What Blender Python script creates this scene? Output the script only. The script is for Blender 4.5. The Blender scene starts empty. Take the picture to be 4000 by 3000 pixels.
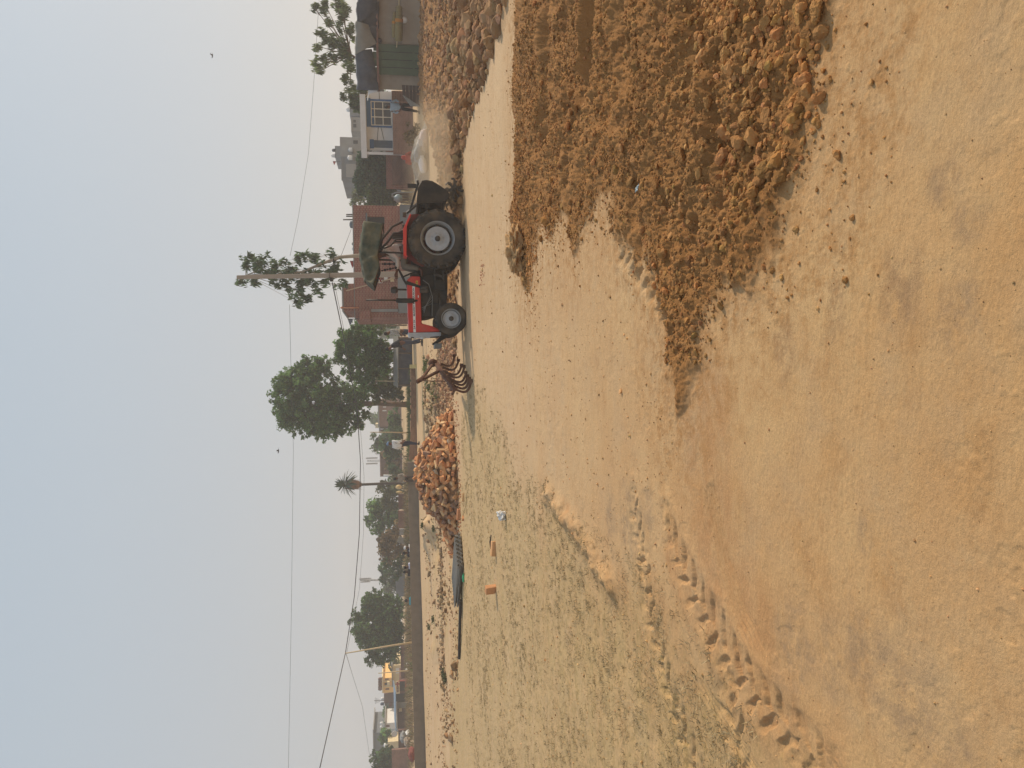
import bpy, bmesh, math, random
import numpy as np
from mathutils import Vector, Matrix, noise as mnoise
R = math.radians
rng = np.random.default_rng(7)
random.seed(7)
sc = bpy.context.scene
COL = sc.collection

# ------------------------------------------------------------------ camera
CAM = np.array([0.0, 0.0, 1.65]); FPX = 2889.0
PITCH = math.atan(450 / FPX); ROLL = 0.02
_F = np.array([0, math.cos(PITCH), -math.sin(PITCH)])
_D0 = np.array([0, -math.sin(PITCH), -math.cos(PITCH)]); _R0 = np.array([1.0, 0, 0])
IR = math.cos(ROLL) * _R0 + math.sin(ROLL) * _D0          # right in the upright picture
ID = math.cos(ROLL) * _D0 - math.sin(ROLL) * _R0          # down in the upright picture
cam_d = bpy.data.cameras.new('camera'); cam = bpy.data.objects.new('camera', cam_d); COL.objects.link(cam)
cam_d.sensor_width = 36; cam_d.lens = 36 * FPX / 4000; cam_d.clip_end = 8000; cam_d.clip_start = 0.05
m = Matrix.Identity(4)
for i, v in enumerate((ID, IR, -_F)):
    for j in range(3): m[j][i] = v[j]
for j in range(3): m[j][3] = CAM[j]
cam.matrix_world = m
sc.camera = cam                                            # the phone was held sideways: the picture lies on its side

def ray(x, y):
    return _F + (x - 2000) / FPX * ID + (1500 - y) / FPX * IR
def at(x, y, Y):                                           # the point at distance Y seen at pixel x, y
    d = ray(x, y); t = Y / d[1]
    return Vector(CAM + d * t)
def ss(a, b, x):
    t = np.clip((x - a) / (b - a), 0, 1); return t * t * (3 - 2 * t)
def ramp(X, Y):
    k = 0.5 - 0.25 * ss(3, 9, X * 36 / np.maximum(Y, 36))
    return k * ss(20, 38, Y) + 0.55 * ss(44, 90, Y) + 0.4 * ss(100, 600, Y)
def G(x, y):                                               # the point of the ground seen at a pixel
    d = ray(x, y); t = 1.0; z = 0.0
    for _ in range(40):
        t2 = (z - CAM[2]) / d[2] if d[2] < -1e-4 else 200
        p = CAM + d * t2
        z = 0.5 * z + 0.5 * float(ramp(p[0], p[1]))
    return Vector((p[0], p[1], float(ramp(p[0], p[1]))))
def gz(X, Y): return float(ramp(X, Y))

# ------------------------------------------------------------------ world, sun
SUN_DIR = Vector((0.88, 0.42, 0.56)).normalized()
elev = math.asin(SUN_DIR.z); azim = math.atan2(SUN_DIR.x, SUN_DIR.y)
w = bpy.data.worlds.new('World'); sc.world = w; w.use_nodes = True
nt = w.node_tree; bg = nt.nodes['Background']
sky = nt.nodes.new('ShaderNodeTexSky'); sky.sky_type = 'NISHITA'; sky.sun_disc = False
sky.sun_elevation = elev; sky.sun_rotation = azim
sky.air_density = 1.0; sky.dust_density = 5.5; sky.ozone_density = 2.0; sky.altitude = 200
# dust in the air: the clear sky veiled by pale haze, thickest towards the horizon and warmer under the sun
_tc = nt.nodes.new('ShaderNodeTexCoord'); _sp = nt.nodes.new('ShaderNodeSeparateXYZ'); nt.links.new(_tc.outputs['Generated'], _sp.inputs[0])
_cr = nt.nodes.new('ShaderNodeValToRGB'); nt.links.new(_sp.outputs[2], _cr.inputs[0])
_e = _cr.color_ramp.elements
_e[0].position = 0.0; _e[0].color = (0.50, 0.515, 0.53, 1)
_e[1].position = 0.8; _e[1].color = (0.36, 0.46, 0.60, 1)
for _p, _c in ((0.16, (0.51, 0.535, 0.555)), (0.36, (0.485, 0.545, 0.595)), (0.58, (0.44, 0.53, 0.61))):
    _k = _e.new(_p); _k.color = (*_c, 1)
_bz = nt.nodes.new('ShaderNodeVectorMath'); _bz.operation = 'SCALE'; nt.links.new(_cr.outputs[0], _bz.inputs[0]); _bz.inputs['Scale'].default_value = 9.0
_mx = nt.nodes.new('ShaderNodeMix'); _mx.data_type = 'RGBA'; _mx.inputs['Factor'].default_value = 0.86
nt.links.new(sky.outputs[0], _mx.inputs['A']); nt.links.new(_bz.outputs[0], _mx.inputs['B'])
nt.links.new(_mx.outputs['Result'], bg.inputs[0]); bg.inputs[1].default_value = 0.11
sl = bpy.data.lights.new('sun', 'SUN'); sl.energy = 3.5; sl.angle = R(1.2); sl.color = (1.0, 0.87, 0.70)
so = bpy.data.objects.new('sun', sl); COL.objects.link(so); so.location = (60, 30, 60)
so.rotation_euler = SUN_DIR.to_track_quat('Z', 'Y').to_euler()
sc.view_settings.view_transform = 'Standard'; sc.view_settings.look = 'None'
sc.view_settings.gamma = 1; sc.view_settings.exposure = 0.12
sc.cycles.max_bounces = 6; sc.cycles.diffuse_bounces = 3; sc.cycles.transparent_max_bounces = 8
sc.cycles.volume_bounces = 1

# ------------------------------------------------------------------ materials
def s2l(c):
    return tuple(((v / 255) / 12.92 if v / 255 <= 0.04045 else ((v / 255 + 0.055) / 1.055) ** 2.4) for v in c)
MATS = {}
def nd(nt, t, **kw):
    n = nt.nodes.new(t)
    for k, v in kw.items(): setattr(n, k, v)
    return n
def mat(name, col, rough=0.85, var=0.18, scale=6.0, bump=0.0, bscale=40.0, metal=0.0, dust=0.0, dustcol=(0.30, 0.21, 0.12), attr=None, spec=0.3, col2=None, trans=0.0):
    if name in MATS: return MATS[name]
    m = bpy.data.materials.new(name); m.use_nodes = True; nt = m.node_tree; L = nt.links
    b = nt.nodes['Principled BSDF']; b.inputs['Roughness'].default_value = rough; b.inputs['Metallic'].default_value = metal
    b.inputs['Specular IOR Level'].default_value = spec
    tc = nd(nt, 'ShaderNodeTexCoord')
    no = nd(nt, 'ShaderNodeTexNoise'); no.inputs['Scale'].default_value = scale; no.inputs['Detail'].default_value = 6; no.inputs['Roughness'].default_value = 0.62
    L.new(tc.outputs['Object'], no.inputs['Vector'])
    rm = nd(nt, 'ShaderNodeMapRange'); rm.inputs['From Min'].default_value = 0.3; rm.inputs['From Max'].default_value = 0.7
    L.new(no.outputs['Fac'], rm.inputs['Value'])
    mx = nd(nt, 'ShaderNodeMix', data_type='RGBA')
    c2 = col2 or tuple(min(1, v * (1 + var)) for v in col)
    c1 = tuple(v * (1 - var) for v in col) if not col2 else col
    mx.inputs['A'].default_value = (*c1, 1); mx.inputs['B'].default_value = (*c2, 1)
    L.new(rm.outputs[0], mx.inputs['Factor']); out = mx.outputs['Result']
    if attr:
        a = nd(nt, 'ShaderNodeAttribute', attribute_name=attr)
        mm = nd(nt, 'ShaderNodeMix', data_type='RGBA', blend_type='MULTIPLY'); mm.inputs['Factor'].default_value = 1
        L.new(out, mm.inputs['A']); L.new(a.outputs['Color'], mm.inputs['B']); out = mm.outputs['Result']
    if dust > 0:
        n2 = nd(nt, 'ShaderNodeTexNoise'); n2.inputs['Scale'].default_value = 3.5; n2.inputs['Detail'].default_value = 8
        L.new(tc.outputs['Object'], n2.inputs['Vector'])
        r2 = nd(nt, 'ShaderNodeMapRange'); r2.inputs['From Min'].default_value = 0.35; r2.inputs['From Max'].default_value = 0.75; r2.inputs['To Max'].default_value = dust
        L.new(n2.outputs['Fac'], r2.inputs['Value'])
        m3 = nd(nt, 'ShaderNodeMix', data_type='RGBA'); m3.inputs['B'].default_value = (*dustcol, 1)
        L.new(r2.outputs[0], m3.inputs['Factor']); L.new(out, m3.inputs['A']); out = m3.outputs['Result']
    L.new(out, b.inputs['Base Color'])
    if bump > 0:
        n3 = nd(nt, 'ShaderNodeTexNoise'); n3.inputs['Scale'].default_value = bscale; n3.inputs['Detail'].default_value = 5
        L.new(tc.outputs['Object'], n3.inputs['Vector'])
        bp = nd(nt, 'ShaderNodeBump'); bp.inputs['Strength'].default_value = min(1, bump); bp.inputs['Distance'].default_value = 0.02
        L.new(n3.outputs['Fac'], bp.inputs['Height']); L.new(bp.outputs[0], b.inputs['Normal'])
    if trans > 0:
        tr = nd(nt, 'ShaderNodeBsdfTranslucent'); L.new(out, tr.inputs['Color'])
        ms = nd(nt, 'ShaderNodeMixShader'); ms.inputs[0].default_value = trans
        L.new(b.outputs[0], ms.inputs[1]); L.new(tr.outputs[0], ms.inputs[2])
        L.new(ms.outputs[0], nt.nodes['Material Output'].inputs['Surface'])
    MATS[name] = m
    return m
def brickmat(name, c1, c2, mortar, bw=0.24, bh=0.085, stain=0.35):
    if name in MATS: return MATS[name]
    m = bpy.data.materials.new(name); m.use_nodes = True; nt = m.node_tree; L = nt.links
    b = nt.nodes['Principled BSDF']; b.inputs['Roughness'].default_value = 0.92; b.inputs['Specular IOR Level'].default_value = 0.15
    tc = nd(nt, 'ShaderNodeTexCoord'); sp = nd(nt, 'ShaderNodeSeparateXYZ'); L.new(tc.outputs['Object'], sp.inputs[0])
    ad = nd(nt, 'ShaderNodeMath', operation='ADD'); L.new(sp.outputs[0], ad.inputs[0]); L.new(sp.outputs[1], ad.inputs[1])
    cb = nd(nt, 'ShaderNodeCombineXYZ'); L.new(ad.outputs[0], cb.inputs[0]); L.new(sp.outputs[2], cb.inputs[1])
    br = nd(nt, 'ShaderNodeTexBrick'); L.new(cb.outputs[0], br.inputs['Vector'])
    br.inputs['Color1'].default_value = (*c1, 1); br.inputs['Color2'].default_value = (*c2, 1); br.inputs['Mortar'].default_value = (*mortar, 1)
    br.inputs['Scale'].default_value = 1; br.inputs['Mortar Size'].default_value = 0.011; br.inputs['Brick Width'].default_value = bw; br.inputs['Row Height'].default_value = bh
    no = nd(nt, 'ShaderNodeTexNoise'); no.inputs['Scale'].default_value = 1.1; no.inputs['Detail'].default_value = 8; no.inputs['Roughness'].default_value = 0.65
    L.new(tc.outputs['Object'], no.inputs['Vector'])
    rm = nd(nt, 'ShaderNodeMapRange'); rm.inputs['From Min'].default_value = 0.3; rm.inputs['From Max'].default_value = 0.72; rm.inputs['To Min'].default_value = 1 - stain; rm.inputs['To Max'].default_value = 1.2
    L.new(no.outputs['Fac'], rm.inputs['Value'])
    mm = nd(nt, 'ShaderNodeMix', data_type='RGBA', blend_type='MULTIPLY'); mm.inputs['Factor'].default_value = 1
    L.new(br.outputs['Color'], mm.inputs['A']); L.new(rm.outputs[0], mm.inputs['B']); L.new(mm.outputs['Result'], b.inputs['Base Color'])
    bp = nd(nt, 'ShaderNodeBump'); bp.inputs['Strength'].default_value = 0.6; bp.inputs['Distance'].default_value = 0.01
    L.new(br.outputs['Fac'], bp.inputs['Height']); bp.invert = True; L.new(bp.outputs[0], b.inputs['Normal'])
    MATS[name] = m
    return m

# ------------------------------------------------------------------ object helpers
def tag(o, label=None, cat=None, group=None, kind=None):
    if label: o['label'] = label
    if cat: o['category'] = cat
    if group: o['group'] = group
    if kind: o['kind'] = kind
    return o
def empty(name, loc, label, cat, group=None, rz=0.0):
    o = bpy.data.objects.new(name, None); COL.objects.link(o); o.location = loc; o.rotation_euler[2] = rz
    return tag(o, label, cat, group)
def wloc(p):                                                   # where a parent stands, so that parts can be given in world measures
    v = Vector((0, 0, 0))
    while p: v += p.location; p = p.parent
    return v
class MB:
    def __init__(s): s.v = []; s.f = []; s.sm = []
    def add(s, vs, fs, smooth=False):
        n = len(s.v); s.v += [tuple(v) for v in vs]; s.f += [tuple(i + n for i in f) for f in fs]; s.sm += [smooth] * len(fs)
        return s
    def box(s, a, b):
        (x0, y0, z0), (x1, y1, z1) = a, b
        x0, x1 = min(x0, x1), max(x0, x1); y0, y1 = min(y0, y1), max(y0, y1); z0, z1 = min(z0, z1), max(z0, z1)
        return s.add([(x0, y0, z0), (x1, y0, z0), (x1, y1, z0), (x0, y1, z0), (x0, y0, z1), (x1, y0, z1), (x1, y1, z1), (x0, y1, z1)],
                     [(3, 2, 1, 0), (4, 5, 6, 7), (0, 1, 5, 4), (1, 2, 6, 5), (2, 3, 7, 6), (3, 0, 4, 7)])
    def bar(s, p, q, w, h=None, up=(0, 0, 1)):
        p, q = Vector(p), Vector(q); h = h or w; d = (q - p).normalized(); up = Vector(up)
        if abs(d.dot(up)) > 0.98: up = Vector((0, 1, 0))
        a = d.cross(up).normalized() * w / 2; b = a.cross(d).normalized() * h / 2
        vs = [p - a - b, p + a - b, p + a + b, p - a + b, q - a - b, q + a - b, q + a + b, q - a + b]
        return s.add(vs, [(3, 2, 1, 0), (4, 5, 6, 7), (0, 1, 5, 4), (1, 2, 6, 5), (2, 3, 7, 6), (3, 0, 4, 7)])
    def tube(s, pts, rad, n=8, smooth=True, caps=True):
        pts = [Vector(p) for p in pts]; k = len(pts)
        rad = rad if isinstance(rad, (list, tuple)) else [rad] * k
        vs = []; fs = []; a = None
        for i, p in enumerate(pts):
            d = (pts[min(i + 1, k - 1)] - pts[max(i - 1, 0)]); d = d.normalized() if d.length > 1e-9 else Vector((0, 0, 1))
            if a is None: a = d.orthogonal().normalized()
            else:
                a = a - d * a.dot(d); a = a.normalized() if a.length > 1e-6 else d.orthogonal().normalized()
            b = d.cross(a)
            for j in range(n):
                t = 2 * math.pi * j / n; vs.append(p + (a * math.cos(t) + b * math.sin(t)) * rad[i])
        for i in range(k - 1):
            for j in range(n):
                fs.append((i * n + j, i * n + (j + 1) % n, (i + 1) * n + (j + 1) % n, (i + 1) * n + j))
        s.add(vs, fs, smooth)
        if caps: s.f += [tuple(len(s.v) - k * n + j for j in reversed(range(n))), tuple(len(s.v) - n + j for j in range(n))]; s.sm += [False] * 2
        return s
    def lathe(s, prof, c, axis='Y', n=32, smooth=True):        # prof: (radius, offset along the axis)
        vs = []; fs = []; k = len(prof); c = Vector(c)
        for r, o in prof:
            for j in range(n):
                t = 2 * math.pi * j / n; u, v = r * math.cos(t), r * math.sin(t)
                vs.append(c + (Vector((u, o, v)) if axis == 'Y' else Vector((u, v, o)) if axis == 'Z' else Vector((o, u, v))))
        for i in range(k - 1):
            for j in range(n): fs.append((i * n + j, i * n + (j + 1) % n, (i + 1) * n + (j + 1) % n, (i + 1) * n + j))
        return s.add(vs, fs, smooth)
    def prism(s, poly, y0, y1):                                 # poly: (x, z) outline, given thickness along y
        n = len(poly)
        vs = [(x, y0, z) for x, z in poly] + [(x, y1, z) for x, z in poly]
        fs = [tuple(range(n)), tuple(reversed(range(n, 2 * n)))] + [(i, i + n, (i + 1) % n + n, (i + 1) % n) for i in range(n)]
        return s.add(vs, fs)
    def ball(s, c, r, n=10, k=7, squash=(1, 1, 1)):
        c = Vector(c); prof = []
        vs = []; fs = []
        for i in range(k + 1):
            t = math.pi * i / k
            for j in range(n):
                p = 2 * math.pi * j / n
                vs.append(c + Vector((r * squash[0] * math.sin(t) * math.cos(p), r * squash[1] * math.sin(t) * math.sin(p), r * squash[2] * math.cos(t))))
        for i in range(k):
            for j in range(n): fs.append((i * n + j, (i + 1) * n + j, (i + 1) * n + (j + 1) % n, i * n + (j + 1) % n))
        return s.add(vs, fs, True)
    def build(s, name, m, parent=None, bevel=0.0, seg=2, fix=True):
        w0 = wloc(parent)
        me = bpy.data.meshes.new(name); me.from_pydata([(v[0] - w0[0], v[1] - w0[1], v[2] - w0[2]) for v in s.v], [], s.f)
        me.polygons.foreach_set('use_smooth', s.sm); me.materials.append(m)
        if fix or bevel:
            bm = bmesh.new(); bm.from_mesh(me); bmesh.ops.remove_doubles(bm, verts=bm.verts, dist=1e-5)
            bmesh.ops.recalc_face_normals(bm, faces=bm.faces)
            if bevel: bmesh.ops.bevel(bm, geom=[e for e in bm.edges if e.is_manifold and e.calc_face_angle(0) > 0.5], offset=bevel, segments=seg, affect='EDGES', profile=0.6)
            bm.to_mesh(me); bm.free()
        o = bpy.data.objects.new(name, me); COL.objects.link(o)
        if parent: o.parent = parent
        return o
def npmesh(name, V, F, m, parent=None, smooth=False, attrs=None, cols=None):    # fast mesh from arrays (all faces with as many corners)
    me = bpy.data.meshes.new(name); k = F.shape[1]; V = np.asarray(V) - np.array(wloc(parent))
    me.vertices.add(len(V)); me.vertices.foreach_set('co', np.ascontiguousarray(V, dtype=np.float32).ravel())
    me.loops.add(F.size); me.loops.foreach_set('vertex_index', np.ascontiguousarray(F, dtype=np.int32).ravel())
    me.polygons.add(len(F)); me.polygons.foreach_set('loop_start', np.arange(0, F.size, k, dtype=np.int32))
    me.polygons.foreach_set('loop_total', np.full(len(F), k, dtype=np.int32))
    me.polygons.foreach_set('use_smooth', np.full(len(F), smooth))
    me.update(calc_edges=True)
    for an, av in (attrs or {}).items():
        a = me.attributes.new(an, 'FLOAT', 'POINT'); a.data.foreach_set('value', np.ascontiguousarray(av, dtype=np.float32).ravel())
    if cols is not None:
        a = me.attributes.new('tint', 'FLOAT_COLOR', 'POINT'); a.data.foreach_set('color', np.ascontiguousarray(cols, dtype=np.float32).ravel())
    me.materials.append(m)
    o = bpy.data.objects.new(name, me); COL.objects.link(o)
    if parent: o.parent = parent
    return o
# numpy gradient-free value noise -------------------------------------------------
def _h(ix, iy, s):
    n = (ix.astype(np.int64) * 374761393 + iy.astype(np.int64) * 668265263 + s * 1442695041) & 0xffffffff
    n = ((n ^ (n >> 13)) * 1274126177) & 0xffffffff
    return ((n ^ (n >> 16)) & 0xffff) / 65535.0
def vn(x, y, s=0):
    ix = np.floor(x); iy = np.floor(y); fx = x - ix; fy = y - iy
    fx = fx * fx * fx * (fx * (fx * 6 - 15) + 10); fy = fy * fy * fy * (fy * (fy * 6 - 15) + 10)
    a = _h(ix, iy, s); b = _h(ix + 1, iy, s); c = _h(ix, iy + 1, s); d = _h(ix + 1, iy + 1, s)
    return (a * (1 - fx) + b * fx) * (1 - fy) + (c * (1 - fx) + d * fx) * fy - 0.5
def fbm(x, y, s=0, o=4, g=0.5):
    t = 0; a = 1.0
    for i in range(o):
        c, sn = math.cos(0.6 * i + s), math.sin(0.6 * i + s)
        t = t + a * vn((x * c - y * sn) * 2 ** i, (x * sn + y * c) * 2 ** i, s + i * 17); a *= g
    return t
def ridged(x, y, s=0, o=4):
    t = 0; a = 1.0
    for i in range(o):
        c, sn = math.cos(0.9 * i + s), math.sin(0.9 * i + s)
        t = t + a * (1 - 4 * np.abs(vn((x * c - y * sn) * 2 ** i, (x * sn + y * c) * 2 ** i, s + i * 31))); a *= 0.5
    return t
def clods(x, y, size, s, keep=1.0, tilt=0.8):                 # heights of broken lumps: sharp edged, tilted, of mixed size
    u, v = x / size, y / size; iu, iv = np.floor(u), np.floor(v); best = np.full(x.shape, -0.6)
    for du in (-1, 0, 1):
        for dv in (-1, 0, 1):
            a, b = iu + du, iv + dv
            cx = a + 0.1 + 0.8 * _h(a, b, s); cy = b + 0.1 + 0.8 * _h(a, b, s + 1); r = 0.30 + 0.62 * _h(a, b, s + 2) ** 2; g = _h(a, b, s + 3)
            dx, dy = u - cx, v - cy; q = _h(a, b, s + 4) * 6.283; w = _h(a, b, s + 5)
            e = np.maximum(np.abs(dx * np.cos(q) + dy * np.sin(q)) * (0.8 + 0.5 * w), np.abs(-dx * np.sin(q) + dy * np.cos(q))) * 0.6 + np.hypot(dx, dy) * 0.5
            h = r * (1 - (e / r) ** 3) + tilt * r * (dx * np.cos(q * 3) + dy * np.sin(q * 3))
            best = np.where((g < keep) & (e < r * 1.15), np.maximum(best, h), best)
    return np.maximum(best, -0.05) * size
def seg_dist(X, Y, pts, along=False, mg=1.2):
    px_ = [p[0] for p in pts]; py_ = [p[1] for p in pts]
    k_ = (X > min(px_) - mg) & (X < max(px_) + mg) & (Y > min(py_) - mg) & (Y < max(py_) + mg)
    if k_.mean() < 0.7:
        B = np.full(X.shape, 1e3)
        if not along:
            if k_.any(): B[k_] = _seg(X[k_], Y[k_], pts)
            return B
        A = np.zeros(X.shape); S = np.zeros(X.shape)
        if k_.any(): B[k_], A[k_], S[k_] = _seg(X[k_], Y[k_], pts, True)
        return B, A, S
    return _seg(X, Y, pts, along)
def _seg(X, Y, pts, along=False):
    best = np.full(X.shape, 1e9); al = np.zeros(X.shape); sd = np.zeros(X.shape); acc = 0
    for (ax, ay), (bx, by) in zip(pts[:-1], pts[1:]):
        dx, dy = bx - ax, by - ay; L2 = dx * dx + dy * dy; L = math.sqrt(L2)
        t = np.clip(((X - ax) * dx + (Y - ay) * dy) / L2, 0, 1)
        d = np.hypot(X - ax - t * dx, Y - ay - t * dy); k = d < best
        best = np.where(k, d, best)
        if along:
            al = np.where(k, acc + t * L, al); sd = np.where(k, ((X - ax) * dy - (Y - ay) * dx) / L, sd)
        acc += L
    return (best, al, sd) if along else best
def poly_sd(X, Y, pts, mg=2.0):                              # > 0 inside
    px_ = [p[0] for p in pts]; py_ = [p[1] for p in pts]
    k_ = (X > min(px_) - mg) & (X < max(px_) + mg) & (Y > min(py_) - mg) & (Y < max(py_) + mg)
    if k_.mean() < 0.8 and max(px_) < 500:
        B = np.full(X.shape, -1e3)
        if k_.any(): B[k_] = _psd(X[k_], Y[k_], pts)
        return B
    return _psd(X, Y, pts)
def _psd(X, Y, pts):
    ins = np.zeros(X.shape, bool)
    for (ax, ay), (bx, by) in zip(pts, pts[1:] + pts[:1]):
        if ay == by: continue
        c = ((ay > Y) != (by > Y)) & (X < (bx - ax) * (Y - ay) / (by - ay) + ax); ins ^= c
    d = _seg(X, Y, pts + pts[:1])
    return np.where(ins, d, -d)
def gp(pl): return [tuple(G(x, y)[:2]) for x, y in pl]
# ------------------------------------------------------------------ the ground
NEAR_TILL = gp([(2013, -500), (2011, 0), (2008, 500), (2003, 800), (1992, 930), (2010, 1010), (2030, 1100), (2062, 1165), (2076, 1150), (2085, 1010),
    (2100, 1000), (2105, 900), (2120, 870), (2140, 960), (2150, 960), (2165, 880), (2200, 875), (2225, 960), (2240, 970), (2258, 900), (2320, 815), (2390, 790),
    (2372, 850), (2420, 950), (2490, 1040), (2545, 1130), (2580, 1250), (2596, 1400), (2615, 1500), (2640, 1640), (2680, 1600), (2735, 1480), (2800, 1340), (2850, 1200),
    (2940, 1080), (3010, 980), (3060, 900), (3090, 820), (3170, 720), (3190, 640), (3210, 560), (3260, 430), (3280, 350), (3285, 260), (3225, 180), (3215, 80), (3262, 0), (3330, -500)])
FAR_TILL = gp([(1655, -700), (1643, 0), (1643, 150), (1646, 400), (1662, 480), (1690, 560), (1716, 680), (1735, 800), (1738, 1000), (1742, 1290), (1758, 1335),
    (1782, 1320), (1795, 1000), (1806, 860), (1813, 600), (1832, 500), (1872, 380), (1932, 200), (1982, 0), (2004, -250), (2006, -700)])
GRASS = gp([(1812, 1420), (1870, 1480), (1930, 1560), (2010, 1720), (2120, 1880), (2200, 1960), (2420, 2140), (2650, 2290), (2900, 2520), (3150, 2800), (3330, 3080), (3400, 3800), (1720, 4200), (1760, 2600), (1790, 2000)])
LUGS = [gp([(2470, 1960), (2490, 2110), (2512, 2190), (2520, 2330), (2560, 2480), (2600, 2640), (2660, 2830), (2730, 3060)]),
        gp([(2600, 2050), (2690, 2250), (2760, 2390), (2870, 2590), (2946, 2691), (3033, 2800), (3130, 2908), (3240, 3050)]),
        gp([(2840, 2700), (2870, 2850), (2900, 3060)]),
        gp([(2420, 940), (2520, 1060), (2600, 1180), (2680, 1330)])]
RIBS = [gp([(2590, 2230), (2650, 2430), (2750, 2650), (2860, 2860), (2960, 3060)]), gp([(2470, 2230), (2530, 2450), (2580, 2650), (2640, 2860), (2700, 3060)]), gp([(2380, 2240), (2430, 2420), (2480, 2640), (2560, 2900), (2600, 3060)]), gp([(2540, 2170), (2590, 2400), (2640, 2650), (2700, 3050)]), gp([(2780, 1950), (2830, 2200), (2900, 2420), (3010, 2640), (3160, 2860), (3260, 3050)]),
        gp([(3420, 500), (3390, 900), (3360, 1300), (3330, 1700), (3330, 2100)]), gp([(3250, 900), (3270, 1300), (3250, 1700), (3200, 2100)])]
MOUND = gp([(2140, 1930), (2200, 2000), (2270, 2100), (2330, 2200), (2390, 2290)])
REDDISH = [(gp([(2430, 2340), (2490, 2560), (2550, 2740), (2660, 3000)]), 0.22), (gp([(2640, 2160), (2760, 2420), (2900, 2660), (3100, 2960)]), 0.16), (gp([(2790, 1500), (2800, 1800), (2830, 2100)]), 0.16), (gp([(2760, 2050), (2830, 2280), (2960, 2420)]), 0.22), (gp([(2560, 2420), (2660, 2700), (2740, 3000)]), 0.28),
           (gp([(2700, 2300), (2880, 2620), (3060, 2870), (3200, 3060)]), 0.26), (MOUND, 0.13), (gp([(2650, 1300), (2720, 1550), (2770, 1800)]), 0.3)]
STAINS = [(3420, 2620, .2), (3520, 2720, .16), (3640, 2850, .22), (3720, 2930, .2), (3660, 700, .09), (3730, 640, .08), (3780, 850, .10), (2450, 2020, .35), (2380, 2000, .25), (3100, 2560, .25), (3060, 2480, .2),
          (3240, 2600, .2), (3560, 2700, .2), (3380, 2100, .1), (3500, 1150, .15), (3250, 1230, .15), (3080, 1370, .15), (3740, 1240, .18), (2540, 2040, .25), (3340, 2560, .2)]
RIDGES = [gp([(2395, -200), (2392, 100), (2385, 250), (2378, 440), (2350, 640), (2300, 760)]), gp([(2600, -200), (2640, 150), (2660, 260), (2620, 440), (2560, 620), (2520, 780)]),
          gp([(2230, -200), (2225, 300), (2200, 600)]), gp([(2120, -200), (2120, 500)]), gp([(2850, -100), (2790, 250), (2740, 560), (2700, 800)]), gp([(2310, -200), (2290, 250)])]

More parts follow.
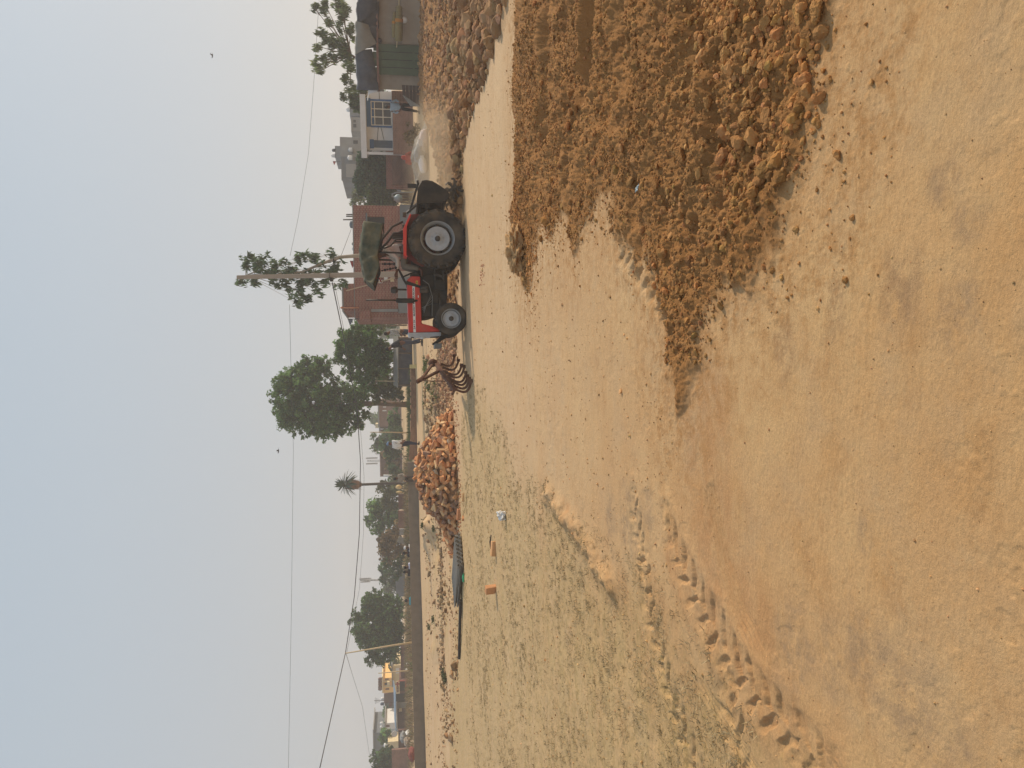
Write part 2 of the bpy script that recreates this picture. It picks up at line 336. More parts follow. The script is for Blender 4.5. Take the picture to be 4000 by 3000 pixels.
def terrain(X, Y, full=False):
    z = ramp(X, Y) + 0.03 * fbm(X * 0.5, Y * 0.5, 3, 3) * ss(1.5, 5, np.hypot(X, Y))
    shp = X.shape; X = X.ravel(); Y = Y.ravel(); z = np.asarray(z).ravel().copy()
    wx = X + 0.24 * fbm(X * 3, Y * 3, 11, 5, .62); wy = Y + 0.24 * fbm(X * 3, Y * 3, 29, 5, .62)
    e1 = poly_sd(wx, wy, NEAR_TILL); till = ss(-0.03, 0.14, e1)
    wx2 = X + 0.5 * fbm(X * 1.2, Y * 1.2, 15, 4); wy2 = Y + 0.5 * fbm(X * 1.2, Y * 1.2, 39, 4)
    e2 = poly_sd(wx2, wy2, FAR_TILL); till2 = ss(-0.1, 0.5, e2)
    T = np.maximum(till, till2)
    q = T > 1e-4; x, y = X[q], Y[q]
    lump = fbm(x * 3.1, y * 4.2, 5, 3); fine = ridged(x * 13, y * 13, 8, 4); mid = fbm(x * 8, y * 9, 21, 4, 0.6)
    wob = 0.012 * fbm(x * 20, y * 20, 23, 3); cr = 0.55 + 1.3 * fbm(x * 1.4, y * 2.0, 27, 3)
    z[q] += T[q] * (0.03 + 0.062 * lump + 0.030 * mid - 0.006 * fine + np.clip(cr, .2, 1.2) * (0.30 * clods(x + wob, y - wob, 0.115, 700, .35) + 0.42 * clods(x - wob, y + wob, 0.055, 720, .45)) + 0.5 * clods(x + wob * .5, y, 0.027, 740, .7)) * (0.35 + 0.65 * ss(0.0, 0.5, np.maximum(e1, e2)[q]))
    z[q] += till2[q] * (0.16 * fbm(x * 0.9, y * 1.6, 51, 4) + 0.05)
    def near(pl, mg):                                          # the points about a line, so that the rest is skipped
        px_ = [p[0] for p in pl]; py_ = [p[1] for p in pl]
        return (X > min(px_) - mg) & (X < max(px_) + mg) & (Y > min(py_) - mg) & (Y < max(py_) + mg)
    for k, pl in enumerate(RIDGES):
        q = near(pl, 0.8); x, y = X[q], Y[q]
        if not len(x): continue
        d = _seg(x + 0.10 * fbm(x * 2.2, y * 2.2, 61 + k, 3), y + 0.22 * fbm(x * 2.2, y * 2.2, 71 + k, 3), pl)
        z[q] += till[q] * (0.070 * np.exp(-(d / 0.08) ** 2) - 0.055 * np.exp(-((d - 0.2) / 0.10) ** 2)) * ss(-.35, .1, fbm(x * 1.1, y * 1.1, 66 + k, 3))
    # thin scatter of broken soil spilling beyond the tilled edge
    spill = ss(-0.9, 0.0, e1) * (1 - till)
    q = (spill > 1e-3) & (spill < 1); x, y = X[q], Y[q]
    if len(x): z[q] += spill[q] ** 4 * (0.22 * clods(x, y, 0.018, 760, .22)) * ss(-.2, .3, fbm(x * 2.5, y * 2.5, 83, 3) + spill[q] - .5)
    q = (T < .9) & (Y > 1) & (Y < 24) & (np.abs(X) < Y); x, y = X[q], Y[q]   # crust flakes, pits and grit on the packed earth
    if len(x): z[q] += (1 - T[q]) * (0.10 * clods(x, y, 0.020, 800, .10) + 0.035 * clods(x, y, 0.09, 820, .08, .3) - 0.003 * ss(.18, .34, fbm(x * 6, y * 6, 840, 4))) * ss(-.25, .25, fbm(x * .9, y * .9, 845, 3) + .1)
    hard = (1 - T)
    z = z + hard * (0.0030 * fbm(X * 3.2, Y * 7, 91, 5, 0.55) + 0.0008 * ridged(X * 9, Y * 14, 95, 3)) * ss(-0.25, 0.35, fbm(X * 0.8, Y * 0.8, 97, 3))
    gsd = poly_sd(X + 0.8 * fbm(X * 0.7, Y * 0.7, 41, 4), Y + 0.8 * fbm(X * 0.7, Y * 0.7, 43, 4), GRASS); grass = ss(-0.3, 0.9, gsd)
    z = z + grass * 0.007 * fbm(X * 9, Y * 9, 45, 3)
    red = np.zeros(X.shape); lug = np.zeros(X.shape)
    for pl, wd in REDDISH:
        q = near(pl, 0.8); x, y = X[q], Y[q]
        if not len(x): continue
        d = _seg(x + 0.12 * fbm(x * 3, y * 3, 101, 3), y + 0.12 * fbm(x * 3, y * 3, 103, 3), pl); red[q] = np.maximum(red[q], 1 - ss(wd * 0.5, wd * 1.5, d))
    for k, pl in enumerate(LUGS):
        q = near(pl, 0.5); x, y = X[q], Y[q]
        if not len(x): continue
        d, al, sd = _seg(x + 0.03 * fbm(x * 4, y * 4, 111, 2) + .025 * fbm(x * 15, y * 15, 112, 3), y + 0.03 * fbm(x * 4, y * 4, 113, 2) + .025 * fbm(x * 15, y * 15, 114, 3), pl, True)
        wdt = 0.15; m = 1 - ss(wdt * 0.6, wdt * 1.15, d)
        ph = (al + np.abs(sd) * 0.55 + np.where(sd > 0, 0.09, 0)) / 0.15
        saw = np.abs((ph % 1.0) - 0.5) * 2
        prof = ss(0.18, 0.5, saw + .22 * fbm(x * 14, y * 14, 117, 2))
        patchy = ss(-0.46, -0.14, fbm(x * 1.3, y * 1.3, 121 + k, 2))
        z[q] += m * patchy * (-0.020 + 0.021 * prof * (0.85 + .7 * fbm(x * 9, y * 9, 115, 3))) + patchy * 0.007 * np.exp(-((d - wdt * 1.2) / 0.05) ** 2)
        lug[q] = np.maximum(lug[q], m * patchy)
    for k, pl in enumerate(RIBS):
        q = near(pl, 0.4); x, y = X[q], Y[q]
        if not len(x): continue
        d, al, sd = _seg(x + 0.02 * fbm(x * 4, y * 4, 131, 2), y + 0.02 * fbm(x * 4, y * 4, 133, 2), pl, True)
        m = (1 - ss(0.07, 0.10, d)) * ss(-0.15, 0.1, fbm(x * 1.5, y * 1.5, 141 + k, 2)) * hard[q]
        z[q] += m * (-0.008 + 0.007 * np.cos(sd / 0.036 * 2 * math.pi)) * (0.85 if k < 5 else 0.06)
        lug[q] = np.maximum(lug[q], 0.5 * m)
    q = near(MOUND, 0.8); x, y = X[q], Y[q]
    if len(x):
        d = _seg(x + 0.05 * fbm(x * 5, y * 5, 151, 3), y + 0.05 * fbm(x * 5, y * 5, 153, 3), MOUND)
        z[q] += 0.07 * np.exp(-(d / 0.11) ** 2) * (0.7 + 0.8 * fbm(x * 7, y * 7, 155, 3))
    # spoil and hollows beyond the bricks
    for (px, py, r, hh) in ((1688, 2060, .7, .30), (1700, 2130, .6, -.22), (1678, 2120, .5, .25), (1697, 2570, .5, .2), (1705, 2590, .5, -.2), (1690, 1520, 1.2, .12), (1680, 1600, 1.0, .14), (1700, 1950, .8, .15)):
        g = G(px, py); q = (np.abs(X - g.x) < 3 * r) & (np.abs(Y - g.y) < 5 * r); x, y = X[q], Y[q]
        if len(x): z[q] += hh * np.exp(-((x - g.x) / r) ** 2 - ((y - g.y) / (r * 1.6)) ** 2) * (1 + 0.9 * fbm(x * 2, y * 2, 161, 3))
    if not full: return z.reshape(shp)
    stain = np.zeros(X.shape)
    for px, py, r in STAINS:
        g = G(px, py); k_ = (np.abs(X - g.x) < 3 * r) & (np.abs(Y - g.y) < 3 * r); x, y = X[k_], Y[k_]
        if not len(x): continue
        q = np.hypot(x - g.x + 0.6 * r * fbm(x * 6, y * 6, 171, 3), (y - g.y + 0.6 * r * fbm(x * 6, y * 6, 173, 3)) * 1.3) / r
        stain[k_] = np.maximum(stain[k_], (1 - ss(0.3, 1.2, q)))
    return z.reshape(shp), dict(till=T, grass=grass, red=red, stain=stain, spill=spill, track=lug)
def terr(x, y): return float(terrain(np.array([float(x)]), np.array([float(y)]))[0])

def ground():
    th = np.concatenate([np.linspace(-180, -48, 60), np.linspace(-46, -30.5, 70), np.linspace(-30.2, 30.2, 1150), np.linspace(30.5, 46, 70), np.linspace(48, 180, 60)])
    dep = np.concatenate([np.linspace(75, 50, 30), np.linspace(49.8, 2.6, 800)])
    rr = np.concatenate([[0.05, 0.25], 1.65 / np.tan(np.radians(dep)), np.geomspace(37, 90, 110), np.geomspace(92, 4000, 60)])
    TH, RR = np.meshgrid(np.radians(th), rr); X = RR * np.sin(TH); Y = RR * np.cos(TH)
    Z, at_ = terrain(X, Y, True)
    nr, nc = X.shape; i = np.arange(nr - 1)[:, None] * nc + np.arange(nc - 1)[None, :]
    F = np.stack([i, i + 1, i + nc + 1, i + nc], -1).reshape(-1, 4)[:, ::-1]
    m = bpy.data.materials.new('dry soil'); m.use_nodes = True; nt = m.node_tree; L = nt.links
    b = nt.nodes['Principled BSDF']; b.inputs['Roughness'].default_value = 0.95; b.inputs['Specular IOR Level'].default_value = 0.12
    tc = nd(nt, 'ShaderNodeTexCoord')
    def noise(scale, det=6, rough=0.6, sx=1.0, sy=1.0):
        mp = nd(nt, 'ShaderNodeMapping'); mp.inputs['Scale'].default_value = (sx, sy, 1); L.new(tc.outputs['Object'], mp.inputs[0])
        n = nd(nt, 'ShaderNodeTexNoise'); n.inputs['Scale'].default_value = scale; n.inputs['Detail'].default_value = det; n.inputs['Roughness'].default_value = rough
        L.new(mp.outputs[0], n.inputs['Vector']); return n.outputs['Fac']
    def rng_(v, a, b_, c=0.0, d=1.0):
        r = nd(nt, 'ShaderNodeMapRange'); r.inputs[1].default_value = a; r.inputs[2].default_value = b_; r.inputs[3].default_value = c; r.inputs[4].default_value = d
        L.new(v, r.inputs[0]); return r.outputs[0]
    def mix(f, a, b_, bl='MIX'):
        x = nd(nt, 'ShaderNodeMix', data_type='RGBA', blend_type=bl)
        if isinstance(f, float): x.inputs['Factor'].default_value = f
        else: L.new(f, x.inputs['Factor'])
        for k, v in (('A', a), ('B', b_)):
            if isinstance(v, tuple): x.inputs[k].default_value = (*v, 1)
            else: L.new(v, x.inputs[k])
        return x.outputs['Result']
    def mul(a, b_):
        x = nd(nt, 'ShaderNodeMath', operation='MULTIPLY'); L.new(a, x.inputs[0])
        if isinstance(b_, float): x.inputs[1].default_value = b_
        else: L.new(b_, x.inputs[1])
        return x.outputs[0]
    def att(n): return nd(nt, 'ShaderNodeAttribute', attribute_name=n).outputs['Fac']
    c = mix(rng_(noise(0.55, 7), 0.38, 0.62), C_HARD, C_HARD2)
    c = mix(mul(rng_(noise(2.2, 8, 0.65, 1, 1.6), 0.5, 0.72), 0.55), c, C_ORANGE)
    c = mix(mul(rng_(noise(7, 8, 0.7), 0.52, 0.75), 0.45), c, C_PALE)
    c = mix(mul(rng_(noise(22, 6, 0.75), 0.55, 0.70), 0.40), c, C_TILL2)       # flecks drawn out along the passes
    c = mix(mul(rng_(noise(1.7, 9, 0.7), 0.48, 0.64), 0.42), c, C_GREY)
    c = mix(mul(rng_(noise(0.8, 9, 0.72, 0.6, 1), 0.52, 0.66), 0.5), c, C_ORANGE)
    c = mix(mul(rng_(noise(3.6, 9, 0.74, 0.55, 1), 0.54, 0.66), 0.38), c, C_DARK)
    # paler, more worn towards the passage by the tractor
    sp = nd(nt, 'ShaderNodeSeparateXYZ'); L.new(tc.outputs['Object'], sp.inputs[0])
    c = mix(mul(rng_(sp.outputs[1], 3.0, 11.0), 0.68), c, C_WORN)
    c = mix(mul(rng_(noise(1.1, 8, 0.68, 0.22, 1), 0.46, 0.68), 0.34), c, C_HARD)           # streaks along the passes
    c = mix(mul(mul(rng_(noise(8, 7, 0.75, 0.6, 1), 0.54, 0.66), rng_(sp.outputs[1], 3.0, 10.0)), 0.55), c, C_TILL2)
    c = mix(mul(mul(rng_(noise(0.9, 8, 0.72, 0.35, 1), 0.47, 0.62), rng_(sp.outputs[1], 20.5, 24.0)), 0.5), c, C_GRASS)
    c = mix(mul(mul(rng_(noise(2.6, 8, 0.75, 0.4, 1), 0.53, 0.66), rng_(sp.outputs[1], 20.5, 24.0)), 0.55), c, C_TILL2)
    c = mix(mul(mul(att('red'), rng_(noise(6, 8, 0.75, 0.5, 1), 0.38, 0.6, 0.1, 1.0)), 0.52), c, C_RED)
    g1 = mul(att('grass'), rng_(noise(3.0, 8, 0.7, 0.5, 1), 0.35, 0.62, 0.25, 1.0))
    c = mix(mul(g1, 0.62), c, C_GRASS)
    c = mix(mul(mul(att('grass'), rng_(noise(17, 5, 0.72, 0.8, 1), 0.52, 0.62)), 0.62), c, C_GRASS2)
    c = mix(mul(mul(att('grass'), rng_(noise(7, 6, 0.75, 0.6, 1), 0.54, 0.64)), 0.5), c, C_GRASS2)
    c = mix(mul(mul(att('stain'), rng_(noise(9, 7, 0.75), 0.4, 0.62)), 0.65), c, C_STAIN)
    t = mix(rng_(noise(2.4, 9, 0.72), 0.38, 0.62), C_TILL, C_TILL2)
    t = mix(mul(rng_(noise(1.3, 5), 0.5, 0.7), 0.6), t, C_TILL3)
    tm = att('till')
    c = mix(tm, c, t)
    c = mix(mul(mul(att('spill'), rng_(noise(9, 6, 0.75), 0.45, 0.62)), 0.8), c, C_TILL2)
    v = rng_(noise(70, 8, 0.85), 0.3, 0.7, 0.76, 1.18)
    c = mix(1.0, c, v, 'MULTIPLY')
    L.new(c, b.inputs['Base Color'])
    h1 = noise(38, 8, 0.72, 0.6, 1); h2 = noise(150, 5, 0.7)
    ad = nd(nt, 'ShaderNodeMath', operation='MULTIPLY_ADD'); L.new(h2, ad.inputs[0]); ad.inputs[1].default_value = 0.30; L.new(h1, ad.inputs[2])
    ad2 = nd(nt, 'ShaderNodeMath', operation='MULTIPLY_ADD'); L.new(noise(9, 8, 0.7, 0.7, 1), ad2.inputs[0]); ad2.inputs[1].default_value = 1.6; L.new(ad.outputs[0], ad2.inputs[2])
    bp = nd(nt, 'ShaderNodeBump'); bp.inputs['Distance'].default_value = 0.012
    st = nd(nt, 'ShaderNodeMath', operation='MULTIPLY_ADD'); L.new(tm, st.inputs[0]); st.inputs[1].default_value = 0.4; st.inputs[2].default_value = 0.6; L.new(st.outputs[0], bp.inputs['Strength'])
    L.new(ad2.outputs[0], bp.inputs['Height']); L.new(bp.outputs[0], b.inputs['Normal'])
    o = npmesh('ground', np.stack([X, Y, Z], -1).reshape(-1, 3), F, m, smooth=True, attrs=at_)
    tag(o, kind='structure')
C_HARD = s2l((191, 150, 104)); C_HARD2 = s2l((201, 164, 116)); C_ORANGE = s2l((187, 139, 86)); C_PALE = s2l((198, 166, 120)); C_WORN = s2l((206, 178, 142))
C_GREY = s2l((178, 150, 116)); C_DARK = s2l((160, 118, 76)); C_RED = s2l((172, 124, 82)); C_GRASS = s2l((184, 158, 110)); C_GRASS2 = s2l((150, 127, 82)); C_STAIN = s2l((148, 124, 98))
C_TILL = s2l((146, 103, 60)); C_TILL2 = s2l((164, 119, 72)); C_TILL3 = s2l((176, 124, 70))
ground()

# ------------------------------------------------------------------ loose soil
def ico(sub):
    bm = bmesh.new(); bmesh.ops.create_icosphere(bm, subdivisions=sub, radius=1)
    V = np.array([v.co[:] for v in bm.verts]); F = np.array([[v.index for v in f.verts] for f in bm.faces]); bm.free(); return V, F
def rock(sub, seed, ang=0.55):
    V, F = ico(sub); r = np.random.default_rng(seed); V = V.copy()
    for _ in range(9):                                         # chop with random planes: broken faces
        n = r.normal(size=3); n /= np.linalg.norm(n); d = r.uniform(ang, 0.95)
        s = V @ n; V = V - np.maximum(0, s - d)[:, None] * n
    V *= (1 + 0.10 * r.normal(size=(len(V), 1)) * (0.5 if sub > 2 else 0.8))
    V /= np.abs(V).max(); return V, F
def scatter_rocks(name, P, S, m, variants, flat=0.75, sink=0.3, tint=0.16, extra=None):
    Vs = []; Fs = []; Cs = []; n0 = 0
    k = rng.integers(0, len(variants), len(P))
    for vi, (V, F) in enumerate(variants):
        idx = np.where(k == vi)[0]
        if not len(idx): continue
        n = len(idx); a = rng.uniform(0, 2 * np.pi, n); b = rng.uniform(-0.6, 0.6, n)
        sc_ = np.stack([rng.uniform(0.75, 1.25, n), rng.uniform(0.7, 1.1, n), rng.uniform(flat * 0.7, flat * 1.2, n)], -1) * S[idx, None]
        W = V[None] * sc_[:, None]
        x = W[..., 0] * np.cos(b)[:, None] - W[..., 2] * np.sin(b)[:, None]; z = W[..., 0] * np.sin(b)[:, None] + W[..., 2] * np.cos(b)[:, None]
        W = np.stack([x * np.cos(a)[:, None] - W[..., 1] * np.sin(a)[:, None], x * np.sin(a)[:, None] + W[..., 1] * np.cos(a)[:, None], z], -1)
        W += P[idx][:, None]; W[..., 2] += (S[idx] * flat * (1 - 2 * sink))[:, None]
        Vs.append(W.reshape(-1, 3)); Fs.append((F[None] + (np.arange(n) * len(V))[:, None, None]).reshape(-1, 3) + n0); n0 += n * len(V)
        t = 1 + rng.normal(size=(n, 1)) * tint; pv_ = fbm(P[idx, 0] * .9, P[idx, 1] * 1.3, 901, 4)[:, None]; pr_ = fbm(P[idx, 0] * 1.7, P[idx, 1] * 1.7, 905, 3)[:, None]; t = np.clip(t * (1 + .38 * pv_), 0.5, 1.5) * (1 + pr_ * np.array([.10, -.02, -.14])) * (1 + rng.normal(size=(n, 3)) * 0.04)
        Cs.append(np.repeat(np.concatenate([t, np.ones((n, 1))], 1), len(V), 0))
    return npmesh(name, np.concatenate(Vs), np.concatenate(Fs), m, cols=np.concatenate(Cs))
def sample_px(n, poly):                                        # ground points seen evenly across a patch of the picture
    xs = np.array([p[0] for p in poly]); ys = np.array([p[1] for p in poly]); out = []
    while len(out) < n:
        x = rng.uniform(xs.min(), xs.max(), n); y = rng.uniform(ys.min(), ys.max(), n)
        k = poly_sd(x, y, poly) > 0
        out += list(zip(x[k], y[k]))
    out = np.array(out[:n])
    d = _F[None] + ((out[:, 0] - 2000) / FPX)[:, None] * ID + ((1500 - out[:, 1]) / FPX)[:, None] * IR
    t = -CAM[2] / d[:, 2]; P = CAM + d * t[:, None]
    for _ in range(5):
        z = ramp(P[:, 0], P[:, 1]); t = (z - CAM[2]) / d[:, 2]; P = CAM + d * t[:, None]
    return P
M_CLOD = mat('clod soil', s2l((166, 120, 72)), 0.95, 0.16, 14, 0.5, 60, attr='tint', spec=0.1)
M_FCLOD = mat('far clod soil', s2l((158, 121, 85)), 0.95, 0.16, 6, 0.3, 30, attr='tint', spec=0.1)
small = [rock(1, 100 + i) for i in range(5)]; medium = [rock(2, 200 + i) for i in range(6)]; large = [rock(3, 300 + i) for i in range(6)]
def drop(P):
    P = P.copy(); P[:, 2] = terrain(P[:, 0], P[:, 1]); return P
# the tilled strip: world-even scatter, sizes skewed to crumbs
xs = [p[0] for p in NEAR_TILL]; ys = [p[1] for p in NEAR_TILL]
def inside(n, margin=0.02, spill=0.0):
    n = int(n * 1.0); X = rng.uniform(0.1, 8.5, n); Y = rng.uniform(2.2, 12, n)
    keep = np.abs(X / Y) < 0.62; X, Y = X[keep], Y[keep]
    e = poly_sd(X + 0.2 * fbm(X * 3, Y * 3, 11, 3), Y + 0.2 * fbm(X * 3, Y * 3, 29, 3), NEAR_TILL)
    k = (e > margin) | (rng.random(len(X)) < spill * np.exp(np.minimum(e, 0) / 0.22))
    dens = fbm(X * 1.6, Y * 2.2, 201, 3)
    k &= rng.random(len(X)) < np.clip(0.55 + 1.6 * dens, 0.10, 1)
    return np.stack([X[k], Y[k], 0 * X[k]], -1)
P = drop(inside(150000, 0.01, 0.30)); S = 0.0062 * np.exp(rng.normal(size=len(P)) * 0.45) * (0.8 + 0.03 * P[:, 1])
tag(scatter_rocks('soil_crumbs', P, S, M_CLOD, small, 0.8, 0.3), 'fine brown crumbs of freshly tilled soil', 'soil', kind='stuff')
P = drop(inside(17000, 0.02, 0.10)); S = 0.0135 * np.exp(rng.normal(size=len(P)) * 0.45)
tag(scatter_rocks('soil_lumps', P, S, M_CLOD, medium, 0.75, 0.32), 'lumps of broken brown soil across the tilled strip', 'soil', kind='stuff')
P1 = inside(640, 0.06, 0.0); P2 = sample_px(330, [(2700, 0), (3200, 0), (3230, 170), (3200, 520), (3020, 760), (2900, 900), (2800, 700), (2900, 350)]); P2[:, 2] = 0
P = drop(np.concatenate([P1, P2])); S = np.concatenate([0.027 * np.exp(rng.normal(size=len(P1)) * 0.36), 0.0175 * np.exp(rng.normal(size=len(P2)) * 0.5)])
tag(scatter_rocks('soil_clods', P, S, M_CLOD, large, 0.72, 0.35), 'fist sized clods of dry brown soil in the tilled strip', 'soil', kind='stuff')
# the far tilled strip
P = sample_px(9500, [(1650, -60), (1645, 420), (1690, 560), (1730, 780), (1740, 1290), (1780, 1320), (1805, 860), (1812, 600), (1832, 500), (1980, 0), (1990, -60)])
P = drop(P); S = 0.034 * np.exp(rng.normal(size=len(P)) * 0.6); S = np.clip(S, .012, .2)
tag(scatter_rocks('far_soil_clods', P, S, M_FCLOD, medium, 0.7, 0.35), 'coarse clods of tilled soil behind the pale path', 'soil', kind='stuff')
P = sample_px(300, [(1790, -60), (1770, 300), (1800, 560), (1795, 820), (1812, 840), (1814, 600), (1834, 500), (1935, 200), (1985, 0), (1995, -60)])
P = drop(P); S = np.clip(0.085 * np.exp(rng.normal(size=len(P)) * 0.5), .03, .26)
tag(scatter_rocks('ridge_clods', P, S, M_FCLOD, large, 0.65, 0.35), 'row of big clods thrown up along the pale path', 'soil', kind='stuff')
# pebbles and crumbs on the hard ground
P = drop(sample_px(700, [(1840, 0), (1990, 0), (2050, 1200), (2500, 1200), (2650, 1700), (3300, 700), (3300, 0), (4000, 0), (4000, 3000), (1900, 3000), (1840, 1200)]))
k = poly_sd(P[:, 0], P[:, 1], NEAR_TILL) < 0; P = P[k]
dd = np.hypot(P[:, 0], P[:, 1]); S = 0.0013 * np.exp(rng.normal(size=len(P)) * 0.5) * (0.6 + 0.38 * dd)
tag(scatter_rocks('pebbles', P, S, mat('pebble soil', s2l((184, 144, 98)), 0.95, 0.2, 30, attr='tint', spec=0.1), small, 0.7, 0.3, 0.25), 'scattered pebbles and crumbs on the packed earth', 'pebbles', kind='stuff')
P = drop(sample_px(4200, [(1840, 200), (1990, 500), (2080, 1170), (2300, 1000), (2640, 1640), (2700, 2300), (2400, 3000), (1830, 3000)])); k = poly_sd(P[:, 0], P[:, 1], NEAR_TILL) < 0; P = P[k]
S = 0.0045 * np.exp(rng.normal(size=len(P)) * 0.6) * (0.3 + 0.07 * P[:, 1])
tag(scatter_rocks('grit', P, S, MATS['pebble soil'], small, 0.7, 0.3, 0.3), 'grit and little lumps over the pale worn ground', 'grit', kind='stuff')
P = drop(sample_px(5200, [(1650, 1400), (1660, 1900), (1665, 3000), (1790, 3000), (1800, 2300), (1790, 1250), (1690, 1250)])); k = fbm(P[:, 0] * .8, P[:, 1] * .5, 860, 4) > -.05; P = P[k]
S = 0.022 * np.exp(rng.normal(size=len(P)) * 0.6)
tag(scatter_rocks('grit', P, S, mat('far grit', s2l((158, 126, 92)), .95, .3, 1.5, attr='tint', spec=.1), small, 0.7, 0.3, 0.3), 'litter of lumps over the pale ground before the low wall', 'grit', kind='stuff')
# single big clods that stand out
BIG = [(2256, 369, 46, 'rounded pale brown clod'), (2804, 402, 46, 'smooth egg shaped clod'), (2744, 450, 40, 'angular clod'), (2690, 608, 62, 'biggest dark angled clod, casting a sharp shadow'),
       (2939, 467, 58, 'big craggy orange brown clod'), (2956, 347, 62, 'long curved pale grey stone'), (2153, 776, 44, 'flat topped orange clod'), (2240, 825, 34, 'rounded orange clod'),
       (2044, 613, 30, 'clod standing on the edge of the pale path'), (2587, 716, 44, 'broad low clod'), (3212, 38, 70, 'large yellow brown clod at the tilled edge'), (3174, 136, 46, 'smooth orange clod beside packed earth'),
       (2941, 526, 46, 'flat yellowish slab of soil'), (3017, 87, 54, 'tall leaning pale clod'), (2185, 372, 22, 'small square clod')]
POSN = ['in the middle of the tilled strip near the picture top', 'half buried in dark tilled soil', 'beside the egg shaped clod', 'in the tilled strip', 'above the flat yellowish slab', 'among the gravel of clods by the tilled edge',
        'on the far part of the tilled strip', 'by a wheel mark on the tilled strip', 'above the path', 'below the plastic scrap', 'near the top edge of the picture', 'in the shade of the tilled edge', 'under the craggy clod', 'behind the yellow brown clod', 'near the rounded pale brown clod']
for i, (x, y, s, lb) in enumerate(BIG):
    g = G(x, y); V, F = rock(4, 500 + i, 0.5); r_ = s / FPX * (g - Vector(CAM)).length * 0.52
    V = V * (1 + 0.05 * np.array([mnoise.noise(Vector(v * 4)) for v in V]))[:, None]
    k = np.array([1.25, 0.85, 0.72]); 
    if i == 5: k = np.array([1.5, 0.55, 0.6])
    if i == 12: k = np.array([1.2, 0.9, 0.35])
    o = npmesh('clod', V * k * r_, F, mat('clod single %d' % (i % 3), [s2l((160, 114, 68)), s2l((172, 126, 76)), s2l((150, 124, 92))][2 if i in (5, 13) else i % 2], 0.95, 0.14, 20, 0.6, 70, spec=0.1), smooth=False)
    o.location = (g.x, g.y, terr(g.x, g.y) + r_ * k[2] * 0.45); o.rotation_euler = (random.uniform(-.2, .2), random.uniform(-.2, .2), random.uniform(0, 6.28))
    tag(o, lb + ' ' + POSN[i], 'clod', 'big clods standing out of the tilled strip')
g = G(2043, 975); V, F = ico(5)
V = V * (1 + 0.42 * np.array([mnoise.noise(Vector(v * 2.1)) + .6 * mnoise.noise(Vector(v * 5.5)) + .35 * mnoise.noise(Vector(v * 12)) for v in V]))[:, None]
o = npmesh('clod', V * np.array([0.27, 0.24, 0.12]), F, mat('clod pale', s2l((180, 142, 98)), 0.95, 0.14, 20, 0.6, 50, spec=0.1), smooth=True); o.location = (g.x, g.y, terr(g.x, g.y) + 0.06)
tag(o, 'largest pale clod lying at the tip of the tilled tongue nearest the red tractor', 'clod', 'big clods standing out of the tilled strip')

# ------------------------------------------------------------------ dry turf
def blades(name, P, h, wd, m, lean=0.5):
    n = len(P); a = rng.uniform(0, 2 * np.pi, n); hh = h * np.exp(rng.normal(size=n) * 0.35); ln = rng.normal(size=(n, 2)) * lean * hh[:, None]
    dx = np.stack([np.cos(a), np.sin(a), 0 * a], -1) * wd
    tip = P + np.stack([ln[:, 0], ln[:, 1], hh], -1)
    V = np.stack([P - dx, P + dx, tip], 1).reshape(-1, 3); F = np.arange(3 * n).reshape(-1, 3)
    t = np.clip(.95 + rng.normal(size=(n, 1)) * 0.3, 0.35, 1.7); mixk = rng.random((n, 1))
    c = t * (np.array([[1.0, 0.78, 0.46]]) * mixk + np.array([[0.88, 0.68, 0.36]]) * (1 - mixk))
    return npmesh(name, V, F, m, cols=np.repeat(np.concatenate([c, np.ones((n, 1))], 1), 3, 0))
P = sample_px(60000, [(1830, 1480), (1930, 1580), (2120, 1890), (2420, 2140), (2650, 2290), (2900, 2620), (3000, 3020), (1800, 3020), (1815, 2000)])
tuft = .5 * fbm(P[:, 0] * 6, P[:, 1] * 6, 301, 4) + 0.3 * ss(0.5, 3, poly_sd(P[:, 0], P[:, 1], GRASS)) * 0
k = rng.random(len(P)) < np.clip(0.28 + 2.0 * tuft, 0.03, 1) * (.25 + .75 * ss(3.5, 8, np.hypot(P[:, 0], P[:, 1]))); P = drop(P[k])
M_BL = mat('dry turf', (0.42, 0.42, 0.42), 0.9, 0.05, 3, attr='tint', spec=0.1, trans=0.25)
dd = np.hypot(P[:, 0], P[:, 1])
n_ = 26000; X_ = rng.uniform(-9, .6, n_); Y_ = rng.uniform(3.6, 19.5, n_); k = (np.abs(X_ / Y_) < .56); X_, Y_ = X_[k], Y_[k]
e_ = poly_sd(X_ + .8 * fbm(X_ * .7, Y_ * .7, 41, 3), Y_ + .8 * fbm(X_ * .7, Y_ * .7, 43, 3), GRASS); k = (e_ > 0) & (rng.random(len(X_)) < np.clip(.19 + 1.0 * fbm(X_ * 1.5, Y_ * 1.5, 310, 3), .03, 1) * (.35 + .65 * ss(4, 8, Y_))); X_, Y_ = X_[k], Y_[k]
T_ = np.repeat(np.stack([X_, Y_, 0 * X_], -1), 9, 0); T_[:, :2] += rng.normal(size=(len(T_), 2)) * .016; T_ = drop(T_)
tag(blades('grass', T_, .020, .0038, M_BL, .9), 'small tufts of dry grass dotted over the turf', 'grass', kind='stuff')
tag(blades('grass', P, 0.017, 0.0032, M_BL, 1.2), 'short sparse dry turf on the packed earth', 'grass', kind='stuff')
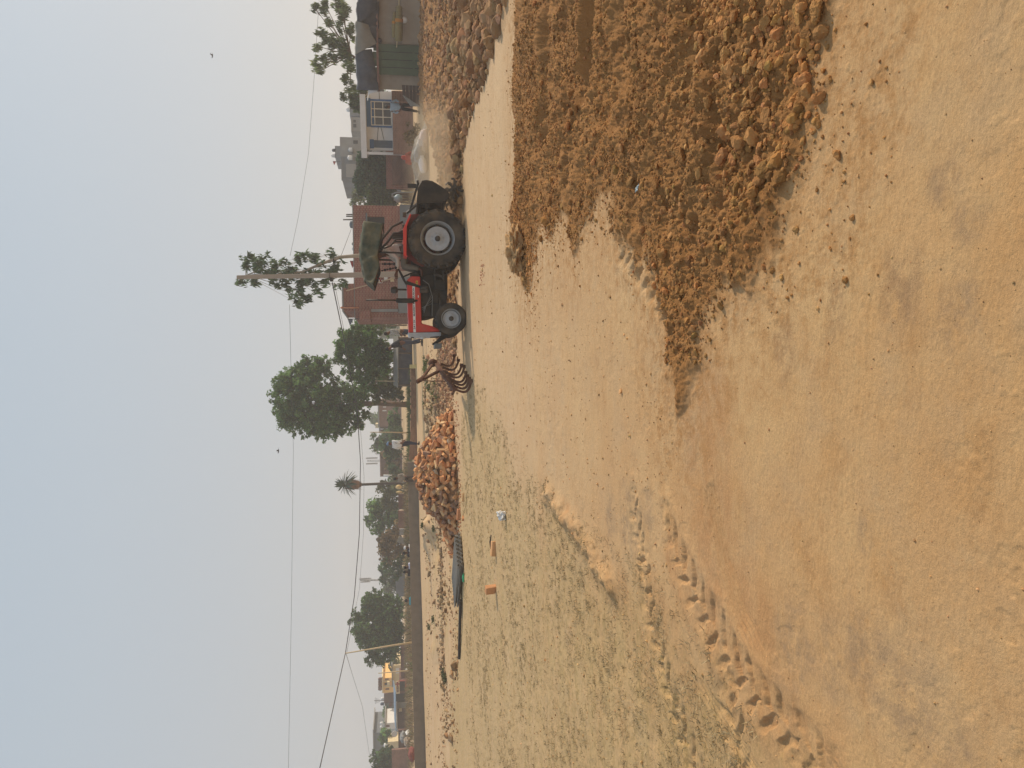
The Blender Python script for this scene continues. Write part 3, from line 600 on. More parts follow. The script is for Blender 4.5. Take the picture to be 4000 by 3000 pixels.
# ------------------------------------------------------------------ the red tractor
def c1(cx, cy): return (1300 + cx / 3.016, 600 + cy / 3.016)
def c2(cx, cy): return (1300 + cx / 3.016, 1050 + cy / 3.016)
def XZ(p, Y): q = at(p[0], p[1], Y); return (q.x, q.z)
def V1(cx, cy, Y): return at(*c1(cx, cy), Y)
def V2(cx, cy, Y): return at(*c2(cx, cy), Y)
YN, YC = 17.2, 18.03                                           # near face of the near wheels; middle of the tractor
BROWN_DUST = (0.24, 0.17, 0.10)
M_RED = mat('red paint', s2l((206, 46, 40)), 0.42, 0.10, 5, dust=0.28, dustcol=BROWN_DUST, spec=0.4)
M_BLACK = mat('grimy black', (0.022, 0.021, 0.020), 0.75, 0.3, 8, 0.3, 60, dust=0.22, dustcol=BROWN_DUST)
M_TYRE = mat('tyre rubber', (0.032, 0.030, 0.028), 0.85, 0.2, 6, 0.3, 70, dust=0.75, dustcol=(0.17, 0.125, 0.08))
M_RIM = mat('silver rim', s2l((150, 152, 152)), 0.5, 0.12, 7, metal=0.25, dust=0.4, dustcol=BROWN_DUST)
M_GREY = mat('grey paint', s2l((176, 180, 184)), 0.5, 0.08, 6, dust=0.3, dustcol=BROWN_DUST)
M_WHITE = mat('white decal', (0.78, 0.78, 0.76), 0.45, 0.04, 5)
M_INK = mat('black lettering', (0.015, 0.015, 0.017), 0.5, 0.02)
M_TARP = mat('green tarpaulin', s2l((46, 58, 46)), 0.8, 0.2, 3, 0.3, 18, dust=0.5, dustcol=(0.36, 0.27, 0.14))  # the tan dust blotches also stand in for golden sunlight on the cloth
M_STEEL = mat('dark steel', (0.045, 0.04, 0.036), 0.6, 0.25, 10, dust=0.3, dustcol=BROWN_DUST)
hub = at(1708.5, 935.5, YN + 0.17); fhub = at(1762, 1244, YN + 0.1)
tr = empty('tractor', (hub.x, YC, 0), 'old red tractor under a green cloth canopy, driving across the field', 'tractor')
def tyre(c, Rr, rim, w, lugs, parent):
    mb = MB(); h = w / 2
    prof = [(rim, -h * 0.80), (rim + 0.02, -h * 0.93), ((rim + Rr) / 2, -h * 1.0), (Rr * 0.93, -h * 0.97), (Rr * 0.965, -h * 0.80), (Rr * 0.975, 0), (Rr * 0.965, h * 0.80), (Rr * 0.93, h * 0.97), ((rim + Rr) / 2, h), (rim + 0.02, h * 0.93), (rim, h * 0.80)]
    mb.lathe(prof, c, 'Y', 56)
    if lugs:
        for i in range(lugs):
            for sd in (-1, 1):
                t = 2 * math.pi * (i + (0.5 if sd > 0 else 0)) / lugs
                def pt(a, o, r): return Vector((c.x + r * math.cos(a), c.y + o, c.z + r * math.sin(a)))
                p0 = pt(t, sd * h * 0.98, Rr * 0.965); p1 = pt(t + 0.27, sd * 0.01, Rr * 0.972)
                mb.bar(p0, p1, 0.05, 0.095, up=(math.cos(t), 0, math.sin(t)))
                mb.bar(pt(t, sd * h * 1.0, Rr * 0.955), pt(t - 0.04, sd * h * 1.02, Rr * 0.85), 0.045, 0.03, up=(0, 1, 0))
    else:
        for k in range(4):
            o = (-0.6 + 0.4 * k) * h; mb.lathe([(Rr * 0.965, o - .008), (Rr, o - 0.012), (Rr, o + 0.012), (Rr * 0.965, o + .008)], c, 'Y', 56)
    return mb.build('tyre', M_TYRE, parent)
def rear_wheel(Y, out):                                         # out = -1: its face looks at the camera
    c = Vector((hub.x, Y, 0.645)); mb = MB()
    e = out * 0.17
    mb.lathe([(0.385, e * 0.9), (0.40, e), (0.40, e * 0.95), (0.375, e * 0.75), (0.35, e * 0.55), (0.33, 0.0), (0.35, -e * 0.6), (0.39, -e * 0.85), (0.40, -e)], c, 'Y', 48)
    wh = mb.build('rear_wheel', M_RIM, tr)
    d = MB(); d.lathe([(0.0, e * 0.55), (0.09, e * 0.58), (0.11, e * 0.44), (0.22, e * 0.42), (0.275, e * 0.60), (0.285, e * 0.55), (0.285, e * 0.2), (0.0, e * 0.2)], c, 'Y', 40)
    for i in range(8):
        t = i * math.pi / 4 + .3; d.lathe([(0, e * .70), (0.012, e * .70), (0.014, e * .42)], c + Vector((0.135 * math.cos(t), 0, 0.135 * math.sin(t))), 'Y', 6, False)
        t += .2; d.box((c.x + 0.22 * math.cos(t) - .012, c.y + e * .40, c.z + 0.22 * math.sin(t) - .03), (c.x + 0.22 * math.cos(t) + .012, c.y + e * .53, c.z + 0.22 * math.sin(t) + .03))
    d.build('wheel_disc', M_GREY, wh)
    for i in range(8):
        t = i * math.pi / 4; MB().bar((c.x + .27 * math.cos(t), c.y + e * .35, c.z + .27 * math.sin(t)), (c.x + .37 * math.cos(t), c.y + e * .35, c.z + .37 * math.sin(t)), 0.07, 0.02, up=(0, 1, 0)).build('rim_lug', M_STEEL, wh)
    h = MB(); h.lathe([(0, e * 1.0), (0.045, e * 1.0), (0.06, e * .9), (0.065, e * .5)], c, 'Y', 20); h.build('hub', M_STEEL, wh)
    tyre(c, 0.655, 0.39, 0.34, 20, wh)
def front_wheel(Y, out):
    c = Vector((fhub.x, Y, 0.36)); e = out * 0.085; mb = MB()
    mb.lathe([(0.215, e * .9), (0.232, e), (0.232, e * .95), (0.21, e * .6), (0.19, e * .2), (0.20, -e * .5), (0.232, -e)], c, 'Y', 36)
    wh = mb.build('front_wheel', M_RIM, tr)
    d = MB(); d.lathe([(0, e * .6), (0.09, e * .6), (0.12, e * .35), (0.165, e * .25), (0.19, e * .45), (0.195, 0), (0, 0)], c, 'Y', 32)
    for i in range(6):
        t = i * math.pi / 3; d.lathe([(0, e * .75), (.011, e * .75), (.013, e * .4)], c + Vector((.105 * math.cos(t), 0, .105 * math.sin(t))), 'Y', 6, False)
    d.build('wheel_disc', M_GREY, wh)
    h = MB(); h.lathe([(0, e * 1.15), (0.035, e * 1.1), (0.055, e * .8), (0.06, e * .5)], c, 'Y', 18); h.build('hub', M_STEEL, wh)
    tyre(c, 0.37, 0.225, 0.17, 0, wh)
rear_wheel(YN + .17, -1); rear_wheel(2 * YC - YN - .17, 1); front_wheel(YN + .185, -1); front_wheel(2 * YC - YN - .185, 1)
# bonnet
YH = 17.76; YH2 = 2 * YC - YH
hood = MB().prism([XZ(c2(*p), YH) for p in ((872, 130), (880, 400), (893, 752), (1262, 742), (1256, 715), (1172, 674), (1048, 642), (1030, 88), (922, 84), (898, 108))], YH, YH2).build('hood', M_RED, tr, 0.035, 3)
gr_ = MB().prism([XZ(c2(*p), YH) for p in ((884, 753), (898, 798), (1000, 804), (1150, 800), (1276, 788), (1276, 746))], YH - .008, YH2 + .008).build('grille_surround', M_GREY, tr, 0.012, 2)
x0 = XZ(c2(930, 800), YH)[0]; z1 = XZ(c2(925, 800), YH)[1]; z0 = XZ(c2(1255, 795), YH)[1]
g_ = MB().box((x0 - .004, YH + .05, z0), (x0 + .05, YH2 - .05, z1)).build('grille', M_BLACK, gr_)
for yy in (YH + .13, YH2 - .13):
    MB().lathe([(0.0, -.02), (0.05, -.018), (0.065, 0), (0.065, .03)], (x0 - .012, yy, (z0 + z1) / 2 + .05), 'X', 20).build('headlight', mat('lamp glass', (0.6, 0.6, 0.58), 0.15, 0.05, 5, spec=0.6), gr_)
dec = MB().prism([XZ(c2(*p), YH) for p in ((936, 207), (966, 207), (979, 748), (949, 748))], YH - .006, YH + .004).build('name_stripe', M_WHITE, hood)
dec2 = MB().prism([(x, z) for x, z in [XZ(c2(*p), YH) for p in ((936, 207), (966, 207), (979, 748), (949, 748))]], YH2 - .004, YH2 + .006).build('name_stripe', M_WHITE, hood)
def lettering(txt, name, parent, p0, p1, h, m, y, off=0.0):     # text from point p0 to p1 on a plane facing the camera
    cu = bpy.data.curves.new(name, 'FONT'); cu.body = txt; cu.size = 1; cu.extrude = 0.0; cu.offset = off
    t = bpy.data.objects.new(name, cu); COL.objects.link(t); bpy.context.view_layer.update()
    bb = [Vector(b) for b in t.bound_box]; w = max(b.x for b in bb) - min(b.x for b in bb); hh = max(b.y for b in bb) - min(b.y for b in bb)
    mnx = min(b.x for b in bb); mny = min(b.y for b in bb)
    dg = bpy.context.evaluated_depsgraph_get(); me = bpy.data.meshes.new_from_object(t.evaluated_get(dg)); bpy.data.objects.remove(t)
    L_ = math.hypot(p1[0] - p0[0], p1[1] - p0[1]); a = math.atan2(p1[1] - p0[1], p1[0] - p0[0]); w0 = wloc(parent)
    for v in me.vertices:
        u = (v.co.x - mnx) / w * L_; q = (v.co.y - mny) / hh * h - h / 2
        v.co = (p0[0] + u * math.cos(a) - q * math.sin(a) - w0.x, y - w0.y, p0[1] + u * math.sin(a) + q * math.cos(a) - w0.z)
    me.materials.clear(); me.materials.append(m)
    o = bpy.data.objects.new(name, me); COL.objects.link(o); o.parent = parent; return o
lettering('MASSEY FERGUSON', 'lettering', dec, XZ(c2(958, 558), YH), XZ(c2(950, 224), YH), 0.040, M_INK, YH - .008, 0.022)
lettering('241', 'lettering', dec, XZ(c2(962, 714), YH), XZ(c2(960.3, 656), YH), 0.040, M_INK, YH - .008, 0.022); lettering('DI', 'lettering', dec, XZ(c2(959.8, 640), YH), XZ(c2(959, 606), YH), 0.040, M_INK, YH - .008, 0.022)
st = MB().prism([XZ(c2(*p), YH) for p in ((978, 140), (1003, 140), (1003, 184), (978, 184))], YH - .004, YH + .003).build('sticker', mat('yellow sticker', (0.62, 0.42, 0.06), 0.5), hood)
MB().prism([XZ(c2(*p), YH) for p in ((986, 152), (994, 148), (996, 172), (988, 176))], YH - .0055, YH - .0045).build('sticker_print', M_INK, st)
MB().prism([XZ(c2(*p), YH) for p in ((866, 140), (868, 185), (1036, 228), (1036, 200), (900, 150))], YH - .010, YH2 + .010).build('rubber_strap', M_BLACK, hood)
MB().box((XZ(c2(1010, 340), YH)[0], YH - .012, XZ(c2(1012, 340), YH)[1]), (XZ(c2(1010, 312), YH)[0], YH, XZ(c2(1002, 320), YH)[1])).build('badge', M_WHITE, hood)
# engine and gearbox
e = MB(); YE = 17.86; YE2 = 2 * YC - YE
e.prism([XZ(c2(*p), YE) for p in ((1034, 120), (1040, 600), (1120, 590), (1210, 560), (1340, 430), (1352, 250), (1350, 60), (1120, 60))], YE, YE2)
e.box(V2(1060, 420, YE - .05), V2(1150, 560, YE + .1)); e.box(V2(1200, 120, YE - .08), V2(1320, 260, YE + .1)); e.box(V2(1140, 280, YE - .06), V2(1240, 420, YE + .1))
e.prism([XZ(c2(*p), YE) for p in ((1180, 600), (1235, 690), (1260, 640), (1300, 560), (1250, 540))], YC - .12, YC + .12)
eng = e.build('engine', M_BLACK, tr, 0.012, 1)
for cx, cy in ((1075, 225), (1075, 262)):
    p = V2(cx, cy, YE - .10); MB().lathe([(0, .10), (.045, .10), (.05, .06), (.05, -.05), (.04, -.10), (0, -.11)], p, 'Z', 16).build('fuel_filter', M_STEEL, eng)
M_PIPE = mat('pale pipe', (0.20, 0.19, 0.17), 0.5, 0.2)
for k in range(4):
    p0 = V2(1050 + 8 * k, 460 + 20 * k, YE - .07); p1 = V2(1150, 420 - 30 * k, YE - .08); p2 = V2(1180, 400 - 40 * k, YE - .04)
    MB().tube([p0, (p0 + p1) / 2 + Vector((0, -.03, .02)), p1, p2], 0.007, 6).build('fuel_line', M_PIPE, eng)
MB().tube([V2(1060, 130, YE - .05), V2(1130, 180, YE - .1), V2(1175, 330, YE - .1), V2(1170, 560, YE - .1)], 0.011, 6).build('hose', M_PIPE, eng)
g2 = MB().prism([XZ(c1(*p), YE) for p in ((930, 1180), (925, 1300), (1000, 1430), (1060, 1640), (1340, 1640), (1325, 1380), (1260, 1000), (1050, 950))], YE + .03, YE2 - .03).build('gearbox', M_BLACK, tr, 0.02, 1)
fb = MB(); 
for yy in (YN + .42, 2 * YC - YN - .78): fb.box((V1(1300, 1490, 17.7).x, yy, V1(1200, 1490, 17.7).z - .02), (V1(1300, 1340, 17.7).x, yy + .36, V1(1200, 1340, 17.7).z + .0))
fb.bar(V1(1190, 1420, 17.6), V1(1310, 1450, 17.62), .05, .05); fb.bar(V1(1300, 1380, 17.6), V1(1300, 1500, 17.6), .26, .03, up=(0, 0, 1))
fb.build('footboard', M_STEEL, tr)
fa = MB(); fa.bar((fhub.x, YN + .2, .40), (fhub.x, 2 * YC - YN - .2, .40), .10, .10); fa.bar((fhub.x + .02, YC - .15, .42), (fhub.x + .02, YC + .15, .62), .2, .2)
for yy in (YN + .27, 2 * YC - YN - .27): fa.tube([(fhub.x, yy, .36), (fhub.x, yy, .60)], .035, 8); fa.bar((fhub.x, yy, .56), (fhub.x + .55, YC + (yy - YC) * .3, .60), .035)
fa.bar((fhub.x, YN + .12, .36), (fhub.x, 2 * YC - YN - .12, .36), .05, .05)
fa.build('front_axle', M_STEEL, tr)
ra = MB(); ra.tube([(hub.x, YN + .2, .645), (hub.x, YC - .35, .645), (hub.x, YC, .645), (hub.x, YC + .35, .645), (hub.x, 2 * YC - YN - .2, .645)], [.09, .12, .2, .12, .09], 14); ra.build('rear_axle', M_BLACK, tr)
bm_ = MB().prism([XZ(c2(*p), 17.95) for p in ((1268, 792), (1352, 768), (1356, 800), (1222, 886), (1182, 898), (1172, 880), (1212, 852))], 17.88, 18.18).build('bumper', M_BLACK, tr, .01, 1)
MB().prism([XZ(c2(*p), 17.95) for p in ((1196, 884), (1194, 938), (1280, 938), (1282, 880))], 17.80, 18.26).build('front_weight', mat('weight grey', s2l((112, 118, 118)), .6, .1, 6, dust=.3), bm_, .012, 1)
# exhaust, air cleaner
ex = MB(); Yx = 17.72
ex.tube([V2(960, 376, Yx), V2(955, 376, Yx), V2(752, 374, Yx), V2(746, 374, Yx)], [.035, .056, .056, .03], 16); ex.tube([V2(960, 376, Yx), V2(1040, 372, YE)], .026, 10)
exo = ex.build('exhaust', M_BLACK, tr)
MB().tube([V2(750, 372, Yx), V2(560, 369, Yx), V2(396, 367, Yx)], .021, 12).build('exhaust_pipe', M_STEEL, exo)
MB().tube([V2(870, 246, YC), V2(742, 244, YC)], .024, 12).build('intake_stack', M_STEEL, tr)
MB().lathe([(0, .06), (.055, .055), (.075, .03), (.075, 0), (.085, -.005), (.085, -.05), (.07, -.09), (.03, -.11), (0, -.11)], V2(712, 250, YC), 'Z', 24).build('air_cleaner', M_STEEL, tr)
# dash, wheel, seat
MB().prism([XZ(c2(*p), YC - .2) for p in ((905, 88), (930, 40), (960, 35), (1030, 60), (1030, 88))], YC - .22, YC + .22).build('dashboard', M_BLACK, tr, .02, 1)
sw = MB(); cc = V2(822, 98, YC); ax = (V2(900, 60, YC) - cc).normalized(); a_ = ax.orthogonal().normalized(); b_ = ax.cross(a_)
ring = [cc + (a_ * math.cos(t) + b_ * math.sin(t)) * .2 for t in [2 * math.pi * i / 28 for i in range(29)]]
sw.tube(ring, .015, 8, caps=False); sw.tube([cc, V2(930, 50, YC)], .02, 8)
for k in range(3): t = k * 2.09; sw.bar(cc, cc + (a_ * math.cos(t) + b_ * math.sin(t)) * .2, .02, .012)
sw.build('steering_wheel', M_BLACK, tr)
s_ = MB(); sp = V1(838, 1090, YC); s_.box((sp.x - .24, YC - .24, sp.z - .08), (sp.x + .26, YC + .24, sp.z + .0)); s_.box((sp.x + .2, YC - .23, sp.z), (sp.x + .28, YC + .23, sp.z + .28))
s_.build('seat', M_BLACK, tr, .03, 2); MB().bar((sp.x, YC, sp.z - .08), (sp.x + .05, YC, .8), .12, .12).build('seat_post', M_STEEL, tr)
# mudguards
for k in (0, 1):
    f = lambda y: y if k == 0 else 2 * YC - y
    P_ = [XZ(c1(*p), YN + .05) for p in ((832, 1205), (828, 890), (846, 850), (905, 715), (922, 712), (916, 745), (872, 860), (868, 1195), (885, 1215))]
    fe = MB().prism(P_, f(YN + .03), f(YN + .06)).build('mudguard', M_RED, tr, .006, 1)
    t_ = MB(); tp = [XZ(c1(*p), YN + .05) for p in ((870, 1206), (834, 1200), (831, 890), (848, 850), (908, 716))]
    for (xa, za), (xb, zb) in zip(tp[:-1], tp[1:]):
        a0, b0 = Vector((xa, f(YN + .06), za)), Vector((xb, f(YN + .06), zb)); a1, b1 = Vector((xa, f(YN + .44), za)), Vector((xb, f(YN + .44), zb))
        dz = Vector((0, 0, -.008)); t_.add([a0, b0, b1, a1, a0 + dz, b0 + dz, b1 + dz, a1 + dz], [(0, 1, 2, 3), (7, 6, 5, 4), (0, 4, 5, 1), (2, 6, 7, 3), (1, 5, 6, 2), (3, 7, 4, 0)])
    t_.build('mudguard_top', M_RED, fe)
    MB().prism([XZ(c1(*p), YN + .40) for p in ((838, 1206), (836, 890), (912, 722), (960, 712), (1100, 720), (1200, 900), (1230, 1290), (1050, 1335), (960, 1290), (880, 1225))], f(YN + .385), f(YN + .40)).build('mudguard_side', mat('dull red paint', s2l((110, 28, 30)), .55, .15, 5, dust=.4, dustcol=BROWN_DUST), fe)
    MB().box((V1(850, 760, 17.5).x, f(YN + .1), V1(850, 760, 17.5).z - .03), (V1(850, 712, 17.5).x, f(YN + .22), V1(822, 712, 17.5).z)).build('tail_lamp', M_STEEL, fe, .008, 1)
# canopy cloth and its frame
def cloth_patch(bm, P, nu, nv, amp, seed):
    a, b, c, d = [Vector(p) for p in P]; g = []
    for i in range(nu + 1):
        row = []
        for j in range(nv + 1):
            u, v = i / nu, j / nv; p = a * (1 - u) * (1 - v) + b * u * (1 - v) + c * u * v + d * (1 - u) * v
            e_ = min(u, 1 - u, v, 1 - v); n = (b - a).cross(d - a).normalized()
            q = mnoise.noise(Vector((p.x * 3 + seed, p.y * 3, p.z * 5 + p.x * 3))) * amp + mnoise.noise(Vector((p.x * 9 - p.z * 6, seed, p.z * 4))) * amp * .6
            row.append(bm.verts.new(p + n * q * min(1, e_ * 5)))
        g.append(row)
    for i in range(nu):
        for j in range(nv): bm.faces.new((g[i][j], g[i + 1][j], g[i + 1][j + 1], g[i][j + 1])).smooth = True
def cloth(name, patches, m, parent, amp=.03, thick=.01, nu=14, nv=8):
    bm = bmesh.new()
    for k, P in enumerate(patches): cloth_patch(bm, P, nu, nv, amp, 3.7 * k)
    bmesh.ops.remove_doubles(bm, verts=bm.verts, dist=1e-4); bmesh.ops.recalc_face_normals(bm, faces=bm.faces)
    w0 = wloc(parent)
    for v in bm.verts: v.co -= w0
    me = bpy.data.meshes.new(name); bm.to_mesh(me); bm.free(); me.materials.append(m)
    o = bpy.data.objects.new(name, me); COL.objects.link(o); o.parent = parent
    md = o.modifiers.new('thickness', 'SOLIDIFY'); md.thickness = thick; return o
ya, yb = 17.42, 17.66
lo = [V1(590, 822, ya), V1(525, 1190, ya), V1(546, 1320, ya), V1(476, 1541, ya)]; up = [V1(366, 790, yb), V1(326, 1185, yb), V1(386, 1490, yb)]
mir = lambda p: Vector((p.x, 2 * YC - p.y, p.z))
ridge = [Vector((p.x, YC, p.z + .05)) for p in up]
pat = []
for k in (0, 1):
    f = (lambda p: p) if k == 0 else mir
    pat += [[f(lo[0]), f(lo[1]), f(up[1]), f(up[0])], [f(lo[1]), f(lo[2]), f(up[2]), f(up[1])], [f(lo[2]), f(lo[3]), f(up[2]), f(up[2])][:3] + [f(up[2])],
            [f(up[0]), f(up[1]), ridge[1], ridge[0]], [f(up[1]), f(up[2]), ridge[2], ridge[1]]]
pat += [[lo[3], up[2], mir(up[2]), mir(lo[3])]]
cn = cloth('canopy', pat, M_TARP, tr, .06)
fr = MB()
for k in (0, 1):
    f = (lambda p: p) if k == 0 else mir
    for pts, r_ in (([(828, 800), (700, 862), (590, 1000), (540, 1100)], .026), ([(825, 935), (720, 935), (650, 1030), (560, 1130)], .022), ([(825, 1010), (745, 1012), (680, 1085), (620, 1110), (560, 1120)], .022), ([(830, 1172), (700, 1165), (540, 1160)], .022), ([(592, 822), (525, 1190), (546, 1320), (478, 1538)], .016)):
        fr.tube([f(V1(a, b, 17.5)) for a, b in pts], r_, 8)
for (a, b) in ((592, 822), (525, 1190), (478, 1538)): fr.tube([V1(a, b, 17.5), mir(V1(a, b, 17.5))], .016, 8)
fr.build('canopy_frame', M_BLACK, tr)
for k, (a, b) in enumerate((((545, 1300), (720, 1300)), ((530, 1390), (740, 1345)))):
    t_ = MB(); p, q = V1(*a, 17.55 + .3 * k), V1(*b, 17.55 + .3 * k); t_.tube([p, q], .006, 5)
    for i in range(6): t_.ball(p.lerp(q, .25 + i * .15), .022 + .012 * (i % 2), 8, 6)
    t_.build('tassel', mat('dark tassel', (.03, .025, .028), .9), tr)
for k, (cx, cy) in enumerate(((505, 95), (560, 140))):
    t_ = MB(); t_.bar(V2(cx - 15, cy - 30, 17.6), V2(cx + 12, cy + 20, 17.58), .05, .02); t_.bar(V2(cx, cy - 5, 17.6), V2(cx + 22, cy - 22, 17.58), .03, .015); t_.build('red_ribbon', mat('red cloth', s2l((130, 40, 38)), .8), cn)
for yy in (YC - .32, YC + .32):
    lk = MB(); lk.bar((hub.x + .15, yy, .5), (hub.x + .95, yy, .48), .05, .03); lk.bar((hub.x + .25, yy, 1.0), (hub.x + .6, yy, .5), .035); lk.build('hitch_link', M_STEEL, tr)

# ------------------------------------------------------------------ the tiller behind it
ti = empty('rotary_tiller', (V1(1300, 450, YC).x, YC, 0), 'black rotary tiller hitched behind the red tractor, throwing up dust', 'tiller')
y0, y1 = 17.25, 18.95
cov = [XZ(c1(*p), y0) for p in ((988, 585), (1000, 420), (1050, 318), (1100, 310), (1172, 322), (1260, 375), (1340, 430), (1362, 470), (1345, 455), (1250, 400), (1160, 345), (1070, 335), (1020, 430), (1010, 585))]
sh = MB().prism(cov, y0, y1).build('shield', M_STEEL, ti)
MB().prism([XZ(c1(*p), y0) for p in ((985, 592), (1000, 410), (1052, 322), (1165, 330), (1335, 430), (1372, 470), (1362, 535), (1282, 578), (1150, 590))], y0 - .02, y0 + .01).build('side_plate', M_BLACK, ti, .008, 1)
MB().prism([XZ(c1(*p), y0) for p in ((985, 592), (1000, 410), (1052, 322), (1165, 330), (1335, 430), (1372, 470), (1362, 535), (1282, 578), (1150, 590))], y1 - .01, y1 + .02).build('side_plate', M_BLACK, ti, .008, 1)
MB().box((V1(1120, 560, 17.6).x, YC - .25, V1(1120, 560, 17.6).z - .1), (V1(1120, 470, 17.6).x, YC + .25, V1(1120, 560, 17.6).z + .18)).build('gearbox', M_BLACK, ti, .02, 1)
fr = MB(); fr.bar(V1(1008, 345, 17.6), V1(905, 690, 17.75), .06, .05); fr.bar(V1(1008, 345, 18.4), V1(905, 690, 18.3), .06, .05); fr.bar(V1(1090, 400, 17.3), V1(1105, 690, 17.6), .08, .07); fr.bar(V1(1090, 400, 18.8), V1(1105, 690, 18.4), .08, .07); fr.bar(V1(1050, 590, 17.7), V1(1030, 690, 17.7), .05)
fr.bar(V1(985, 382, 17.9), V1(880, 380, 17.9), .09, .07); fr.bar(V1(1000, 330, y0), V1(1000, 330, y1), .06, .05); fr.bar(V1(1000, 590, 17.6), V1(870, 700, 17.8), .05)
fr.build('hitch_frame', M_STEEL, ti)
ro = MB(); rc = Vector((V1(1230, 480, YC).x, 0, .22)); ro.tube([(rc.x, y0, .22), (rc.x, y1, .22)], .05, 10)
for i in range(14):
    yy = y0 + .1 + i * (y1 - y0 - .2) / 13
    for j in range(3):
        t = i * .8 + j * 2.1; ro.bar((rc.x, yy, .22), (rc.x + .2 * math.cos(t), yy, .22 + .2 * math.sin(t)), .05, .012, up=(0, 1, 0)); ro.bar((rc.x + .2 * math.cos(t), yy, .22 + .2 * math.sin(t)), (rc.x + .22 * math.cos(t + .3), yy + .05, .22 + .22 * math.sin(t + .3)), .05, .012)
ro.build('rotor', M_STEEL, ti)

# ------------------------------------------------------------------ the rusty cultivator
M_RUST = mat('rusty steel', s2l((92, 56, 42)), .85, .25, 9, .4, 60, dust=.35, dustcol=(.30, .2, .12))
g = G(1843, 1497)
cu = empty('cultivator', (g.x, g.y, 0), 'rusty tined cultivator standing alone in front of the red tractor', 'cultivator')
TN = [((1280, 1120), (1440, 1025)), ((1300, 1160), (1490, 1078)), ((1330, 1215), (1527, 1135)), ((1360, 1255), (1565, 1150)), ((1382, 1295), (1592, 1225)), ((1402, 1325), (1617, 1262)), ((1424, 1372), (1641, 1292)), ((1442, 1418), (1652, 1320))]
dep = lambda k: 18.9 - 2.7 * k / 7
tops = []
for k, (a, b) in enumerate(TN):
    d = dep(k); A = V2(*a, d + .12); B = V2(*b, d); B.z = max(B.z, .015); tops.append(A)
    pts = []
    for i in range(13):
        t = i / 12; p = A.lerp(B, t); o = math.sin(math.pi * min(1, t * 1.05)) * .14
        pts.append(p + Vector((-o, 0, -o * .45)))
    mb = MB(); n = len(pts)
    for i in range(n - 1): mb.bar(pts[i], pts[i + 1], .052, .04, up=(0, 1, 0))
    mb.bar(pts[-2], pts[-1] + Vector((.04, 0, .02)), .085, .025, up=(0, 1, 0))
    mb.build('tine', M_RUST, cu)
f = MB(); f.bar(V2(1432, 1425, 16.3), V2(1180, 1075, 19.2), .07, .07); f.bar(V2(1385, 1370, 16.9), V2(1215, 1085, 19.6), .06, .06)
for k in (0, .25, .5, .75, 1): f.bar(V2(1432, 1425, 16.3).lerp(V2(1180, 1075, 19.2), k), V2(1385, 1370, 16.9).lerp(V2(1215, 1085, 19.6), k), .05, .05)
f.bar(V2(1290, 1270, 17.4), V2(1430, 1400, 16.4), .05, .03)
for T_ in tops: f.bar(T_, T_ + Vector((-.12, .1, .06)), .05, .04)
for T_ in tops[2:7:2]: f.box(T_ + Vector((-.06, -.06, -.02)), T_ + Vector((.04, .05, .09)))
f.build('frame', M_RUST, cu)
h_ = MB(); ap = V2(1030, 1318, 17.5)
for q, d in (((1190, 1105), 18.9), ((1250, 1205), 18.0)): h_.bar(ap, V2(*q, d), .06, .05)
h_.bar(ap, V2(1325, 1325, 16.9), .022, .022); h_.bar(ap + Vector((-.03, 0, .08)), V2(1070, 1285, 17.6), .09, .06); h_.ball(V2(1175, 1110, 18.8), .11, 10, 7)
h_.build('hitch_mast', M_RUST, cu)
# ------------------------------------------------------------------ brick heap
def c7(cx, cy): return (1250 + cx * .36157, 1800 + cy * .36157)
def c8(cx, cy): return (1200 + cx * .3919, 2350 + cy * .3919)
def c6(cx, cy): return (1050 + cx * .33159, 1300 + cy * .33159)
def c5(cx, cy): return (850 + cx * .30136, 850 + cy * .30136)
def c3(cx, cy): return (1150 + cx * .31646, cy * .31646)
def c4(cx, cy): return (1200 + cx * .31646, 350 + cy * .31646)
BK = [mat('brick %d' % i, s2l(c), .92, .16, 9, .35, 50, dust=.55, dustcol=(.46, .32, .2), spec=.15) for i, c in enumerate([(206, 142, 92), (212, 158, 106), (190, 124, 82), (146, 110, 90), (220, 180, 130), (176, 140, 108), (204, 192, 170)])]
def brick_mesh(i, L_=.255, w=.125, h=.082):
    r = random.Random(40 + i); bm = bmesh.new(); bmesh.ops.create_cube(bm, size=1)
    L2 = L_ * r.choice([1, 1, .95, .62, .5, .75])
    for v in bm.verts: v.co = Vector((v.co.x * L2, v.co.y * w, v.co.z * h))
    if L2 < .2:
        for v in bm.verts:
            if v.co.x > 0: v.co.x += r.uniform(-.05, .05)
    bmesh.ops.bevel(bm, geom=bm.edges[:], offset=.007, segments=1, affect='EDGES')
    for v in bm.verts: v.co += Vector((r.gauss(0, .0025), r.gauss(0, .0025), r.gauss(0, .002)))
    me = bpy.data.meshes.new('brick'); bm.to_mesh(me); bm.free(); return me
BM_ = []
for i in range(21):
    me = brick_mesh(i); me.materials.append(BK[[0, 1, 2, 0, 1, 4, 3, 0, 5, 2, 1, 0, 4, 3, 2, 1, 0, 0, 6, 2, 1][i]]); BM_.append(me)
HEAP = [(1600, 1792), (1627, 1727), (1711, 1676), (1753, 1646), (1795, 1632), (1859, 1630), (1922, 1640), (1981, 1659), (2019, 1701), (2065, 1735), (2133, 1752), (2175, 1777), (2200, 1790)]
YC_H = 22.4
hx = np.array([at(x, y, YC_H).x for y, x in HEAP]); hz = np.array([max(0, at(x, y, YC_H).z - gz(0, YC_H)) for y, x in HEAP])
o_ = np.argsort(hx); hx, hz = hx[o_], hz[o_]
def heap_z(X, Y):
    r_ = np.interp(X, hx, hz, 0, 0); k = np.clip(1 - np.abs(Y - YC_H) / (.35 + 1.15 * r_), 0, 1)
    return r_ * (1 - (1 - k) ** 1.6)
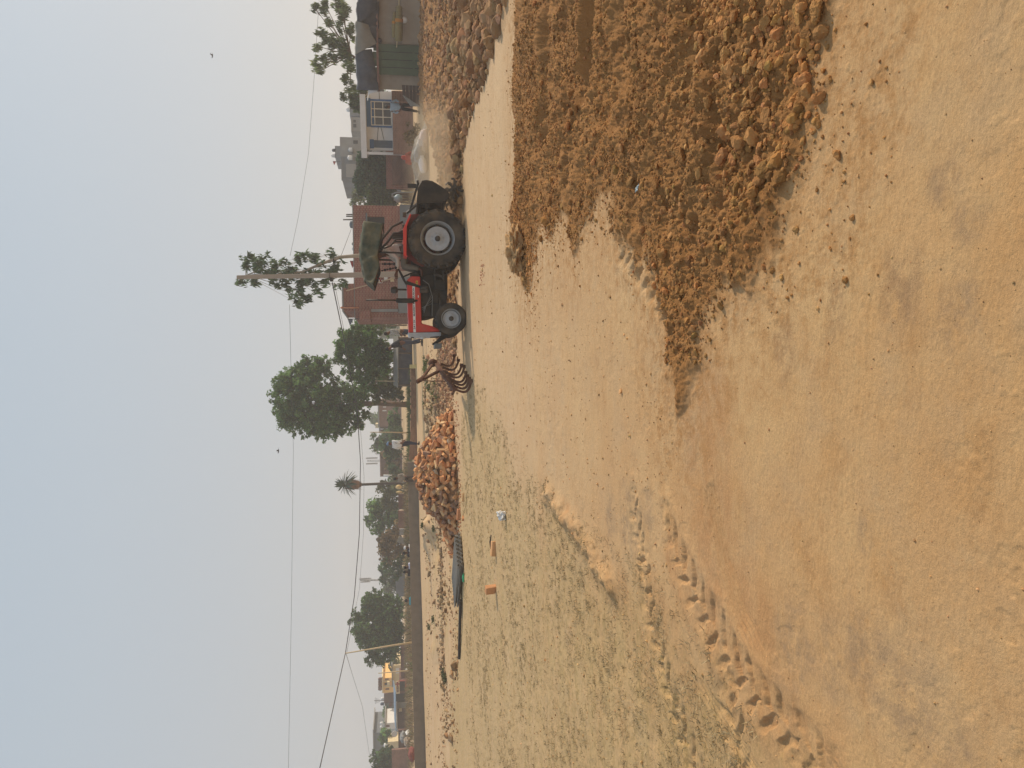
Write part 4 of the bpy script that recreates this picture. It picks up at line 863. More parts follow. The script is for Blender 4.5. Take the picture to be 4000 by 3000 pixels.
gx, gy = np.meshgrid(np.linspace(hx[0], hx[-1], 90), np.linspace(20.6, 24.2, 70))
hzz = heap_z(gx, gy); V = np.stack([gx, gy, terrain(gx, gy) + hzz * .9 - .06 + .05 * hzz * fbm(gx * 5, gy * 5, 401, 3) - (hzz < .01) * .05], -1).reshape(-1, 3)
i = np.arange(69)[:, None] * 90 + np.arange(89)[None]; F = np.stack([i, i + 1, i + 91, i + 90], -1).reshape(-1, 4)
tag(npmesh('brick_rubble', V, F, mat('brick dust', s2l((158, 116, 80)), .95, .3, 8, .8, 25), smooth=True), 'brick dust and rubble filling the brick heap', 'rubble', kind='stuff')
LB = 'reddish whole or broken brick tipped into the big loose brick heap'
def put_brick(me, loc, rot, lb=LB, grp='bricks in the big loose heap', name='brick'):
    o = bpy.data.objects.new(name, me); COL.objects.link(o); o.location = loc; o.rotation_euler = rot; return tag(o, lb, 'brick', grp)
n = 0
cand = []
while n < 292:
    X = random.uniform(hx[0] + .05, hx[-1] - .05); Y = random.uniform(20.9, 22.75)
    h = float(heap_z(np.array([X]), np.array([Y]))[0])
    slope = np.interp(X, hx, hz)
    if h < .01 or random.random() > .35 + slope * .8: continue
    if any((X - a) ** 2 + ((Y - b) * 1.0) ** 2 + (h - c) ** 2 < .105 ** 2 for a, b, c in cand) and random.random() < .93: continue
    cand.append((X, Y, h)); n += 1
    dark = abs(X - at(1700, 1975, 22).x) < .35 and random.random() < .6
    me = BM_[random.choice([6, 13, 8]) if dark else random.randrange(21)]
    put_brick(me, (X, Y, gz(X, Y) + h + random.uniform(-.02, .035)), (random.gauss(0, .6), random.gauss(0, .5), random.uniform(0, 6.28)))
# chips round the foot of the heap
P = []
for _ in range(900):
    y = random.uniform(1560, 2230); X = at(1780, y, 21.5).x; Y = random.uniform(19.9, 22.5)
    P.append((X + random.gauss(0, .1), Y, 0))
P = drop(np.array(P)); S = 0.016 * np.exp(rng.normal(size=len(P)) * .5)
M_CHIP = mat('brick chips', s2l((170, 110, 76)), .95, .3, 3, attr='tint', spec=.1)
tag(scatter_rocks('brick_chips', P, S, M_CHIP, small, .6, .2, .3), 'small brick chips strewn round the foot of the brick heap', 'rubble', kind='stuff')
# strip of rubble behind the tractor and the cultivator
P = drop(sample_px(3600, [(1700, 1255), (1696, 1500), (1712, 1660), (1770, 1650), (1776, 1480), (1790, 1330), (1770, 1255)])); S = np.clip(.022 * np.exp(rng.normal(size=len(P)) * .6), .008, .09)
tag(scatter_rocks('brick_rubble', P, S, mat('mixed rubble', s2l((150, 104, 78)), .95, .35, 3, attr='tint', spec=.1, col2=s2l((176, 146, 112))), medium, .85, .3, .3), 'strip of brick rubble behind the cultivator', 'rubble', kind='stuff')
P = drop(sample_px(1300, [(1660, 1480), (1655, 1600), (1670, 1720), (1715, 1700), (1720, 1520)])); S = np.clip(.028 * np.exp(rng.normal(size=len(P)) * .6), .01, .14)
tag(scatter_rocks('spoil', P, S, mat('spoil', s2l((150, 124, 94)), .95, .25, 3, attr='tint', spec=.1), medium, .85, .3, .25), 'lumps of spoil and rubbish along the dirt path', 'rubble', kind='stuff')
P = drop(sample_px(900, [(1655, 2020), (1655, 2160), (1672, 2260), (1700, 2700), (1735, 2700), (1722, 2200), (1710, 2020)])); S = np.clip(.022 * np.exp(rng.normal(size=len(P)) * .7), .008, .15)
tag(scatter_rocks('spoil', P, S, MATS['spoil'], medium, .85, .3, .25), 'dug up lumps of pale soil left of the brick heap', 'rubble', kind='stuff')
# single bricks and litter on the turf
for (x, y, rz, lb, k, sc_) in ((1936, 2143, .2, 'bright orange broken brick lying on dry turf in front of the sheet stack', 1, 1.0), (1938, 2301, 1.25, 'orange brick with a dark shaded face lying alone on turf', 2, 1.15), (1814, 1943, .3, 'small brick lump on packed ground just in front of the heap', 4, .8),
                               (1812, 2025, 1.0, 'half brick lying between the heap and the sheet stack', 0, .7), (1797, 2010, .1, 'long brick resting flat at the foot of the heap', 3, 1.2), (1788, 1940, .2, 'upright brick leaning at the heap foot', 1, 1.1)):
    g = G(x, y); me = brick_mesh(70 + k); me.materials.append(BK[[0, 1, 0, 2, 4][k]])
    o = put_brick(me, (g.x, g.y, terr(g.x, g.y) + .036 * sc_), (.05, .08, rz), lb, None); o.scale = (sc_,) * 3
    if k == 2: o.rotation_euler = (.1, 1.45, rz); o.location.z += .05
g = G(1972, 2010); bm = bmesh.new(); bmesh.ops.create_icosphere(bm, subdivisions=4, radius=.075)
for v in bm.verts: v.co *= 1 + .75 * mnoise.noise(v.co * 22) + .3 * mnoise.noise(v.co * 60)
me = bpy.data.meshes.new('crumpled_paper'); bm.to_mesh(me); bm.free(); me.materials.append(mat('white paper', (.72, .7, .66), .8, .1))
o = bpy.data.objects.new('crumpled_paper', me); COL.objects.link(o); o.location = (g.x, g.y, terr(g.x, g.y) + .055); tag(o, 'crumpled white paper lying on the dry turf', 'paper')
g = G(1816, 2256); mb = MB(); mb.lathe([(0, -.11), (.033, -.11), (.035, 0), (.033, .05), (.014, .09), (.014, .11), (0, .11)], (g.x, g.y, .036), 'X', 14)
tag(mb.build('bottle', mat('green plastic', (.05, .42, .18), .3, .1)), 'bright green plastic bottle beside the corrugated sheets', 'bottle')
g = G(1806, 2222); tag(MB().box((g.x - .05, g.y - .02, .01), (g.x + .06, g.y + .02, .03)).build('paper_scrap', MATS['white paper'], None, .004), 'white paper scrap at the near corner of the corrugated sheets', 'paper')
g = G(2503, 738); bm = bmesh.new(); bmesh.ops.create_grid(bm, x_segments=8, y_segments=4, size=.5)
for v in bm.verts: v.co = Vector((v.co.x * .06, v.co.y * .04, .012 * mnoise.noise(v.co * 5) + .014))
me = bpy.data.meshes.new('plastic_scrap'); bm.to_mesh(me); bm.free(); me.materials.append(mat('blue plastic', (.24, .32, .35), .35, .1))
o = bpy.data.objects.new('plastic_scrap', me); COL.objects.link(o); o.location = (g.x, g.y, terr(g.x, g.y) + .02); o.rotation_euler = (.3, .4, .6); o.modifiers.new('thickness', 'SOLIDIFY').thickness = .003
tag(o, 'pale blue plastic scrap caught in the tilled soil', 'scrap')
a, b = G(1921, 2090), G(1919, 2145); tag(MB().tube([a + Vector((0, 0, .012)), (a + b) / 2 + Vector((0, .05, .02)), b + Vector((0, 0, .012))], [.012, .016, .008], 6).build('stick', mat('dark stick', (.09, .06, .04), .9)), 'dark thin stick on turf behind the orange bricks', 'stick')
P = np.array([G(1882 + random.gauss(0, 5), random.uniform(1030, 1115))[:] for _ in range(60)]); P = drop(P); S = .012 * np.exp(rng.normal(size=60) * .5)
tag(scatter_rocks('brick_fragments', P, S, mat('red fragments', s2l((150, 70, 48)), .95, .2, 3, attr='tint'), small, .5, .3, .2), 'crushed red brick fragments on the pale path before the tractor', 'rubble', kind='stuff')

# ------------------------------------------------------------------ corrugated sheets and pole
M_SHEET = mat('cement sheet', s2l((136, 130, 120)), .9, .14, 5, .15, 60, dust=.25, dustcol=(.33, .27, .2))
def sheet_mesh(L_=1.95, W=1.02):
    nx = 96; prof = [(W * i / nx, .022 * math.sin(2 * math.pi * W * i / nx / .128)) for i in range(nx + 1)]
    vs = []; fs = []
    for e_ in (0, L_):
        for s_ in (0, -.007): vs += [(u, e_, v + s_) for u, v in prof]
    k = nx + 1
    for i in range(nx):
        fs += [(i, i + 1, 2 * k + i + 1, 2 * k + i), (k + i, 3 * k + i, 3 * k + i + 1, k + i + 1), (i, k + i, k + i + 1, i + 1), (2 * k + i, 2 * k + i + 1, 3 * k + i + 1, 3 * k + i)]
    fs += [(0, 2 * k, 3 * k, k), (nx, k + nx, 3 * k + nx, 2 * k + nx)]
    me = bpy.data.meshes.new('corrugated_sheet'); me.from_pydata(vs, [], fs); me.polygons.foreach_set('use_smooth', [True] * len(fs)); me.materials.append(M_SHEET); return me
sm_ = sheet_mesh(); N_ = G(1815, 2212); ang = math.atan2(1.45, -1.45) - math.pi / 2
for i in range(5):
    o = bpy.data.objects.new('corrugated_sheet', sm_); COL.objects.link(o)
    o.location = (N_.x + random.uniform(-.03, .05), N_.y + random.uniform(-.03, .03), terr(N_.x, N_.y) + .035 + .030 * i); o.rotation_euler = (0.012 * random.uniform(-1, 1), -.01, ang + random.uniform(-.02, .02) + .012 * i)
    tag(o, ['grey corrugated sheet at the bottom of the stack, on the ground', 'grey corrugated sheet second from the ground in the stack', 'grey corrugated sheet in the middle of the stack of five', 'grey corrugated sheet just under the topmost one', 'grey corrugated sheet on top of the stack, fully visible'][i], 'roofing sheet', 'stack of corrugated sheets')
a, b = G(1808, 2344), G(1798, 2572); M_POLE = mat('dark wood pole', (.05, .042, .034), .85, .3, 8, .3)
tag(MB().tube([a + Vector((0, 0, .06)), a.lerp(b, .5) + Vector((0, 0, .05)), b + Vector((0, 0, .035))], [.045, .042, .036], 10).build('wooden_pole', M_POLE), 'long dark wooden pole lying left of the corrugated sheets', 'pole')

# ------------------------------------------------------------------ low walls beyond the field
M_CEM = mat('weathered cement', s2l((124, 114, 102)), .92, .16, 2.5, .4, 30, dust=.3, dustcol=(.3, .24, .17))
def wall_strip(name, base, h_of, m, thick, lb, cat, cap=None):
    pts = [G(*p) for p in base]; mb = MB(); n = len(pts); vs = []
    for i, p in enumerate(pts):
        t_ = at(h_of[i], base[i][1], p.y).z
        for dy in (0, thick): vs += [(p.x, p.y + dy, p.z - .15), (p.x, p.y + dy, t_)]
    fs = []
    for i in range(n - 1):
        a = 4 * i; b = a + 4; fs += [(a, b, b + 1, a + 1), (a + 2, a + 3, b + 3, b + 2), (a + 1, b + 1, b + 3, a + 3)]
    fs += [(0, 1, 3, 2), (4 * n - 4, 4 * n - 2, 4 * n - 1, 4 * n - 3)]
    mb.add(vs, fs); o = mb.build(name, m); tag(o, lb, cat)
    return o, pts, vs
P0, P1 = G(1631, 1805), G(1663, 2960); dv = (P1 - P0); mb = MB(); n = 24; vs = []; fs = []
for i in range(n + 1):
    p = P0 + dv * (i / n * 1.35); zt = gz(P0.x, P0.y) + (at(1592, 1805, P0.y).z - P0.z) + .01 * math.sin(i * 2.3)
    for dy in (0, .35): vs += [(p.x, p.y + dy, gz(p.x, p.y) - .2), (p.x, p.y + dy, zt)]
for i in range(n): a, b = 4 * i, 4 * i + 4; fs += [(a, b, b + 1, a + 1), (a + 2, a + 3, b + 3, b + 2), (a + 1, b + 1, b + 3, a + 3)]
fs += [(0, 1, 3, 2), (4 * n, 4 * n + 2, 4 * n + 3, 4 * n + 1)]
lw = tag(mb.add(vs, fs).build('low_wall', M_CEM), 'long low cement wall closing off the far side of the field', 'wall')
M_KERB = brickmat('kerb brick', s2l((160, 120, 94)), s2l((136, 98, 78)), s2l((150, 128, 104)))
wall_strip('low_brick_wall', [(1622, 1425), (1625, 1500), (1627, 1600), (1629, 1700), (1631, 1795)], [1608, 1606, 1606, 1604, 1597], M_KERB, .3, 'low unfinished brick wall behind the dirt path', 'wall')
me0 = brick_mesh(3, .24, .12, .08); me0.materials.append(mat('dusty brick', s2l((176, 138, 108)), .92, .2, 5))
for i in range(16):
    y = random.uniform(1435, 1700); g = G(1622, y); tz = at(1607, y, g.y + .1).z
    put_brick(me0, (g.x, g.y + random.uniform(.02, .2), tz + .04), (0, 0, random.uniform(-.6, .6)), 'dusty brick left loose on top of the low unfinished brick wall', 'loose bricks on the low brick wall')
g = G(1627, 1432); tag(MB().box((g.x - .1, g.y - .3, g.z - .02), (g.x + .11, g.y - .05, g.z + .40)).build('stone_block', mat('pale yellow stone', s2l((204, 188, 132)), .9), None, .015), 'pale yellow stone block at the near end of the low brick wall', 'stone')

# ------------------------------------------------------------------ weeds
def weeds(name, P, h, n_each, lb, c=(.09, .12, .035), wd=.02):
    Q = np.repeat(P, n_each, 0) + np.concatenate([rng.normal(size=(len(P) * n_each, 2)) * h * .45, np.zeros((len(P) * n_each, 1))], 1)
    n = len(Q); a = rng.uniform(0, 2 * np.pi, n); hh = h * rng.uniform(.3, 1, n); ln = rng.normal(size=(n, 2)) * .5 * hh[:, None]
    dx = np.stack([np.cos(a), np.sin(a), 0 * a], -1) * wd; mid = Q + np.stack([ln[:, 0] * .4, ln[:, 1] * .4, hh * .6], -1); tip = Q + np.stack([ln[:, 0], ln[:, 1], hh], -1)
    V = np.stack([Q, mid + dx, tip, mid - dx], 1).reshape(-1, 3); F = np.arange(4 * n).reshape(-1, 4)
    t = np.clip(1 + rng.normal(size=(n, 1)) * .3, .4, 1.8) * (1 + rng.normal(size=(n, 3)) * .08)
    o = npmesh(name, V, F, mat('weed %s' % (c,), c, .8, .2, 2, attr='tint', trans=.3), cols=np.repeat(np.concatenate([t, np.ones((n, 1))], 1), 4, 0))
    return tag(o, lb, 'weeds', kind='stuff')
def gpts(lst): return drop(np.array([G(x, y)[:] for x, y in lst]))
weeds('weeds', gpts([(1690 + random.gauss(0, 9), random.uniform(1490, 1600)) for _ in range(12)]), .18, 18, 'low green weeds among the spoil beside the dirt path')
weeds('weeds', gpts([(1668 + random.gauss(0, 6), random.uniform(1400, 1460)) for _ in range(8)]), .2, 20, 'small green weeds by the yellow stone block')
weeds('weeds', gpts([(1740, 2640), (1735, 2625), (1745, 2650), (1680, 2450), (1695, 2420), (1690, 2050), (1700, 2065)] * 2), .16, 30, 'dusty green weed clumps on the pale ground before the low wall', (.10, .11, .05))
weeds('dry_grass', gpts([(1600 + random.gauss(0, 10), random.uniform(690, 800)) for _ in range(150)] + [(random.uniform(1575, 1615), random.uniform(480, 690)) for _ in range(130)]), .35, 22, 'tall dry grass before the ivy wall and the blue house', (.30, .24, .12), .012)
weeds('weeds', gpts([(random.uniform(1575, 1605), random.uniform(600, 700)) for _ in range(50)]), .3, 25, 'green weeds between dry grass and the tarpaulin heap', (.12, .14, .05))
P = np.array([G(1618, y)[:] for y in np.linspace(1440, 1850, 90)]); P[:, 1] += rng.uniform(1.0, 9, 90); P[:, 2] = ramp(P[:, 0], P[:, 1])
weeds('weeds', P, .45, 30, 'rank green weeds behind the low unfinished brick wall', (.09, .12, .04), .02)
P = np.array([G(1630, y)[:] for y in np.linspace(1860, 3100, 260)]); P[:, 1] += rng.uniform(1.0, 14, 260); P[:, 2] = ramp(P[:, 0], P[:, 1]) + .1
weeds('dry_grass', P, .75, 30, 'tall dry grass and thorny growth behind the cement wall', (.20, .15, .085), .02)
weeds('weeds', P[::5] + np.array([0, -.3, 0]), .7, 26, 'green weeds growing behind the cement wall', (.10, .13, .05), .025)
# ------------------------------------------------------------------ trees
def leaf_mesh(name, C, Rad, nl, ls, m, parent, droop=.3, long=2.0, tint=.28):   # clumps at C of radius Rad, nl leaves each
    n = len(C); Q = np.repeat(C, nl, 0); rr = np.repeat(Rad, nl)
    d = rng.normal(size=(n * nl, 3)); d /= np.linalg.norm(d, axis=1)[:, None]; d *= (rng.random((n * nl, 1)) ** .45)
    Q = Q + d * rr[:, None] * np.array([1, 1, .8])
    ax = rng.normal(size=(n * nl, 3)) + d * .6; ax[:, 2] -= droop * 2; ax /= np.linalg.norm(ax, axis=1)[:, None]
    sd = np.cross(ax, rng.normal(size=(n * nl, 3))); sd /= np.linalg.norm(sd, axis=1)[:, None]
    s = ls * rng.uniform(.6, 1.3, (n * nl, 1)); L_ = ax * s * long / 2; W = sd * s / 2
    V = np.stack([Q - L_, Q + W, Q + L_, Q - W], 1).reshape(-1, 3); F = np.arange(4 * n * nl).reshape(-1, 4)
    ct = np.repeat(np.clip(1 + rng.normal(size=(n, 1)) * tint, .5, 1.8), nl, 0); t = ct * np.clip(1 + rng.normal(size=(n * nl, 1)) * .2, .5, 1.6) * (1 + rng.normal(size=(n * nl, 3)) * .05)
    return npmesh(name, V, F, m, parent, cols=np.repeat(np.concatenate([t, np.ones((n * nl, 1))], 1), 4, 0))
M_BARK = mat('bark', s2l((112, 92, 74)), .95, .25, 4, .6, 20)
M_PBARK = mat('pale bark', s2l((158, 146, 130)), .9, .2, 3, .3, 20)
def leafmat(c, tr=.25): return mat('leaf %s' % (c,), c, .75, .22, .6, attr='tint', trans=tr, spec=.2)
NEEM = leafmat((.110, .195, .058), .5); DARK = leafmat((.075, .13, .05), .45); EUC = leafmat((.095, .145, .075), .45); OLIVE = leafmat((.14, .145, .065), .3); BRN = leafmat((.20, .14, .07)); IVY = leafmat((.036, .075, .032)); PALE = leafmat((.15, .18, .085), .3)
def tree(name, d, stems, blobs, lb, leaf=NEEM, dens=1.0, ls=.16, clump=.42, nl=26, cat='tree', group=None, bark=M_BARK, droop=.3, long=2.0, hollow=.45, flat=1.0, limb=True):
    base = at(*stems[0][0][0], d); base.z = min(base.z, gz(base.x, d)) if gz(base.x, d) - base.z < .6 else base.z
    root = empty(name, base, lb, cat, group); s = d / FPX
    tops = []
    tb = MB()
    for st in stems:
        pts = [at(p[0], p[1], d) for p, w_ in st]; pts[0].z = min(pts[0].z, gz(pts[0].x, d) - .05); tb.tube(pts, [w_ * s / 2 for p, w_ in st], 9); tops.append((pts[-1], st[-1][1] * s / 2))
    tb.build('trunk', bark, root)
    C = []; Rd = []; lm = MB()
    for bi, (x, y, ry_, rx_) in enumerate(blobs):                   # rx_: half width along the picture's y, ry_: half height
        c = at(x, y, d); hw = rx_ * s; hh = ry_ * s; hd = (hw * .6 + hh * .4) * flat
        c.y += random.uniform(-.2, .2) * hd
        n = max(5, int(dens * 5.2 * (hw * hh + hw * hd + hh * hd) / 3 / (clump ** 2)))
        v = rng.normal(size=(n, 3)); v /= np.linalg.norm(v, axis=1)[:, None]; r_ = hollow + (1.04 - hollow) * rng.random((n, 1)) ** .6
        r_ = r_ * (1 + .17 * rng.normal(size=(n, 1)))
        q = np.array(c) + v * r_ * np.array([hw, hd, hh]); C.append(q); Rd.append(clump * rng.uniform(.6, 1.25, n))
        if limb:
            t0, r0 = min(tops, key=lambda t: (t[0] - c).length)
            mid = t0.lerp(c, .5) + Vector((random.uniform(-.2, .2), random.uniform(-.2, .2), random.uniform(0, .25))) * min(1, hw)
            lm.tube([t0, mid, c], [r0 * .7, r0 * .45, r0 * .2], 6)
            for k in range(0, n, max(1, n // 14)):
                p = Vector(q[k]); lm.tube([mid.lerp(c, .6), mid.lerp(c, .6).lerp(p, .55) + Vector((0, 0, .08)), p], [r0 * .22, r0 * .14, .008], 5)
    if limb: lm.build('limbs', bark, root)
    leaf_mesh('crown', np.concatenate(C), np.concatenate(Rd), nl, ls, leaf, root, droop, long)
    return root
# tall slender tree behind the concrete pole
tree('eucalyptus_tree', 38.5, [[((1600, 985), 15), ((1407, 998), 15), ((1330, 1004), 13), ((1262, 1028), 11), ((1180, 1062), 8), ((1080, 1072), 6), ((960, 1075), 3)]],
     [(960, 1010, 34, 24), (1000, 1030, 50, 40), (945, 1105, 16, 14), (985, 1100, 34, 22), (1040, 1050, 52, 45), (1080, 1110, 42, 34), (1130, 1055, 60, 50), (1165, 1135, 45, 45), (1190, 1000, 36, 28), (1200, 1080, 45, 50), (1240, 1010, 40, 36), (1250, 1130, 45, 32), (1285, 1060, 36, 45), (1300, 990, 20, 18), (1325, 1035, 24, 26), (1330, 1110, 26, 14), (1165, 1185, 18, 12), (1200, 1165, 28, 20)],
     'tall slender eucalyptus with hanging leaves behind the concrete pole', EUC, .55, .10, .26, 13, bark=M_PBARK, droop=.9, long=3.0, hollow=.1)
# the big round neem and its neighbour
tree('neem_tree', 60, [[((1598, 1582), 22), ((1500, 1578), 17), ((1436, 1574), 15), ((1390, 1572), 12)], [((1440, 1576), 10), ((1412, 1584), 9), ((1370, 1592), 7)]],
     [(1130, 1560, 60, 100), (1110, 1500, 40, 45), (1175, 1480, 60, 65), (1175, 1620, 70, 75), (1240, 1560, 80, 120), (1250, 1440, 36, 40), (1205, 1420, 30, 24), (1270, 1650, 70, 65), (1290, 1690, 40, 28), (1320, 1570, 70, 85), (1360, 1640, 48, 45), (1390, 1560, 40, 55), (1408, 1530, 24, 24), (1405, 1655, 20, 18), (1260, 1410, 22, 14), (1430, 1620, 22, 18), (1130, 1650, 40, 36)],
     'largest tree, a round neem with one bare straight trunk', NEEM, 1.0, .125, .30, 30)
tree('neem_tree', 54, [[((1592, 1352), 7), ((1520, 1350), 6), ((1470, 1346), 5), ((1420, 1350), 4)], [((1592, 1366), 7), ((1540, 1364), 6), ((1508, 1374), 6), ((1460, 1390), 4)]],
     [(1360, 1340, 42, 55), (1350, 1400, 40, 55), (1400, 1300, 40, 45), (1410, 1370, 55, 75), (1420, 1450, 50, 55), (1460, 1330, 48, 60), (1470, 1420, 50, 65), (1330, 1360, 20, 34), (1500, 1390, 34, 60), (1440, 1500, 36, 30)],
     'bushy neem on two thin stems right of the largest tree', NEEM, 1.0, .12, .29, 28)
tree('bushy_tree', 57, [[((1588, 1495), 8), ((1545, 1500), 6), ((1500, 1500), 4)]], [(1480, 1490, 40, 40), (1510, 1530, 45, 40), (1470, 1550, 28, 26), (1525, 1470, 38, 45), (1545, 1520, 26, 45)], 'pale olive bushy tree between the two neems', OLIVE, .9, .15, .36, 26)
tree('thin_tree', 72, [[((1580, 1262), 5), ((1500, 1265), 4)]], [(1450, 1265, 45, 22), (1500, 1260, 45, 30), (1540, 1255, 30, 40)], 'small dark tree just left of the brick house', DARK, .8, .17, .45, 24)
tree('sparse_tree', 62, [[((1580, 1270), 6), ((1450, 1275), 4)]], [(1430, 1275, 24, 22), (1460, 1262, 24, 26), (1480, 1290, 24, 26), (1500, 1270, 24, 26)], 'sparse pale tree behind the two standing men', PALE, .45, .15, .4, 22)
# left of the brick heap
tree('neem_tree', 92, [[((1580, 2010), 7), ((1520, 2012), 5)]], [(1470, 1980, 34, 34), (1480, 2030, 42, 50), (1500, 1990, 44, 50), (1500, 2070, 36, 36), (1530, 2030, 34, 60), (1460, 2010, 26, 30)], 'mid green round tree left of the palm', NEEM, .9, .24, .6, 26)
tree('olive_shrub', 86, [[((1580, 1945), 5), ((1545, 1942), 4)]], [(1510, 1920, 30, 36), (1530, 1960, 30, 34), (1545, 1905, 26, 30)], 'olive brown bush at the foot of the palm', OLIVE, .9, .22, .5, 24, cat='shrub')
tree('thorn_tree', 80, [[((1590, 2140), 6), ((1540, 2140), 5)]], [(1510, 2110, 34, 40), (1520, 2150, 36, 42), (1545, 2080, 26, 34), (1550, 2130, 28, 50), (1500, 2135, 22, 26)], 'brown leafed thorn tree behind the cement wall', BRN, .85, .18, .45, 26)
tree('thorn_tree', 84, [[((1590, 2205), 6), ((1540, 2200), 5)]], [(1510, 2190, 30, 30), (1535, 2200, 32, 34), (1555, 2175, 24, 34), (1550, 2225, 24, 28)], 'grey green thorn tree beside the brown leafed one', DARK, .8, .2, .5, 24)
tree('slim_tree', 100, [[((1585, 2245), 5), ((1520, 2242), 4)]], [(1490, 2235, 18, 18), (1515, 2245, 28, 24), (1545, 2260, 28, 40), (1500, 2265, 12, 10)], 'small dark tree under the antenna mast', DARK, .8, .26, .6, 22)
tree('round_tree', 82, [[((1600, 2465), 8), ((1555, 2460), 7)]], [(1430, 2440, 50, 75), (1425, 2500, 38, 45), (1460, 2370, 44, 50), (1480, 2430, 60, 90), (1475, 2520, 55, 60), (1515, 2400, 50, 70), (1520, 2500, 50, 70), (1500, 2560, 40, 30), (1540, 2450, 36, 80), (1450, 2350, 34, 36), (1545, 2370, 26, 40)],
     'round dark green tree by the leaning bamboo pole', leafmat((.085, .15, .048), .45), 1.0, .17, .42, 28)
tree('round_tree', 88, [[((1580, 2985), 8), ((1530, 2985), 7)]], [(1485, 2975, 36, 40), (1510, 2950, 28, 36), (1500, 3010, 40, 40), (1525, 2985, 20, 50)], 'dark tree behind the brown brick wall at the far end', DARK, 1, .22, .5, 26)
# distant trees in the middle
for k, (x, y, h_, w_, d, lb) in enumerate([(1478, 1635, 30, 28, 150, 'hazy tree behind the far brick terrace'), (1500, 1720, 44, 45, 105, 'grey green tree behind the man in a blue turban'), (1530, 1745, 34, 50, 85, 'dark bush right of the man in a blue turban'), (1530, 1790, 34, 40, 95, 'grey brown thorn bush left of the turbaned man'), (1545, 1850, 26, 36, 90, 'dark bush behind the person sitting in the shade'), (1545, 1640, 24, 40, 85, 'dark bush behind the low unfinished brick wall'),
                                           (1548, 1700, 24, 40, 88, 'dark bush left of the thin bamboo pole'), (1552, 1882, 24, 34, 84, 'dark bush just right of the palm trunk'), (1520, 2290, 30, 36, 130, 'hazy far tree left of the antenna mast'), (1540, 2590, 14, 26, 105, 'small bush at the left of the round dark tree'), (1512, 2800, 10, 24, 120, 'small tree above the blue roof'), (1510, 2885, 26, 36, 100, 'dusty tree before the grey building')]):
    tree('far_tree', d, [[((1585, y), 4), ((x, y), 3)]], [(x - h_ * .3, y - w_ * .3, h_ * .7, w_ * .6), (x, y + w_ * .35, h_ * .8, w_ * .6), (x + h_ * .35, y - w_ * .1, h_ * .6, w_ * .8)], lb, [DARK, NEEM, OLIVE, BRN][[0, 0, 0, 3, 0, 0, 0, 2, 0, 2, 1, 1][k]], .9, .003 * d, .006 * d, 22, group='distant trees')
# palm
pd = 74; ptop = at(1372, 1891, pd); pb = at(1600, 1886, pd)
pm = empty('palm_tree', (pb.x, pd, gz(pb.x, pd)), 'lone palm with a round head of fronds on a thin bare trunk', 'palm')
MB().tube([(pb.x, pd, gz(pb.x, pd) - .1), at(1500, 1889, pd), at(1408, 1893, pd)], [.16, .13, .13], 10).build('trunk', mat('palm bark', s2l((74, 66, 60)), .95, .2), pm)
sk = MB(); sk.tube([at(1412, 1893, pd), at(1400, 1893, pd), at(1375, 1893, pd), at(1352, 1891, pd)], [.18, .38, .46, .2], 12)
for k in range(46):
    a = random.uniform(0, 6.28); z_ = random.uniform(0, 1); p = at(1356 + 44 * z_, 1893, pd) + Vector((math.cos(a), math.sin(a), 0)) * .4; sk.tube([p + Vector((0, 0, .3)), p + Vector((math.cos(a) * .08, math.sin(a) * .08, -.35))], [.03, .008], 4)
sk.build('dead_fronds', mat('dead frond', s2l((132, 104, 84)), .95, .3), pm)
fr = []; hc = at(1350, 1891, pd); up_ = Vector((0, 0, 1))
for k in range(58):
    a = k * 2.39996; el = -.85 + 2.2 * (k + .5) / 58; L_ = random.uniform(1.05, 1.35) * (1.15 if el < 0 else 1)
    d_ = Vector((math.cos(a) * math.cos(el), math.sin(a) * math.cos(el), math.sin(el))); sd = d_.cross(up_).normalized()
    pts = [hc + d_ * (L_ * t) + up_ * (-.30 * t * t * math.cos(el)) for t in (.1, .3, .5, .7, .85, 1)]; wd = [.05, .11, .13, .11, .06, .004]
    for t in range(5):
        for s_ in (-1, 1):                                     # a folded blade: two strips meeting at a rib
            f_ = up_ * .035 * (1 if t < 4 else .3); fr.append((pts[t], pts[t + 1], pts[t + 1] + sd * s_ * wd[t + 1] + f_, pts[t] + sd * s_ * wd[t] + f_))
V = np.array([[tuple(v) for v in f] for f in fr]).reshape(-1, 3); F = np.arange(len(V)).reshape(-1, 4)
npmesh('crown', V, F, leafmat((.050, .085, .048), .15), pm, cols=np.ones((len(V), 4)))
# drooping branches over the shed
tree('drumstick_tree', 43, [[((1600, 235), 12), ((1400, 232), 10), ((1372, 215), 8)]],
     [(1226, 25, 12, 20), (1270, 15, 14, 14), (1262, 40, 10, 14), (1285, 85, 10, 12), (1330, 20, 40, 25), (1345, 60, 34, 30), (1310, 5, 26, 16), (1255, 130, 16, 16), (1240, 180, 16, 24), (1275, 150, 16, 20), (1300, 180, 20, 22), (1310, 150, 20, 26), (1230, 255, 18, 20), (1270, 235, 26, 24), (1255, 275, 24, 22), (1300, 225, 14, 16), (1345, 200, 30, 45), (1365, 270, 24, 36), (1350, 320, 14, 20), (1368, 340, 20, 26), (1325, 105, 14, 20), (1370, 130, 20, 40)],
     'feathery green branches drooping over the roof of the tarpaulin shed', leafmat((.13, .165, .065), .45), .5, .075, .22, 22, droop=1.3, long=4.2, hollow=.1)
tree('creeper_tree', 49, [[((1560, 380), 7), ((1420, 375), 5)]], [(1385, 385, 26, 26), (1400, 420, 16, 26), (1378, 375, 14, 16), (1410, 360, 24, 20), (1425, 372, 18, 12), (1345, 378, 10, 8)], 'green creeper trailing over the corner of the blue and white house', leafmat((.08, .11, .035)), .8, .09, .24, 26, droop=1, long=3)
